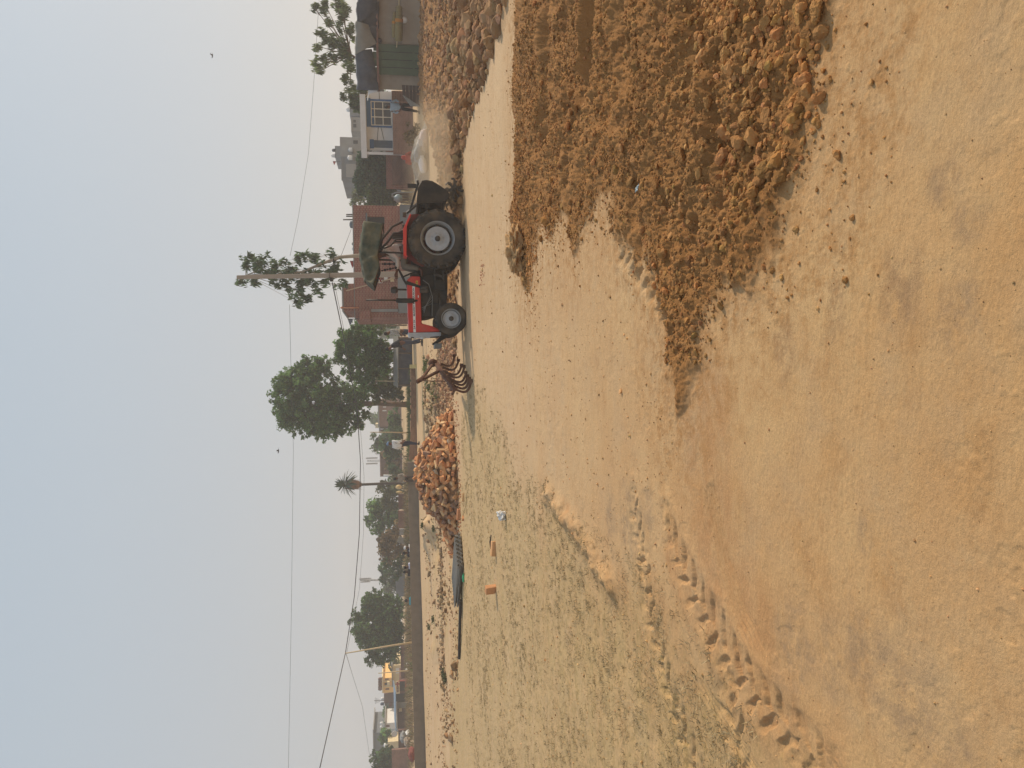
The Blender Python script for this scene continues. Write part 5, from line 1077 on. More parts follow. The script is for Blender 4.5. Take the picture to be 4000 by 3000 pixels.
tree('young_tree', 51, [[((1560, 372), 3), ((1500, 376), 2)]], [(1500, 372, 16, 16), (1515, 380, 10, 12)], 'small young tree against the white house wall', NEEM, .6, .09, .2, 20)
tree('wispy_tree', 62, [[((1520, 785), 5), ((1400, 778), 3)]], [(1385, 770, 14, 16), (1375, 785, 14, 14), (1400, 760, 16, 16), (1410, 790, 16, 18), (1395, 775, 18, 22)], 'wispy pale tree above the right end of the brick house', PALE, .45, .13, .3, 22)
# ivy bank
def bank(name, x0, y0, x1, y1, d, depth, leaf, lb, ls=.13, n=900, base=1545):
    a, b = at(x0, y0, d), at(x1, y1, d); X0, X1 = sorted((a.x, b.x)); zt, zb = max(a.z, b.z), min(a.z, b.z)
    q = np.stack([rng.uniform(X0, X1, n), d + rng.uniform(0, depth, n), zb + (zt - zb) * rng.random(n) ** .8], -1)
    q[:, 2] += .25 * fbm(q[:, 0] * .8, q[:, 2] * .8, 501, 3) * (q[:, 2] - zb) / (zt - zb) * 2
    r_ = empty(name, ((X0 + X1) / 2, d, gz((X0 + X1) / 2, d)), lb, 'hedge')
    leaf_mesh('foliage', q, .3 * rng.uniform(.6, 1.3, n), 26, ls, leaf, r_, .5, 2)
    st = MB()
    for k in range(14): p = Vector(q[k]); st.tube([(p.x, d + depth / 2, gz(p.x, d)), (p.x + .1, d + depth / 2, zb + .2), p], [.05, .03, .01], 5)
    st.build('stem', M_BARK, r_)
bank('ivy_bank', 1393, 742, 1512, 604, 54, 1.6, IVY, 'dense dark ivy bank between the blue house and the brick house', .14, 1100)
bank('shrub_bank', 1430, 790, 1545, 735, 53, 1.0, leafmat((.07, .10, .03)), 'lighter green shrub between the dark ivy and the brick house', .12, 380)
# ------------------------------------------------------------------ buildings
def rect(x0, y0, x1, y1, d):                                   # picture rectangle (x: down, y: along) at distance d -> X0, X1, Zlow, Zhigh
    X0 = at((x0 + x1) / 2, max(y0, y1), d).x; X1 = at((x0 + x1) / 2, min(y0, y1), d).x
    ym = (y0 + y1) / 2; return X0, X1, at(max(x0, x1), ym, d).z, at(min(x0, x1), ym, d).z
def bx(x0, y0, x1, y1, d, depth, toground=False):
    X0, X1, zl, zh = rect(x0, y0, x1, y1, d)
    if toground: zl = min(zl, gz((X0 + X1) / 2, d)) - .1
    return (X0, d, zl), (X1, d + depth, zh)
def part(name, r, d, depth, m, parent, bevel=0.0, toground=False):
    return MB().box(*bx(*r, d, depth, toground)).build(name, m, parent, bevel)
def thing(name, r, d, lb, cat, group=None):
    X0, X1, zl, zh = rect(*r, d); return empty(name, ((X0 + X1) / 2, d, gz((X0 + X1) / 2, d)), lb, cat, group)
def holed(mb, X0, X1, z0, z1, y0, y1, holes):                  # a wall with real openings
    xs = sorted({X0, X1} | {h[0] for h in holes} | {h[1] for h in holes}); zs = sorted({z0, z1} | {h[2] for h in holes} | {h[3] for h in holes})
    for xa, xb in zip(xs[:-1], xs[1:]):
        for za, zb in zip(zs[:-1], zs[1:]):
            cx, cz = (xa + xb) / 2, (za + zb) / 2
            if any(h[0] < cx < h[1] and h[2] < cz < h[3] for h in holes): continue
            mb.box((xa, y0, za), (xb, y1, zb))
    return mb
WB = brickmat('red brick wall', s2l((148, 88, 76)), s2l((128, 76, 66)), s2l((168, 142, 126)))
WB2 = brickmat('old brick wall', s2l((142, 106, 90)), s2l((122, 90, 78)), s2l((148, 124, 110)))
WB3 = brickmat('brown brick wall', s2l((112, 80, 72)), s2l((98, 70, 64)), s2l((120, 98, 88)))
PLA = mat('mud plaster', s2l((150, 136, 120)), .95, .16, 1.2, .3, 20, dust=.3, dustcol=(.18, .14, .10))
CON = mat('bare concrete', s2l((136, 136, 134)), .9, .14, 1.2, .2, 20); CON2 = mat('dark concrete', s2l((104, 110, 116)), .9, .16, .8, .2, 20)
WHT = mat('whitewash', s2l((214, 214, 212)), .85, .06, 1, dust=.15, dustcol=(.4, .36, .3)); BLU = mat('blue paint', s2l((48, 92, 140)), .7, .12, 3); DRK = mat('dark inside', (.022, .022, .024), .8, .2)  # last one: near-black colour stands in for the shade inside rooms
WIN = mat('window glass', (.05, .05, .055), .25, .2, 3, spec=.6); CRM = mat('cream paint', s2l((214, 196, 156)), .8, .08, 1.5); YEL = mat('yellow paint', s2l((232, 190, 120)), .8, .06, 1.5); PVC = mat('white tank', (.74, .73, .70), .5, .05)
# brick house behind the tractor
B = thing('brick_house', (1382, 1240, 1620, 805), 45, 'unplastered red brick house standing behind the tractor', 'house')
X0, X1, zl, zh = rect(1384, 1240, 1600, 803, 45); zl = gz(X0, 45) - .1
hole = rect(1434, 875, 1502, 846, 45); dr = rect(1540, 1195, 1640, 1165, 45)
mb = MB(); holed(mb, X0, X1, zl, zh, 45, 45.25, [hole]); mb.box((X0, 45.25, zl), (X0 + .25, 50, zh)); mb.box((X1 - .25, 45.25, zl), (X1, 50, zh)); mb.box((X0 + .25, 49.75, zl), (X1 - .25, 50, zh)); mb.build('wall', WB, B, fix=False)
MB().box((X0 - .0, 45.0, zh), (X1 + .12, 50, zh + .06)).build('roof', CON, B)
w_ = MB().box((hole[0], 45.16, hole[2]), (hole[1], 45.2, hole[3])).build('window', DRK, B)
MB().box((hole[0] - .1, 44.5, hole[3] - .02), (hole[1] + .1, 44.99, hole[3] + .06)).build('window_shade', CON2, w_)
tw = bx(1342, 1214, 1384, 1108, 44.99, 4.5); tw_ = MB().box((tw[0][0], 44.96, zh + .06), (tw[1][0], 49.5, tw[1][2])); tw_.build('stair_head', WB, B)
MB().box((tw[0][0] - .05, 44.9, tw[1][2]), (tw[1][0] + .05, 49.5, tw[1][2] + .09)).build('stair_roof', CON, B)
part('balcony', (1404, 1247, 1446, 1213), 44.4, 3.0, WB, B)
p = at(1332, 1202, 44.9); mb = MB(); mb.tube([at(1402, 1203, 44.9), at(1338, 1202, 44.9)], .045, 8); mb.tube([at(1338, 1202, 44.9), at(1328, 1202, 44.9)], [.1, .01], 8); mb.build('downpipe', mat('terracotta pipe', s2l((190, 130, 100)), .8), B)
mb = MB(); mb.bar(at(1563, 1080, 44.93), at(1352, 1136, 44.93), .09, .06); mb.build('stair_slab', mat('pale plaster edge', s2l((186, 164, 140)), .9), B)
part('plinth', (1562, 873, 1640, 800), 44.9, .09, CON2, B, 0, True); part('plinth', (1555, 1222, 1620, 1075), 44.9, .09, CON, B, 0, True)
r_ = part('corner_post', (1450, 1218, 1560, 1207), 44.9, .09, CON, B)
for i, (x, y) in enumerate(((1500, 1085), (1525, 1092), (1480, 1098))): part('poster', (x, y + 8, x + 14, y - 8), 44.96, .035, [WHT, CRM, WHT][i], B)
mb = MB(); 
for y, x in ((858, 1340), (845, 1352), (838, 1352)): mb.tube([at(1384, y, 46), at(x, y, 46)], .04, 6)
mb.build('rod', M_STEEL, B)
for (x, y, lb, m_, w) in ((1372, 872, 'grey water tank on the roof of the brick house', CON2, 14), (1377, 966, 'white bundle lying on the brick house roof edge', WHT, 7), (1376, 948, 'small grey bundle on the brick house roof edge', CON, 6)):
    r_ = bx(x - w * .6, y + w, x + w * .8, y - w, 46.5, .8); c = ((r_[0][0] + r_[1][0]) / 2, 46.9); h_ = r_[1][2] - (zh + .06); rr = (r_[1][0] - r_[0][0]) / 2
    tag(MB().lathe([(0, 0), (rr, 0), (rr * 1.03, h_ * .5), (rr, h_ * .8), (rr * .4, h_), (0, h_)], (c[0], c[1], zh + .06), 'Z', 16).build('water_tank' if w > 10 else 'bundle', m_), lb, 'tank' if w > 10 else 'bundle')
def flag(x0, x1, y, d, m_, lb, up=10):
    f_ = empty('flag', at(x1, y, d), lb, 'flag'); MB().tube([at(x1, y, d), at(x0, y, d)], .025, 6).build('pole', M_STEEL, f_)
    a = at(x0, y, d); q = MB().prism([(a.x, a.z), (a.x - .42, a.z - .03 - .1), (a.x - .04, a.z - .32)], d - .012, d + .012); q.build('cloth', m_, f_)
flag(1358, 1403, 1246, 44.6, mat('blue flag', s2l((86, 96, 110)), .8), 'small blue grey pennant on the corner of the brick house'); flag(1367, 1395, 1020, 45.2, mat('red flag', s2l((150, 50, 46)), .8), 'small red pennant on the brick house roof')
# blue and white house
_before = set(bpy.data.objects)
d = 50; H = thing('white_house', (1408, 590, 1560, 370), d, 'whitewashed house with blue trim, a barred window and a porch', 'house')
X0, X1, zl, zh = rect(1432, 585, 1545, 372, d); zl = gz(X0, d) - .1
wn = rect(1450, 496, 1530, 408, d); do = rect(1446, 578, 1534, 550, d)
mb = MB(); holed(mb, X0, X1, zl, zh, d, d + .25, [wn, do]); mb.box((X0, d + .25, zl), (X0 + .25, d + 6, zh)); mb.box((X1 - .25, d + .25, zl), (X1, d + 6, zh)); mb.box((X0 + .25, d + 5.75, zl), (X1 - .25, d + 6, zh)); mb.build('wall', WHT, H, fix=False)
rz_ = rect(1409, 600, 1433, 366, d - .8); MB().box((rz_[0], d - .8, zh), (rz_[1], d + 6.2, rz_[3])).build('roof', WHT, H)
MB().box((rect(1440, 500, 1450, 400, d)[0], d - .02, wn[3]), (rect(1440, 500, 1450, 396, d)[1], d - .003, zh - .02)).build('blue_band', BLU, H)
wi = MB(); fw = .055
xs = [wn[0], wn[0] + (wn[1] - wn[0]) / 3, wn[0] + (wn[1] - wn[0]) * 2 / 3, wn[1] - fw]; zs = [wn[2], wn[2] + (wn[3] - wn[2]) * .40, wn[2] + (wn[3] - wn[2]) * .80, wn[3] - fw]
for x in xs: wi.box((x, d + .03, wn[2]), (x + fw, d + .09, wn[3]))
for z in zs:
    for x in range(3): wi.box((xs[x] + fw, d + .032, z), (xs[x + 1], d + .088, z + fw))
wo = wi.build('window', mat('cream frame', s2l((222, 214, 196)), .7), H, fix=False)
MB().box((wn[0], d + .12, wn[2]), (wn[1], d + .14, wn[3])).build('pane', WIN, wo)
MB().box((wn[0] + fw, d + .034, zs[2] + fw + .01), (wn[1] - fw, d + .05, wn[3] - fw - .01)).build('blue_shutter', BLU, wo)
mb = MB(); mb.box((wn[1] + .003, d - .06, wn[2]), (wn[1] + .12, d - .003, wn[3])); mb.box((wn[0] - .12, d - .06, wn[2]), (wn[0] - .003, d - .003, wn[3])); mb.build('window_surround', BLU, H)
do_ = MB().box((do[0], d + .18, do[2]), (do[1], d + .22, do[3])).build('door', mat('slate door', s2l((82, 100, 118)), .6), H)
MB().box((do[0] - .05, d - .03, do[3] - .25), (do[1] + .05, d - .003, do[3] + .02)).build('door_lintel', BLU, H)
q = rect(1452, 590, 1534, 580, d - .7); MB().box((q[0], d - .75, gz(q[0], d)), (q[1], d - .45, zh)).build('porch_post', WHT, H)
M_WIRE = mat('wire', (.05, .05, .055), .6, .05)
mb = MB(); mb.tube([at(1478, 500, d - .04), at(1474, 550, d - .04)], .018, 5); mb.tube([at(1488, 500, d - .04), at(1500, 548, d - .04)], .018, 5); mb.tube([at(1482, 374, d - .04), at(1484, 405, d - .04)], .018, 5); mb.build('cable', M_WIRE, H)
def turn(before, px, py, dd, extra=0.02):                       # a building set at a slant: turned about its near left corner to face the field
    c = at(px, py, dd); a = -math.atan2(c.x, c.y) - extra; M = Matrix.Translation((c.x, c.y, 0)) @ Matrix.Rotation(a, 4, 'Z') @ Matrix.Translation((-c.x, -c.y, 0))
    bpy.context.view_layer.update()
    for o in set(bpy.data.objects) - before:
        if not o.parent: o.matrix_world = M @ o.matrix_world
turn(_before, 1500, 586, 50)
wl = part('brick_wall', (1534, 600, 1575, 375), d - 1.4, .25, WB2, None, 0, True); tag(wl, 'low brick wall in front of the whitewashed house', 'wall')
wl = part('brick_wall', (1508, 735, 1572, 590), 52, .28, WB, None, 0, True); tag(wl, 'red brick wall below the dark ivy bank', 'wall')
wl = part('brick_wall', (1532, 720, 1580, 610), 49.5, .25, WB3, None, 0, True); tag(wl, 'lower brown brick wall in front of the ivy wall', 'wall')
# grey towers
T = thing('grey_tower_house', (1300, 700, 1409, 533), 78, 'grey concrete house with a stepped roof and water tanks', 'house')
part('wall', (1335, 700, 1400, 612), 78, 8, CON2, T, 0, True); part('wall', (1328, 612, 1409, 536), 79, 8, CON, T, 0, True); part('roof_block', (1310, 618, 1330, 570), 80, 4, CON, T)
part('wall_panel', (1352, 692, 1392, 640), 77.95, .045, CON, T); part('parapet', (1333, 703, 1338, 612), 77.9, .25, CON2, T)
w_ = part('window', (1380, 560, 1398, 548), 78.9, .095, DRK, T)
for k, (x, y) in enumerate(((1398, 640), (1397, 668))): part('window', (x - 8, y + 6, x + 3, y - 6), 77.9, .095, DRK, T)
def tank(x0, x1, y, w, d, m_, lb):
    X0, X1, zl, zh = rect(x0, y + w, x1, y - w, d); r_ = (X1 - X0) / 2; c = ((X0 + X1) / 2, d + r_, zl); h_ = zh - zl
    t_ = MB().lathe([(0, 0), (r_, 0), (r_, h_ * .3), (r_ * 1.04, h_ * .33), (r_, h_ * .36), (r_, h_ * .62), (r_ * 1.04, h_ * .65), (r_, h_ * .68), (r_ * .9, h_ * .85), (r_ * .35, h_ * .95), (r_ * .3, h_), (0, h_)], c, 'Z', 20).build('water_tank', m_)
    tag(t_, lb, 'tank', 'rooftop water tanks')
    if r_ * 2 < 1.4 or True:
        pass
tank(1360, 1377, 582, 8, 78.4, PVC, 'white tank on the wall of the right block of the grey tower house'); tank(1356, 1376, 614, 9, 77.6, PVC, 'larger white tank by the step of the grey tower house')
tank(1296, 1309, 585, 6, 80.5, mat('black tank', (.03, .035, .05), .5), 'small black tank topping the grey tower house'); tank(1293, 1310, 606, 7, 80.2, PVC, 'white tank topping the grey tower house beside the black one')
mb = MB(); mb.box(*bx(1376, 592, 1379, 572, 78.2, .9)); mb.build('tank_shelf', CON, T); MB().box(*bx(1376, 624, 1379, 604, 77.5, .6)).build('tank_shelf', CON, T); MB().box(*bx(1309, 616, 1312, 570, 80, 3)).build('tank_shelf', CON2, T)
flag(1300, 1330, 630, 79, MATS['red flag'], 'tiny red pennant on the grey tower house')
R_ = thing('grey_house', (1368, 520, 1412, 380), 84, 'row of low grey concrete rooms beyond the whitewashed house', 'house')
part('wall', (1374, 512, 1412, 458), 84, 6, CON, R_, 0, True); part('wall', (1366, 452, 1412, 380), 85, 6, CON2, R_, 0, True)
part('window', (1380, 478, 1390, 468), 83.95, .045, DRK, R_); part('window', (1380, 497, 1392, 484), 83.95, .045, DRK, R_); part('parapet', (1371, 512, 1375, 456), 83.9, 6, CON, R_)
tank(1352, 1368, 424, 9, 85.4, PVC, 'white tank on the grey rooms beyond the whitewashed house'); tank(1352, 1368, 384, 7, 85.6, PVC, 'white tank half hidden by creeper above the whitewashed house')
# tarpaulin shed on the right
_before = set(bpy.data.objects)
d = 35; S = thing('shed', (1460, 360, 1640, -80), d, 'mud plastered shed with a green wooden gate under black tarpaulins', 'shed')
X0, X1, zl, zh = rect(1478, 352, 1645, -140, d); gt = rect(1458, 299, 1652, 190, d); zl = gz(X0, d) - .1
mb = MB(); holed(mb, X0, X1, zl, zh, d, d + .3, [(gt[0] + .1, gt[1] - .1, zl, zh)]); mb.box((X0, d + .3, zl), (X0 + .3, d + 5, zh)); mb.box((X0 + .3, d + 4.7, zl), (X1, d + 5, zh)); mb.build('wall', PLA, S, fix=False)
MB().box((X0 - .1, d - .25, zh), (X1, d + 5.1, zh + .10)).build('roof', mat('old roof', s2l((128, 96, 84)), .9), S)
part('lower_render', (1566, 188, 1645, -140), d - .06, .055, mat('lower render', s2l((162, 146, 128)), .95, .14, 1, .3, 20), S, 0, True)
ga = empty('gate', (gt[0], d - .2, gt[2]), None, None); ga.parent = S; ga.location = Vector((gt[0], d - .2, gz(gt[0], d))) - S.location
GRN = mat('green gate paint', s2l((84, 98, 76)), .75, .18, 2.5, dust=.3, dustcol=(.10, .085, .06))
ww = (gt[1] - gt[0]) / 4
mb = MB()
for k in range(4): mb.box((gt[0] + k * ww + .012, d - .1, gz(gt[0], d) + .03), (gt[0] + (k + 1) * ww - .012, d - .05, gt[3] - .03 * (k % 2)))
mb.box((gt[0], d - .05, gz(gt[0], d) + .3), (gt[1], d - .02, gz(gt[0], d) + .4)); mb.box((gt[0], d - .05, gt[3] - .4), (gt[1], d - .02, gt[3] - .3)); mb.build('planks', GRN, ga, fix=False)
MB().box((gt[0] + .1, d + .31, zl), (gt[1] - .1, d + .36, zh)).build('inside_shade_sheet', DRK, S)  # black sheet standing in for the shade behind the gate
pn = part('poster', (1448, 275, 1462, 258), d - .3, .02, WHT, S)
def hang(name, poly, d, m_, lb, amp=.10, cat='tarpaulin'):      # draped sheet: left-top, right-top, right-bottom, left-bottom as picture points
    bm = bmesh.new(); a, b, c, e = [at(x, y, d) for x, y in poly]; nu, nv = 34, 16; g = []
    for i in range(nu + 1):
        row = []
        for j in range(nv + 1):
            u, v = i / nu, j / nv; p = a.lerp(b, u).lerp(e.lerp(c, u), v)
            f_ = mnoise.noise(Vector((p.x * 2.2, v * 1.2, d + amp * 9))) * 1.3 + mnoise.noise(Vector((p.x * 6, p.z * 2.5, 3))) * .5
            row.append(bm.verts.new(p + Vector((0, -abs(math.sin(math.pi * min(1, v * 1.0))) * amp * 1.6 + f_ * amp * (.35 + .65 * v) - .12, (.05 * mnoise.noise(Vector((p.x * 3, 7, v * 2)))) * (1 if v in (0, 1) else .4)))))
        g.append(row)
    for i in range(nu):
        for j in range(nv): bm.faces.new((g[i][j], g[i][j + 1], g[i + 1][j + 1], g[i + 1][j])).smooth = True
    back = [bm.verts.new(r[0].co + Vector((0, .9, .08))) for r in g]
    for i in range(nu): bm.faces.new((g[i][0], g[i + 1][0], back[i + 1], back[i])).smooth = True
    me = bpy.data.meshes.new(name); bm.to_mesh(me); bm.free(); me.materials.append(m_)
    o = bpy.data.objects.new(name, me); COL.objects.link(o); md = o.modifiers.new('thickness', 'SOLIDIFY'); md.thickness = .012
    return tag(o, lb, cat)
TB = mat('black tarpaulin', s2l((52, 50, 56)), .62, .25, 2, .3, 15, dust=.3, dustcol=(.16, .14, .13)); TB2 = mat('slate tarpaulin', s2l((62, 66, 76)), .6, .2, 2, .3, 15, dust=.35, dustcol=(.2, .18, .16)); TG = mat('grey tarpaulin', s2l((126, 124, 116)), .7, .15, 2, .3, 15, dust=.3)
hang('tarpaulin', [(1398, 345), (1394, 205), (1455, 200), (1482, 348)], d - .15, TB2, 'dark slate tarpaulin bulging over the shed roof left of its gate')
hang('tarpaulin', [(1392, 215), (1396, 100), (1440, 112), (1472, 178)], d - .25, TG, 'grey tarpaulin folded over the middle of the shed roof', .08)
hang('tarpaulin', [(1408, 112), (1406, -120), (1488, -120), (1472, 66)], d - .2, TB, 'black tarpaulin hanging from the right end of the shed roof')
hang('tarpaulin', [(1424, 200), (1420, 120), (1478, 118), (1476, 196)], d - .12, TB, 'black tarpaulin showing beneath the grey one on the shed', .07)
hang('tarpaulin', [(1400, 130), (1402, 40), (1484, 40), (1480, 132)], d - .1, TB, 'black tarpaulin strip between the grey one and the right end of the shed', .07)
# rolled mats on a pole
pl = MB().tube([at(1549, 188, d - .35), at(1556, 100, d - .38), at(1560, -60, d - .35)], .03, 8).build('bamboo_pole', mat('bamboo', s2l((184, 164, 126)), .7, .12, 6)); tag(pl, 'horizontal bamboo pole carrying rolled mats along the shed wall', 'pole')
MT = mat('straw mat', s2l((134, 120, 82)), .9, .15, 10, .4, 40); MO = mat('orange band', s2l((176, 120, 56)), .9)
for k, (xc, ya, yb, w, lb) in enumerate(((1558, 36, 158, 15, 'thick rolled straw mat with an orange band hung on the shed pole'), (1540, 56, 145, 8, 'thin rolled straw mat lying on top of the thick one'))):
    p, q = at(xc, ya, d - .6), at(xc - 2, yb, d - .6); R0_ = w * d / FPX; ro = empty('rolled_mat', p.lerp(q, .5), lb, 'mat')
    pts = [p.lerp(q, t) for t in (0, .03, .35, .7, .97, 1)]; MB().tube(pts, [R0_ * .45, R0_ * .7, R0_ * .9, R0_ * 1.05, R0_ * .95, R0_ * .6], 16).build('roll', MT, ro)
    MB().tube([p.lerp(q, .36), p.lerp(q, .46)], R0_ * 1.07, 16).build('band', MO, ro)
    sp_ = MB()
    for t in np.linspace(.06, .94, 9): sp_.lathe([(R0_ * .93, -.006), (R0_ * 1.04, 0), (R0_ * .93, .006)], p.lerp(q, t), 'X', 14)
    sp_.build('binding', mat('rope', s2l((110, 98, 70)), .9), ro)
p = at(1574, 86, d - .55); tag(MB().ball(p, .16, 12, 8, (.9, .7, 1.25)).build('plastic_bag', mat('white bag', (.66, .65, .62), .5)), 'white plastic bag hanging below the rolled mats', 'bag')
tag(MB().lathe([(0, 0), (.09, 0), (.11, .14), (.06, .2), (0, .2)], at(1492, 172, d - .14), 'Z', 14).build('pot', mat('dark pot', (.05, .035, .03), .6)), 'small dark pot hung on the shed wall', 'pot')
turn(_before, 1560, 353, 35)
# leaning dark sheets beside the shed
q = [at(1570, 332, 33.9), at(1573, 370, 33.9), at(1604, 413, 33.7), at(1640, 414, 33.6), at(1640, 335, 33.7)]
pk = empty('plank_stack', (q[3].x, 33.8, gz(q[3].x, 33.8)), 'dark planks stacked aslant against the left corner of the shed', 'planks')
for k in range(5):
    t0, t1 = k / 5, (k + .9) / 5
    MB().add([q[0].lerp(q[4], t0), q[1].lerp(q[3], t0), q[1].lerp(q[3], t1), q[0].lerp(q[4], t1)] + [v + Vector((0, .06, 0)) for v in (q[0].lerp(q[4], t0), q[1].lerp(q[3], t0), q[1].lerp(q[3], t1), q[0].lerp(q[4], t1))], [(0, 1, 2, 3), (7, 6, 5, 4), (0, 4, 5, 1), (1, 5, 6, 2), (2, 6, 7, 3), (3, 7, 4, 0)]).build('plank', mat('dark plank', s2l((72, 58, 50)), .9, .2, 4), pk)
MB().add([q[1], q[2], q[3], q[1] + Vector((0, .08, 0)), q[2] + Vector((0, .08, 0)), q[3] + Vector((0, .08, 0))], [(0, 1, 2), (5, 4, 3), (0, 3, 4, 1), (1, 4, 5, 2), (2, 5, 3, 0)]).build('end_board', mat('pale board', s2l((128, 124, 116)), .9), pk)
g = G(1560, 372); part_ = part('brick_pillar', (1530, 395, 1570, 355), 40, .4, WB2, None, 0, True); tag(part_, 'brick stub wall between the shed and the whitewashed house', 'wall')
tag(hang('awning', [(1440, 372), (1442, 350), (1500, 348), (1498, 362)], 37, WHT, 'pale cloth strip hanging at the left corner of the shed', .05), None, 'cloth')
# heap under tarpaulin with sacks
d = 31.5; XA, XB = at(1640, 770, d).x, at(1640, 470, d).x; n1, n2 = 150, 50
ux, uy = np.meshgrid(np.linspace(XA, XB, n1), np.linspace(-1.1, 1.1, n2)); L_ = XB - XA
prof = np.interp((ux - XA) / L_, [0, .1, .25, .42, .6, .75, .9, 1], [.2, .34, .45, .52, .55, .46, .3, .05])
zz = prof * np.clip(1 - (uy / 1.1) ** 2, 0, 1) ** .7 * (1 + .45 * fbm(ux * 1.8, uy * 1.8, 601, 4)) + .11 * ridged(ux * 2.2 + uy * 1.5, uy * .7, 603, 3) * prof
V = np.stack([ux, d + .5 + uy, ramp(ux, d + uy) + zz - .02], -1).reshape(-1, 3); i = np.arange(n2 - 1)[:, None] * n1 + np.arange(n1 - 1)[None]
TH_ = mat('dusty grey tarpaulin', s2l((116, 112, 104)), .75, .18, 1.6, .3, 12, dust=.5, dustcol=(.30, .25, .18))
o = npmesh('tarpaulin_heap', V, np.stack([i, i + 1, i + n1 + 1, i + n1], -1).reshape(-1, 4), TH_, smooth=True); tag(o, 'long heap covered with grey tarpaulin behind the far tilled strip', 'heap')
for k, (x, y, w, h_, lb) in enumerate(((1655, 545, .42, .20, 'pale sack with a pinkish tint lying on the right of the tarpaulin heap'), (1648, 575, .36, .2, 'light grey sack slumped on the tarpaulin heap'), (1650, 640, .38, .16, 'white sack spread at the left of the tarpaulin heap'), (1640, 598, .4, .24, 'bluish grey sack on the crest of the tarpaulin heap'))):
    c = at(x, y, d - .65); bm = bmesh.new(); bmesh.ops.create_icosphere(bm, subdivisions=4, radius=1)
    for v in bm.verts:
        e_ = 1 + .16 * mnoise.noise(v.co * 2.2 + Vector((k * 5, 0, 0))) + .07 * mnoise.noise(v.co * 6); v.co = Vector((math.copysign(abs(v.co.x) ** .75, v.co.x) * w, math.copysign(abs(v.co.y) ** .8, v.co.y) * .28, v.co.z * h_)) * e_
    me = bpy.data.meshes.new('sack'); bm.to_mesh(me); bm.free(); me.polygons.foreach_set('use_smooth', [True] * len(me.polygons)); me.materials.append([mat('pink sack', s2l((198, 182, 176)), .8), mat('grey sack', s2l((186, 182, 176)), .8), WHT, mat('blue grey sack', s2l((142, 144, 142)), .8)][k])
    o = bpy.data.objects.new('sack', me); COL.objects.link(o); o.location = c; o.rotation_euler = (0, random.uniform(-.2, .2), 0); tag(o, lb, 'sack', 'sacks on the tarpaulin heap')
tree('dry_bush', 36, [[((1640, 528), 3), ((1600, 530), 2)]], [(1600, 530, 28, 26), (1590, 515, 20, 18), (1615, 545, 22, 20), (1620, 505, 24, 22)], 'dry brown bush behind the tarpaulin heap', BRN, .7, .05, .2, 30, cat='bush', droop=0, long=4)
# odds by the ivy
p = at(1556, 775, 47); tag(MB().lathe([(0, 0), (.16, .02), (.26, .18), (.25, .36), (.15, .46), (.12, .5), (.15, .54), (0, .5)], (p.x, 47, p.z - .25), 'Z', 20).build('water_pot', mat('blue pot', s2l((140, 160, 166)), .5)), 'pale blue round pot standing before the lighter shrub', 'pot')
p = at(1538, 752, 48); tag(MB().tube([(p.x + .05, 48, gz(p.x, 48)), (p.x, 48, p.z - .15), (p.x - .1, 48, p.z + .1), (p.x - .3, 48, p.z + .08)], [.05, .05, .045, .06], 8).build('hand_pump', mat('pump grey', s2l((140, 146, 148)), .5)), 'grey bent hand pump beside the pale blue pot', 'pump')
# long black and grey shelter behind the men
d = 52; LT = thing('tarpaulin_shelter', (1530, 1512, 1580, 1315), d, 'long low shelter roofed with grey tarpaulin behind the neems', 'shelter')
a, b, c, e = at(1553, 1512, d), at(1555, 1312, d), at(1536, 1316, d + 1.6), at(1536, 1505, d + 1.6)
MB().add([a, b, c, e] + [v - Vector((0, 0, .05)) for v in (a, b, c, e)], [(0, 1, 2, 3), (7, 6, 5, 4), (0, 4, 5, 1), (1, 5, 6, 2), (2, 6, 7, 3), (3, 7, 4, 0)]).build('roof', TG, LT)
part('wall', (1556, 1510, 1600, 1316), d + .12, .1, TB2, LT, 0, True)
for y in (1505, 1440, 1380, 1320): MB().tube([(at(1550, y, d).x, d + .05, gz(0, d)), at(1556, y, d + .05)], .05, 6).build('post', M_BARK, LT)
# far terraces in the middle
def house(name, d, lb, pieces, cat='house', group=None):
    r_ = pieces[0][1]; Hh = thing(name, r_, d, lb, cat, group)
    for nm, r_, dd, dp, m_, tg in pieces: part(nm, r_, d + dd, dp, m_, Hh, 0, tg)
    return Hh
house('brick_terrace', 112, 'far brown brick terrace seen under the largest tree', [('wall', (1480, 1665, 1570, 1560), 0, 8, WB2, True), ('roof', (1476, 1668, 1481, 1558), -.5, 9, CON, False), ('window', (1494, 1606, 1510, 1602), -.06, .055, WHT, False), ('window', (1496, 1592, 1508, 1588), -.06, .055, WHT, False), ('door', (1514, 1618, 1536, 1612), -.06, .055, CRM, False), ('door', (1516, 1632, 1530, 1627), -.06, .055, WHT, False)])
house('brick_terrace', 118, 'far brick block with a white column left of the largest tree', [('wall', (1484, 1690, 1570, 1645), 0, 8, WB3, True), ('roof', (1480, 1692, 1485, 1644), -.4, 9, CON, False), ('column', (1486, 1678, 1516, 1674), -.5, .4, WHT, False), ('roof_room', (1466, 1672, 1481, 1656), 1, 4, CRM, False), ('window', (1500, 1662, 1510, 1656), -.06, .055, WHT, False)])
house('long_low_house', 120, 'long low brown house left of the turbaned man', [('wall', (1488, 1860, 1570, 1775), 0, 8, WB3, True), ('roof', (1484, 1862, 1489, 1773), -.4, 9, WB2, False), ('roof_tank', (1466, 1775, 1484, 1767), 1, 2, PVC, False)])
house('green_shed', 110, 'low dark green shed behind the tarpaulin shelter', [('wall', (1485, 1315, 1545, 1275), 0, 5, mat('green grey wall', s2l((118, 126, 116)), .9), True), ('roof', (1482, 1318, 1487, 1272), -.3, 5.5, CON, False)], 'shed')
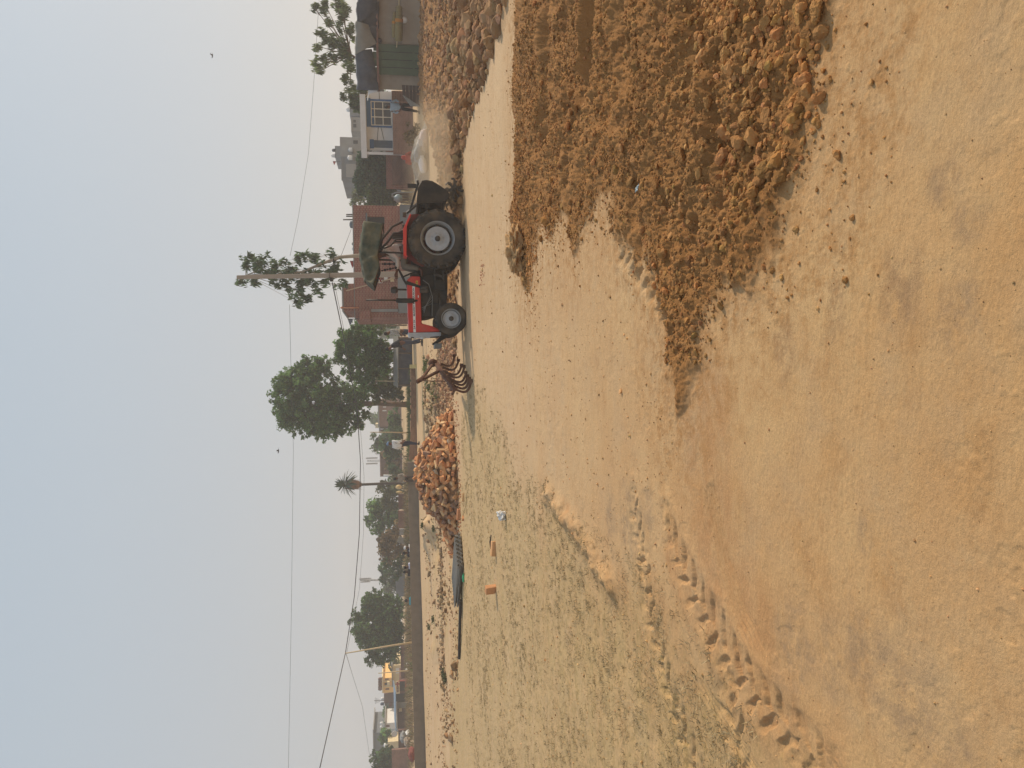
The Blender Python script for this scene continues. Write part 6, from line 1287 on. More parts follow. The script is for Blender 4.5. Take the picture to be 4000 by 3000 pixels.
# low broken walls in the left middle distance
for k, (r_, d, m_, lb) in enumerate((((1556, 1990, 1582, 1930), 76, WB3, 'low brown wall at the right foot of the mid green tree'), ((1556, 2068, 1590, 1995), 72, WB2, 'reddish wall topped with a pale coping under the mid green tree'), ((1560, 2090, 1596, 2066), 70, CON, 'short grey wall at the left of the reddish one'), ((1546, 2330, 1600, 2230), 98, CON2, 'grey wall beneath the antenna mast'), ((1565, 2650, 1600, 2520), 90, WB3, 'brown brick wall left of the round dark tree'))):
    o = part('brick_wall' if m_ in (WB3, WB2) else 'grey_wall', r_, d, .3, m_, None, 0, True); tag(o, lb, 'wall')
for k, (x, y, w, h_, d, lb) in enumerate(((1558, 1902, 9, 9, 78, 'sandy coloured haystack by the palm foot'), (1560, 1922, 5, 9, 77, 'pale cream sack stood beside the haystack'))):
    c = at(x + h_, y, d); s_ = d / FPX; bm = bmesh.new(); bmesh.ops.create_icosphere(bm, subdivisions=3, radius=1)
    for v in bm.verts: v.co = Vector((v.co.x * w * s_, v.co.y * w * s_, v.co.z * h_ * s_ * 1.3)) * (1 + .2 * mnoise.noise(v.co * 2.5))
    me = bpy.data.meshes.new('haystack'); bm.to_mesh(me); bm.free(); me.materials.append(mat('hay', s2l((206, 180, 128)), .95)); o = bpy.data.objects.new('haystack' if k == 0 else 'sack', me); COL.objects.link(o); o.location = c + Vector((0, 0, h_ * s_)); tag(o, lb, 'haystack' if k == 0 else 'sack')
c = G(1600, 2110); p = at(1562, 2112, 62); tag(MB().bar(at(1592, 2118, 62), at(1554, 2106, 62), .5, .08, up=(0, 1, 0)).build('leaning_board', mat('board grey', s2l((150, 144, 134)), .9), None, .01), 'pale board leaning by the brown thorn tree', 'board')
tag(MB().tube([at(1498, 1858, 88), at(1545, 1859, 88)], .12, 8).build('white_post', WHT), 'white post standing right of the palm trunk', 'post')
# houses on the far left
yh = house('yellow_house', 118, 'two storey yellow house with pale pilasters on the far left', [('wall', (1496, 2704, 1580, 2646), 0, 7, YEL, True), ('roof', (1492, 2707, 1497, 2643), -.5, 8, CRM, False), ('pilaster', (1498, 2684, 1532, 2680), -.2, .19, CRM, False), ('pilaster', (1498, 2662, 1532, 2659), -.2, .19, CRM, False), ('window', (1504, 2656, 1518, 2651), -.06, .055, WB3, False), ('window', (1506, 2695, 1520, 2689), -.06, .055, WB3, False), ('balcony', (1512, 2678, 1522, 2664), -.6, .6, CRM, False), ('door', (1502, 2676, 1512, 2668), -.06, .055, DRK, False)])
for k, y in enumerate((2652, 2662, 2672, 2682, 2690)): tag(MB().lathe([(0, 0), (.22, .05), (.3, .35), (.18, .6), (0, .65)], at(1493, y, 117.6), 'Z', 10).build('roof_urn', WB3), 'dark rounded pot on the parapet of the yellow house', 'pot', 'pots along the yellow house parapet')
house('cream_house', 104, 'long cream painted house right of the shop', [('wall', (1533, 2682, 1580, 2598), 0, 6, CRM, True), ('roof', (1530, 2684, 1534, 2596), -.4, 6.8, CON, False), ('gable', (1546, 2630, 1566, 2610), -.05, .045, PVC, False)])
sh_ = house('shop', 92, 'small shop with a cream signboard and red front', [('wall', (1560, 2708, 1606, 2656), 0, 4, WB3, True), ('signboard', (1547, 2710, 1561, 2662), -.5, .12, CRM, False), ('counter', (1582, 2704, 1602, 2660), -.45, .44, mat('red counter', s2l((150, 62, 56)), .7), False), ('shade_panel', (1562, 2698, 1582, 2664), -.06, .055, DRK, False), ('post', (1556, 2660, 1602, 2658), -.5, .1, mat('red post', s2l((170, 80, 70)), .7), False)], 'shop')  # shop front gap is a near-black panel, its inner shade put into the colour
sg = at(1553, 2672, 91.46); mb = MB(); mb.box((sg.x - .28, 91.46, sg.z - .08), (sg.x + .28, 91.475, sg.z + .08)); mb.box((sg.x - .08, 91.455, sg.z - .28), (sg.x + .08, 91.47, sg.z + .28)); mb.build('sign_mark', mat('red mark', s2l((150, 60, 56)), .7), sh_, fix=False)
for k in range(4): p = at(1553, 2684 + k * 6, 91.46); MB().box((p.x - .07, 91.46, p.z - .15), (p.x + .06, 91.475, p.z + .12)).build('sign_letter', mat('brown letters', s2l((120, 86, 70)), .8), sh_)
br_ = thing('blue_roofed_shed', (1533, 2850, 1604, 2683), 96, 'long brown shed under a narrow blue metal roof', 'shed')
X0, X1, zl, zh = rect(1545, 2848, 1600, 2690, 96); MB().add([(X0, 95, zh), (X1, 95, zh - .05), (X1, 99, zh + .26), (X0, 99, zh + .22), (X0, 95, zh - .08), (X1, 95, zh - .13), (X1, 99, zh + .18), (X0, 99, zh + .14)], [(0, 1, 2, 3), (7, 6, 5, 4), (0, 4, 5, 1), (1, 5, 6, 2), (2, 6, 7, 3), (3, 7, 4, 0)]).build('roof', mat('blue metal roof', s2l((104, 128, 148)), .5, .08, 2), br_)
part('wall', (1549, 2850, 1604, 2746), 96.6, .3, WB3, br_, 0, True); part('shade_panel', (1547, 2744, 1604, 2706), 97.6, .2, DRK, br_, 0, True); part('side_wall', (1553, 2766, 1600, 2744), 96.5, .09, CON, br_); part('board', (1558, 2780, 1570, 2766), 96.5, .09, CRM, br_); part('eave', (1549, 2850, 1552, 2745), 96.2, .38, WHT, br_)  # shade under the roof painted as a near-black panel beside the wall
wl = part('brick_wall', (1532, 3140, 1612, 2926), 86, .3, WB2, None, 0, True); tag(wl, 'tall reddish brown brick wall at the far left end', 'wall')
wl = part('brick_wall', (1556, 2926, 1606, 2850), 90, .3, WB3, None, 0, True); tag(wl, 'brown wall between the blue roofed shed and the tall brick wall', 'wall')
house('grey_block', 125, 'grey windowless concrete block rising behind the far left walls', [('wall', (1460, 2936, 1580, 2858), 0, 8, CON2, True), ('roof', (1457, 2938, 1461, 2850), -.3, 8.6, CON, False)])
house('white_house', 112, 'small white house with a brown doorway above the blue roof', [('wall', (1505, 2846, 1575, 2822), 0, 5, WHT, True), ('window', (1508, 2840, 1522, 2832), -.06, .055, WB3, False), ('roof', (1502, 2848, 1506, 2820), -.3, 5.6, CON, False)])
house('grey_house', 120, 'cluster of grey and brown rooms between yellow house and white house', [('wall', (1500, 2745, 1575, 2708), 0, 6, WB3, True), ('wall', (1506, 2800, 1575, 2745), 1, 6, CON, True), ('wall', (1520, 2820, 1575, 2800), 0, 5, CRM, True), ('window', (1504, 2774, 1514, 2764), .9, .09, DRK, False), ('wall_patch', (1520, 2760, 1532, 2746), .9, .09, WB, False), ('roof', (1503, 2802, 1507, 2743), .7, 6.5, CON, False)])
tank(1485, 1500, 2752, 6, 121, mat('navy tank', s2l((60, 72, 92)), .5), 'navy water tank on the grey and brown rooms'); tank(1487, 1502, 2732, 6, 121.5, PVC, 'white tank beside the navy one'); tank(1508, 1522, 2792, 6, 118.5, PVC, 'white tank on the cream part of the grey and brown rooms'); tank(1484, 1497, 2827, 5, 113, PVC, 'white tank on the small white house'); tank(1484, 1497, 2842, 5, 113, PVC, 'white tank at the left end of the small white house'); tank(1498, 1515, 2916, 9, 99, PVC, 'white tank on the cream tower before the grey block')
house('cream_tower', 98, 'small cream tower carrying a white tank', [('wall', (1515, 2922, 1575, 2896), 0, 2.6, CRM, True)], 'tower')
p = at(1541, 2861, 90); db = empty('satellite_dish', (p.x, 89.8, gz(p.x, 89.8)), 'round white dish standing at the left end of the blue roof', 'dish')
MB().lathe([(0, .12), (.2, .09), (.36, 0), (.37, .02), (.2, .12), (0, .16)], (p.x, 89.6, p.z), 'Y', 24).build('dish', PVC, db); MB().tube([(p.x, 89.8, gz(p.x, 89.8)), (p.x, 89.8, p.z)], .05, 8).build('post', M_STEEL, db)
for k, (x, y, w, h_, d, m_, lb) in enumerate(((1567, 2880, 22, 9, 68, CON, 'grey cloth heap on the ground behind the cement wall'), (1582, 2898, 18, 8, 64, PLA, 'earth coloured heap in front of the grey cloth heap'), (1588, 2862, 6, 6, 66, WHT, 'white sack behind the cement wall'), (1600, 2945, 26, 10, 56, mat('red heap', s2l((128, 70, 60)), .9), 'dark red heap of bricks behind the cement wall'), (1590, 2592, 6, 6, 66, PVC, 'white sack near the leaning bamboo pole'), (1588, 2615, 5, 5, 66, PVC, 'small white sack at the foot of the short pole'))):
    c = at(x + h_, y, d); s_ = d / FPX; bm = bmesh.new(); bmesh.ops.create_icosphere(bm, subdivisions=3, radius=1)
    for v in bm.verts: v.co = Vector((v.co.x * w * s_, v.co.y * .5, v.co.z * h_ * s_ * 1.5)) * (1 + .3 * mnoise.noise(v.co * 2.5 + Vector((k, 0, 0))))
    me = bpy.data.meshes.new('heap'); bm.to_mesh(me); bm.free(); me.materials.append(m_); o = bpy.data.objects.new('sack' if 'sack' in lb else 'heap', me); COL.objects.link(o); o.location = c; tag(o, lb, 'sack' if 'sack' in lb else 'heap')

# ------------------------------------------------------------------ poles, masts and wires
CP = mat('cement pole', s2l((156, 146, 134)), .9, .1, 1.2, .2, 20)
d = 33.5; b = at(1650, 1070, d); t = at(925, 1083, d); bx_ = at(1400, 1074, d)
po = empty('utility_pole', (bx_.x, d, gz(bx_.x, d)), 'tall bare concrete electricity pole behind the tractor canopy', 'pole')
mb = MB(); w0, w1 = .125, .075; zb = gz(bx_.x, d) - .2; q = Vector((bx_.x + (bx_.x - t.x) * (bx_.z - zb) / (t.z - bx_.z), d, zb))
mb.add([q + Vector((a * w0, c * w0 * .8, 0)) for a, c in ((-1, -1), (1, -1), (1, 1), (-1, 1))] + [t + Vector((a * w1, c * w1 * .8, 0)) for a, c in ((-1, -1), (1, -1), (1, 1), (-1, 1))], [(3, 2, 1, 0), (4, 5, 6, 7), (0, 1, 5, 4), (1, 2, 6, 5), (2, 3, 7, 6), (3, 0, 4, 7)])
mb.build('shaft', CP, po, .012, 1); part('junction_box', (1288, 1098, 1301, 1084), d - .2, .16, M_BLACK, po); MB().box(at(1286, 1086, d - .14), at(1289, 1066, d + .14)).build('clamp', M_STEEL, po)
def lean_pole(p0, p1, d0, r0, m_, lb, name='bamboo_pole'):
    a = at(*p0, d0); b = at(*p1, d0); b.z = min(b.z, gz(b.x, d0)); o = MB().tube([b, b.lerp(a, .4) + Vector((.02, 0, 0)), a], [r0 * 1.15, r0, r0 * .6], 8).build(name, m_); tag(o, lb, 'pole'); return a
BAM = mat('dry bamboo', s2l((190, 168, 132)), .8, .1, 4)
tp1 = lean_pole((1349, 2552), (1612, 2507), 44, .055, BAM, 'tall leaning bamboo pole holding up the power cable'); tp2 = lean_pole((1478, 2630), (1592, 2621), 60, .055, BAM, 'short bamboo pole left of the tall leaning one'); lean_pole((1445, 1688), (1582, 1692), 62, .05, BAM, 'thin bamboo pole right of the turbaned man'); lean_pole((1466, 1488), (1592, 1492), 53, .035, BAM, 'thin stick standing before the pale olive tree')
def wire(pts, r, lb, sag=0):
    P = []
    for (a, da), (b, db) in zip(pts[:-1], pts[1:]):
        A, B_ = at(*a, da), at(*b, db)
        for k in range(10): t_ = k / 10; p = A.lerp(B_, t_); p.z -= sag * 4 * t_ * (1 - t_); P.append(p)
    P.append(at(*pts[-1][0], pts[-1][1])); tag(MB().tube(P, r, 5).build('power_cable', M_WIRE), lb, 'cable')
wire([((1298, 1104), 33.5), ((1345, 1330), 38), ((1395, 1600), 43), ((1408, 1800), 46), ((1404, 2080), 47), ((1384, 2330), 46), ((1349, 2552), 44), ((1247, 3010), 36)], .024, 'thickest sagging power cable, from the concrete pole to the bamboo pole')
wire([((1306, 1104), 33.6), ((1352, 1330), 40), ((1404, 1620), 47), ((1422, 1860), 52), ((1420, 2080), 54), ((1404, 2300), 52), ((1354, 2552), 44.2)], .009, 'thin cable hanging just under the thickest one')
wire([((1352, 2554), 44.2), ((1378, 2640), 60), ((1416, 2760), 75), ((1452, 3010), 90)], .014, 'thin cable running from the bamboo pole to the far left houses')
wire([((1131, 1190), 40), ((1138, 1500), 45), ((1146, 1750), 48), ((1138, 2400), 48), ((1126, 3020), 46)], .009, 'high thin wire crossing the whole left sky')
wire([((1133, 1000), 40), ((1165, 850), 42), ((1205, 600), 45), ((1226, 320), 46), ((1248, -20), 46)], .009, 'high thin wire running right above the shed')
wire([((1332, 1000), 38.5), ((1372, 895), 46)], .012, 'short wire from the slender tree to the brick house roof')
# masts
def lattice(x0, x1, y, w, d, lb):
    a, b = at(x0, y, d), at(x1, y, d); b.z = min(b.z, gz(b.x, d)); ro = empty('antenna_mast', b, lb, 'mast'); mb = MB(); hw = w * d / FPX
    for sx in (-1, 1):
        for sy in (-1, 1): mb.bar(b + Vector((sx * hw, sy * hw, 0)), a + Vector((sx * hw * .5, sy * hw * .5, 0)), .08)
    n = 14
    for k in range(n):
        p, q = b.lerp(a, k / n), b.lerp(a, (k + 1) / n); h0 = hw * (1 - .5 * k / n); h1 = hw * (1 - .5 * (k + 1) / n); s_ = 1 if k % 2 else -1
        mb.bar(p + Vector((s_ * h0, -h0, 0)), q + Vector((-s_ * h1, -h1, 0)), .05); mb.bar(p + Vector((s_ * h0, h0, 0)), q + Vector((-s_ * h1, h1, 0)), .05)
    mb.build('lattice', mat('mast grey', s2l((150, 152, 154)), .6), ro); return ro, a, b
ro, a, b = lattice(1434, 1560, 1800, 4, 170, 'far phone mast with antenna panels above the long low house')
for k, z_ in enumerate((.06, .3, .52)):
    for s_ in (-1, 1): p = a + Vector((s_ * .62, -.4, -z_ * 3.6)); MB().box(p + Vector((-.16, -.1, -.45)), p + Vector((.16, .1, .45))).build('antenna_panel', MATS['mast grey'], ro)
ro, a, b = lattice(1406, 1585, 2266, 3, 150, 'slim far mast hung with pale antennas above the small dark tree')
for k in range(9): p = a + Vector((.32 * (-1) ** k, -.3, -.2 - k * .22)); MB().box(p + Vector((-.12, -.08, -.3)), p + Vector((.12, .08, .3))).build('antenna_panel', mat('pale panel', s2l((176, 178, 178)), .6), ro)
mb = MB(); p = at(1500, 2735, 122); mb.bar(at(1500, 2737, 122), at(1462, 2737, 122), .07); 
for k in range(4): q = at(1466 + 5 * k, 2737, 122); mb.bar(q + Vector((-.5 + .08 * k, 0, 0)), q + Vector((.5 - .08 * k, 0, 0)), .05)
tag(mb.build('antenna', M_STEEL), 'old television antenna on the grey and brown rooms', 'antenna')
# birds
for k, (x, y, lb) in enumerate(((830, 217, 'tiny bird flying high at the right of the sky'), (1088, 1761, 'tiny bird flying left of the largest tree'))):
    p = at(x, y, 60); s_ = .16; mb = MB(); mb.ball(p, s_ * .5, 8, 6, (1.8, .6, .55)); mb.ball(p + Vector((-s_ * .95, 0, .03)), s_ * .26, 8, 5)
    for s2 in (-1, 1): mb.add([p + Vector((-.05, 0, .02)), p + Vector((.07, 0, .02)), p + Vector((.09, s2 * .24, .10)), p + Vector((-.02, s2 * .26, .11)), p + Vector((0, s2 * .02, -.01)), p + Vector((.02, s2 * .25, .095))], [(0, 1, 2, 3), (4, 3, 2), (4, 5, 1)])
    mb.add([p + Vector((s_ * .8, -.03, 0)), p + Vector((s_ * 1.5, -.06, .01)), p + Vector((s_ * 1.5, .06, .01)), p + Vector((s_ * .8, .03, 0))], [(0, 1, 2, 3)])
    tag(mb.build('bird', mat('bird dark', (.05, .05, .055), .8)), lb, 'bird')
# ------------------------------------------------------------------ people
SKIN = mat('brown skin', s2l((104, 68, 50)), .6, .08, 8, spec=.35); HAIR = mat('black hair', (.012, .010, .009), .7, .2, 20)
def skinned(name, chains, m, parent, root_i=0, sub=2):           # chains: lists of (point, radius); equal points are joined
    V = []; E = []; Rr = []
    def vi(p, r):
        for i, q in enumerate(V):
            if (Vector(q) - Vector(p)).length < 1e-5: return i
        V.append(tuple(p)); Rr.append(r if isinstance(r, (tuple, list)) else (r, r)); return len(V) - 1
    for ch in chains:
        ids = [vi(p, r) for p, r in ch]; E += [(a, b) for a, b in zip(ids[:-1], ids[1:])]
    me = bpy.data.meshes.new(name); me.from_pydata(V, E, []); o = bpy.data.objects.new(name, me); COL.objects.link(o)
    o.modifiers.new('skin', 'SKIN'); o.modifiers['skin'].use_smooth_shade = True
    if not me.skin_vertices: me.skin_vertices.new() if hasattr(me.skin_vertices, 'new') else None
    for i, r in enumerate(Rr): me.skin_vertices[0].data[i].radius = r; me.skin_vertices[0].data[i].use_root = (i == root_i)
    s = o.modifiers.new('sub', 'SUBSURF'); s.levels = s.render_levels = sub
    dg = bpy.context.evaluated_depsgraph_get(); m2 = bpy.data.meshes.new_from_object(o.evaluated_get(dg)); bpy.data.objects.remove(o)
    m2.name = name; m2.materials.clear(); m2.materials.append(m); o = bpy.data.objects.new(name, m2); COL.objects.link(o)
    if parent: o.parent = parent
    return o
def person(loc, rz, J, lb, shirt=None, pants=None, sc_=1.0, hair='short', head_m=None, group=None, kurta=False, shoes=None, sleeve=.62):
    """J: joints in metres, facing +x, z up: pelvis, chest, neck, head, and for s in L/R: hip, knee, foot, toe, shoulder, elbow, hand."""
    ro = empty('person', loc, lb, 'person', group, rz); v = lambda k: Vector(J[k]) * sc_; s = sc_
    pel, che, nec, hea = v('pelvis'), v('chest'), v('neck'), v('head')
    up = (hea - nec).normalized(); fw = Vector((1, 0, 0)) - up * up.x; fw.normalize(); fw = Vector(J.get('face', fw)).normalized()
    ch = [[(pel, (.115 * s, .15 * s)), (pel.lerp(che, .5), (.105 * s, .14 * s)), (che, (.115 * s, .165 * s)), (che.lerp(nec, .7), (.08 * s, .10 * s)), (nec, .058 * s), (nec.lerp(hea, .45), .055 * s), (hea - up * .05 * s + fw * .015 * s, (.075 * s, .07 * s)), (hea + up * .035 * s, (.092 * s, .078 * s)), (hea + up * .10 * s - fw * .01 * s, (.05 * s, .045 * s))]]
    for k in 'LR':
        sh, el, ha = v('sh' + k), v('el' + k), v('ha' + k); d = (ha - el).normalized()
        ch.append([(che, (.115 * s, .165 * s)), (sh, .058 * s), (sh.lerp(el, .5), .046 * s), (el, .039 * s), (el.lerp(ha, .5), .034 * s), (ha, .026 * s), (ha + d * .05 * s, (.02 * s, .036 * s)), (ha + d * .085 * s, (.014 * s, .036 * s))])
        side = d.cross(Vector((0, 1, 0))); side = side.normalized() if side.length > .1 else Vector((0, 0, 1)); cl = d.cross(side).normalized() * (1 if k == 'L' else -1)
        palm = ha + d * .085 * s
        for f_ in range(4):
            o_ = side * (f_ - 1.5) * .019 * s; L_ = (.062, .075, .07, .054)[f_] * s
            ch.append([(palm, (.014 * s, .036 * s)), (palm + o_ + d * .012 * s, .0095 * s), (palm + o_ * 1.05 + d * L_ * .6 - cl * .012 * s, .0085 * s), (palm + o_ * 1.05 + d * L_ * .85 - cl * .04 * s, .007 * s)])
        ch.append([(ha + d * .05 * s, (.02 * s, .036 * s)), (ha + d * .055 * s + side * .035 * s, .011 * s), (ha + d * .09 * s + side * .05 * s - cl * .015 * s, .009 * s)])
        hi, kn, fo, to = v('hi' + k), v('kn' + k), v('fo' + k), v('to' + k)
        ch.append([(pel, (.115 * s, .15 * s)), (hi, .092 * s), (hi.lerp(kn, .5), .075 * s), (kn, .056 * s), (kn.lerp(fo, .4), .052 * s), (fo, .036 * s), (fo.lerp(to, .35) - Vector((0, 0, .012 * s)), .036 * s), (to, .026 * s)])
    ch = [c[:] for c in ch]; ch[0][0] = (pel, (.115 * s, .15 * s))
    b = skinned('body', ch, SKIN, ro)
    # the face: nose, brow, eyes, mouth, ears
    fc = MB(); sd = up.cross(fw).normalized(); h0 = hea + up * .03 * s
    fc.tube([h0 + fw * .078 * s + up * .015 * s, h0 + fw * .104 * s - up * .028 * s], [.008 * s, .016 * s], 6); fc.tube([h0 + fw * .07 * s - up * .035 * s, h0 + fw * .098 * s - up * .03 * s], [.012 * s, .01 * s], 6)
    for e_ in (-1, 1): fc.ball(h0 + sd * e_ * .082 * s - up * .005 * s, .026 * s, 8, 6, (.7, .5, 1))
    fc.tube([h0 + fw * .08 * s - up * .062 * s + sd * .026 * s, h0 + fw * .088 * s - up * .06 * s, h0 + fw * .08 * s - up * .062 * s - sd * .026 * s], .009 * s, 6); wl = fc.build('face', SKIN, None); wl.parent = ro
    ey = MB()
    for e_ in (-1, 1): ey.ball(h0 + fw * .074 * s + sd * e_ * .032 * s + up * .006 * s, .012 * s, 8, 6); ey.tube([h0 + fw * .08 * s + sd * e_ * .014 * s + up * .028 * s, h0 + fw * .074 * s + sd * e_ * .05 * s + up * .03 * s], .006 * s, 5)
    w_ = ey.build('eyes', HAIR, None); w_.parent = ro
    if hair:
        bm = bmesh.new(); bmesh.ops.create_icosphere(bm, subdivisions=3, radius=1); Rm = Matrix((fw, sd, up)).transposed()
        k = dict(short=1.0, turban=1.28, veil=1.22)[hair]
        for q in bm.verts:
            c = q.co.copy()
            if hair == 'turban': c = Vector((c.x * .098 * k, c.y * .088 * k, c.z * .068)) * s * (1 + .05 * math.sin(c.z * 14 + c.x * 4)); q.co = hea + up * .105 * s - fw * .008 * s + Rm @ c
            elif hair == 'veil': c = Vector((c.x * .105 - .03, c.y * .10, c.z * .13 - .02 - (.10 if c.z < -.3 else 0))) * s; q.co = hea + up * .04 * s + Rm @ c
            else: c = Vector((c.x * .098 - .014, c.y * .090, max(c.z, -.55 - .35 * c.x * 0) * .105)) * s * (1 + .05 * mnoise.noise(c * 3)); q.co = hea + up * .058 * s - fw * .012 * s + Rm @ c
        me = bpy.data.meshes.new('hair'); bm.to_mesh(me); bm.free(); me.polygons.foreach_set('use_smooth', [True] * len(me.polygons)); me.materials.append(head_m or HAIR)
        o = bpy.data.objects.new(dict(short='hair', turban='turban', veil='veil')[hair], me); COL.objects.link(o); o.parent = ro
    if shirt:
        g_ = 1.16; low = pel - (che - pel).normalized() * (.03 if not kurta else .05) * s
        c = [[(low, (.148 * s, .185 * s)), (pel.lerp(che, .5), (.132 * s, .172 * s)), (che, (.135 * s, .19 * s)), (che.lerp(nec, .75), (.082 * s, .105 * s))]]
        for k in 'LR':
            sh, el, ha = v('sh' + k), v('el' + k), v('ha' + k); e_ = sh.lerp(el, .95) if sleeve > .5 else sh.lerp(el, .6)
            arm = [(che, (.135 * s, .19 * s)), (sh, .074 * s), (sh.lerp(el, .5), .064 * s)]; arm += [(el, .056 * s), (el.lerp(ha, .8), .046 * s)] if sleeve > .5 else [(sh.lerp(el, .85), .06 * s)]; c.append(arm)
        o = skinned('shirt', c, shirt, ro)
    if pants:
        c = [[(pel + (che - pel) * .12, (.132 * s, .168 * s)), (pel, (.135 * s, .172 * s))]]
        for k in 'LR':
            hi, kn, fo = v('hi' + k), v('kn' + k), v('fo' + k); c.append([(pel, (.135 * s, .172 * s)), (hi, .112 * s), (hi.lerp(kn, .5), .096 * s), (kn, .077 * s), (kn.lerp(fo, .5), .07 * s), (kn.lerp(fo, .92), .062 * s)])
        skinned('trousers', c, pants, ro, 1)
    if shoes:
        for k in 'LR':
            fo, to = v('fo' + k), v('to' + k); sh_ = MB(); sh_.tube([fo - Vector((.05 * s, 0, .03 * s)), fo - Vector((0, 0, .03 * s)), fo.lerp(to, .5) - Vector((0, 0, .015 * s)), to, to + (to - fo).normalized() * .03 * s], [.03 * s, .05 * s, .046 * s, .04 * s, .015 * s], 10); w_ = sh_.build('shoe', shoes, None); w_.parent = ro
    return ro
def stand(**k):
    J = dict(pelvis=(0, 0, .93), chest=(.0, 0, 1.27), neck=(.0, 0, 1.46), head=(.03, 0, 1.59), hiL=(0, .09, .88), hiR=(0, -.09, .88), knL=(.03, .10, .49), knR=(.03, -.10, .49), foL=(-.02, .11, .075), foR=(-.02, -.11, .075), toL=(.16, .13, .03), toR=(.16, -.13, .03),
             shL=(0, .19, 1.40), shR=(0, -.19, 1.40), elL=(-.03, .25, 1.12), elR=(-.03, -.25, 1.12), haL=(.05, .26, .87), haR=(.05, -.26, .87)); J.update(k); return J
def sit(**k):                                                   # sits on a ledge at z = 0
    J = dict(pelvis=(0, 0, .10), chest=(.02, 0, .43), neck=(.05, 0, .62), head=(.09, 0, .75), hiL=(.04, .09, .09), hiR=(.04, -.09, .09), knL=(.44, .12, .10), knR=(.44, -.12, .10), foL=(.46, .12, -.33), foR=(.46, -.12, -.33), toL=(.64, .13, -.38), toR=(.64, -.13, -.38),
             shL=(.02, .19, .56), shR=(.02, -.19, .56), elL=(.08, .25, .30), elR=(.08, -.25, .30), haL=(.32, .17, .16), haR=(.32, -.17, .16)); J.update(k); return J
def squat(**k):                                                 # sits on the ground, knees up
    J = dict(pelvis=(0, 0, .13), chest=(.06, 0, .43), neck=(.12, 0, .61), head=(.17, 0, .73), hiL=(.04, .10, .12), hiR=(.04, -.10, .12), knL=(.33, .16, .42), knR=(.33, -.16, .42), foL=(.38, .13, .07), foR=(.38, -.13, .07), toL=(.56, .14, .03), toR=(.56, -.14, .03),
             shL=(.08, .19, .55), shR=(.08, -.19, .55), elL=(.22, .25, .36), elR=(.22, -.25, .36), haL=(.42, .12, .40), haR=(.42, -.12, .40)); J.update(k); return J
def cl(n, c, **k): return mat(n, s2l(c), .85, k.get('var', .12), k.get('scale', 14), spec=.15)
OFF = cl('off white cloth', (206, 200, 192)); 
# the driver
hp = V1(842, 1128, YC); L0 = Vector((hp.x, YC, hp.z - .10))
person(L0, math.pi, sit(pelvis=(0, 0, .10), chest=(.05, 0, .42), neck=(.10, 0, .60), head=(.15, 0, .72), haL=(.56, .10, .29), haR=(.56, -.10, .29), elL=(.27, .22, .26), elR=(.27, -.22, .26), knL=(.42, .16, .12), knR=(.42, -.16, .12), foL=(.50, .18, -.28), foR=(.50, -.18, -.28), toL=(.68, .18, -.30), toR=(.68, -.18, -.30)),
       'person driving the red tractor, in a pale shirt, hands on the wheel', OFF, cl('khaki trousers', (120, 112, 100)), 1.0)
# two men behind the tractor's nose
g = G(1648, 1296); person(Vector((g.x, 34.4, gz(g.x, 34.4))), R(200), stand(elL=(.02, .26, 1.13), haL=(.18, .15, 1.0), head=(.07, 0, 1.58)), 'person in a white and grey patterned shirt behind the tractor nose', mat('patterned shirt', s2l((96, 100, 106)), .85, 0, 22, col2=s2l((214, 206, 190)), spec=.15), cl('jeans', (62, 66, 80)), 1.0, shoes=M_BLACK)
g = G(1650, 1338); person(Vector((g.x, 34.0, gz(g.x, 34.0))), R(175), stand(chest=(.10, 0, 1.25), neck=(.20, 0, 1.42), head=(.27, 0, 1.53), shL=(.12, .19, 1.37), shR=(.12, -.19, 1.37), elL=(.12, .25, 1.10), elR=(.12, -.25, 1.10), haL=(.26, .18, .90), haR=(.26, -.18, .90), knL=(.0, .10, .49), foL=(-.14, .11, .075), toL=(.03, .12, .03)), 'person in a dark shirt and blue jeans leaning forward by the tractor nose', cl('dark shirt', (46, 46, 52)), cl('jeans', (62, 66, 80)), 1.0, shoes=M_BLACK)
# turbaned man by the bricks
g = G(1640, 1732); person(Vector((g.x, g.y, g.z)), R(55), stand(chest=(-.01, 0, 1.27), head=(.04, 0, 1.57), elL=(-.06, .26, 1.13), haL=(.10, .22, .93), elR=(-.1, -.25, 1.13), haR=(-.05, -.26, .88), knL=(.16, .10, .50), foL=(.10, .10, .075), toL=(.27, .11, .03), knR=(-.02, -.10, .50), foR=(-.18, -.10, .10), toR=(-.02, -.11, .04)), 'person in a blue turban, white shirt and dark trousers walking by the bricks', cl('white shirt', (214, 212, 208)), cl('navy trousers', (44, 46, 60)), 1.0, 'turban', cl('blue turban', (112, 142, 178)), shoes=M_BLACK)
# person in the shade on the low wall
g = G(1633, 1866); tz = at(1594, 1866, g.y).z; person(Vector((g.x, g.y + .16, tz)), R(-95), sit(head=(.13, 0, .72), knL=(.36, .12, .08), knR=(.36, -.12, .08), foL=(.36, .12, -.36), foR=(.36, -.12, -.36), toL=(.52, .12, -.41), toR=(.52, -.12, -.41)), 'person sitting on the cement wall behind the brick heap, in shade', mat('checked shirt', s2l((110, 100, 92)), .85, 0, 25, col2=s2l((176, 164, 146))), cl('brown trousers', (74, 64, 58)), 1.0)
# man before the blue house
g = G(1640, 420); person(Vector((g.x, g.y, g.z)), R(-118), stand(head=(.05, -.02, 1.57), face=(.8, -.6, -.1), elL=(-.05, .30, 1.15), haL=(.10, .20, .98), elR=(-.05, -.30, 1.15), haR=(.12, -.2, 1.0), knR=(.04, -.13, .49), foR=(.0, -.2, .075), toR=(.15, -.26, .03)), 'person in a pale blue shirt and black trousers watching beside the shed', cl('pale blue shirt', (158, 172, 182)), cl('black trousers', (40, 36, 36)), 1.0, shoes=M_BLACK)
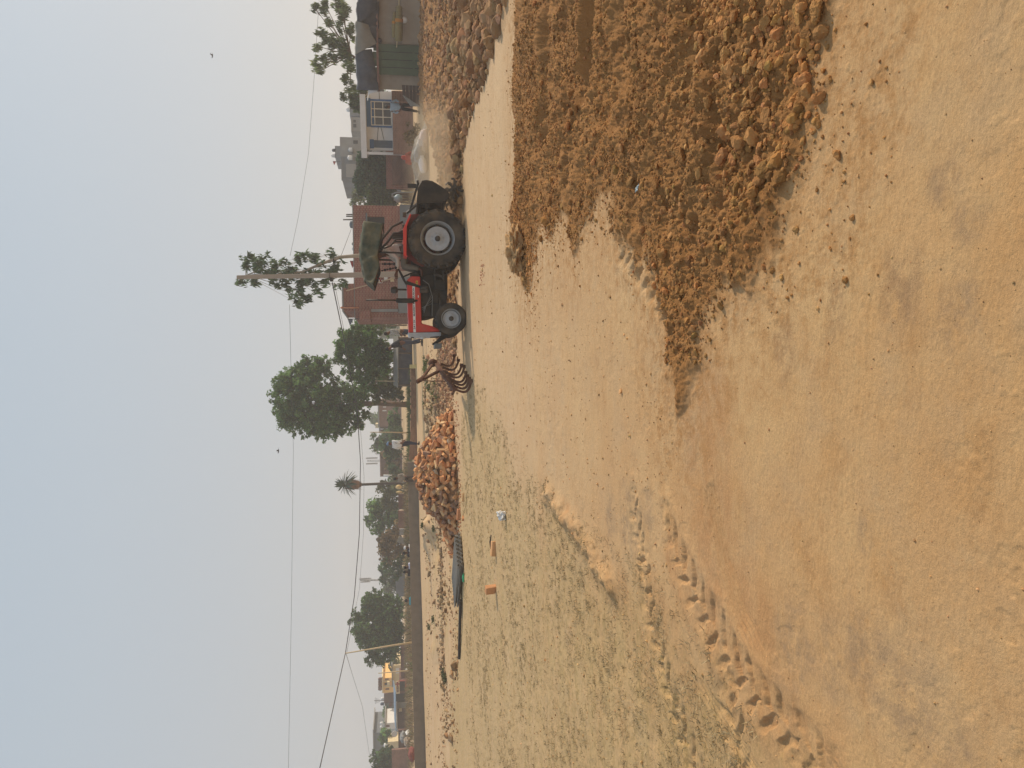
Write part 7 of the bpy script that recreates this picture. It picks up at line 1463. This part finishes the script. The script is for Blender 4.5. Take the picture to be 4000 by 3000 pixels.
# woman in red
p = at(1610, 622, 34.6); person(Vector((p.x, 34.6, at(1572, 622, 34.6).z - .78)), R(60), squat(chest=(.10, 0, .42), neck=(.2, 0, .56), head=(.28, 0, .64)), 'person in a red veil crouching behind the tarpaulin heap', cl('red veil', (160, 62, 50)), cl('red skirt', (150, 58, 48)), 1.05, 'veil', cl('red veil', (160, 62, 50)))
# sitters beyond the wall
for k, (y, x, rz, sh_, pn, lb, hr, hm) in enumerate(((2142, 1596, -60, cl('white cotton', (220, 218, 214)), OFF, 'person in white clothes sitting behind the cement wall, rightmost of four', 'turban', cl('white turban', (214, 210, 204))), (2158, 1590, -80, cl('dark jacket', (44, 46, 56)), cl('dark cloth', (50, 48, 52)), 'person in a dark jacket sitting beside the one in white', 'short', None),
        (2209, 1594, -110, cl('lilac white', (206, 204, 216)), cl('pale cloth', (196, 194, 200)), 'person in pale lilac sitting behind the cement wall under the thorn trees', 'short', None), (2234, 1592, -70, cl('charcoal shirt', (52, 50, 54)), cl('dark cloth', (50, 48, 52)), 'person in charcoal sitting left of the one in lilac', 'short', None),
        (2350, 1598, 80, cl('teal shirt', (44, 158, 172)), cl('dark cloth', (50, 48, 52)), 'person in a bright teal shirt sitting alone behind the cement wall', 'short', None))):
    d = 44.5; p = at(1606, y, d); z_ = at(x - 14, y, d).z - .83; person(Vector((p.x, d, max(gz(p.x, d) - .02, z_))), R(rz), squat(), lb, sh_, pn, 1.0, hr, hm)
# ------------------------------------------------------------------ dusty air
HAZE_D = 0.0019
hz_m = bpy.data.materials.new('haze'); hz_m.use_nodes = True; _n = hz_m.node_tree; _n.nodes.remove(_n.nodes['Principled BSDF'])
pv = _n.nodes.new('ShaderNodeVolumePrincipled'); pv.inputs['Color'].default_value = (.93, .92, .91, 1); pv.inputs['Density'].default_value = HAZE_D; pv.inputs['Anisotropy'].default_value = .3
_n.links.new(pv.outputs[0], _n.nodes['Material Output'].inputs['Volume'])
hz = MB().box((-260, -30, -1.5), (260, 330, 26)).build('haze', hz_m); tag(hz, 'pale dusty air over the field', 'haze', kind='stuff')
# dust raised by the tiller
dm = bpy.data.materials.new('dust'); dm.use_nodes = True; _n = dm.node_tree; _n.nodes.remove(_n.nodes['Principled BSDF'])
pv = _n.nodes.new('ShaderNodeVolumePrincipled'); pv.inputs['Color'].default_value = (.82, .66, .46, 1); pv.inputs['Anisotropy'].default_value = .2
_t = _n.nodes.new('ShaderNodeTexCoord'); _no = _n.nodes.new('ShaderNodeTexNoise'); _no.inputs['Scale'].default_value = 1.1; _no.inputs['Detail'].default_value = 4; _n.links.new(_t.outputs['Object'], _no.inputs['Vector'])
_g = _n.nodes.new('ShaderNodeVectorMath'); _g.operation = 'LENGTH'; _dv = _n.nodes.new('ShaderNodeVectorMath'); _dv.operation = 'DIVIDE'; _dv.inputs[1].default_value = (2.6, 1.5, 1.0)
_n.links.new(_t.outputs['Object'], _dv.inputs[0]); _n.links.new(_dv.outputs[0], _g.inputs[0])
_f = _n.nodes.new('ShaderNodeMapRange'); _f.inputs[1].default_value = 1.0; _f.inputs[2].default_value = 0.15; _f.inputs[3].default_value = 0.0; _f.inputs[4].default_value = 1.1; _n.links.new(_g.outputs['Value'], _f.inputs[0])
_p = _n.nodes.new('ShaderNodeMapRange'); _p.inputs[1].default_value = .38; _p.inputs[2].default_value = .68; _n.links.new(_no.outputs['Fac'], _p.inputs[0])
_m = _n.nodes.new('ShaderNodeMath'); _m.operation = 'MULTIPLY'; _n.links.new(_f.outputs[0], _m.inputs[0]); _n.links.new(_p.outputs[0], _m.inputs[1]); _n.links.new(_m.outputs[0], pv.inputs['Density'])
_n.links.new(pv.outputs[0], _n.nodes['Material Output'].inputs['Volume'])
c = at(1740, 700, 18.6); mb = MB(); mb.ball((0, 0, 0), 1, 16, 10, (2.7, 1.6, 1.05)); o = mb.build('dust', dm); o.location = (c.x, 18.6, .45); tag(o, 'thin brown dust hanging behind the tiller', 'dust', kind='stuff')
for o in bpy.data.objects:
    if not o.parent and 'category' in o and 'kind' not in o: o['kind'] = 'thing'
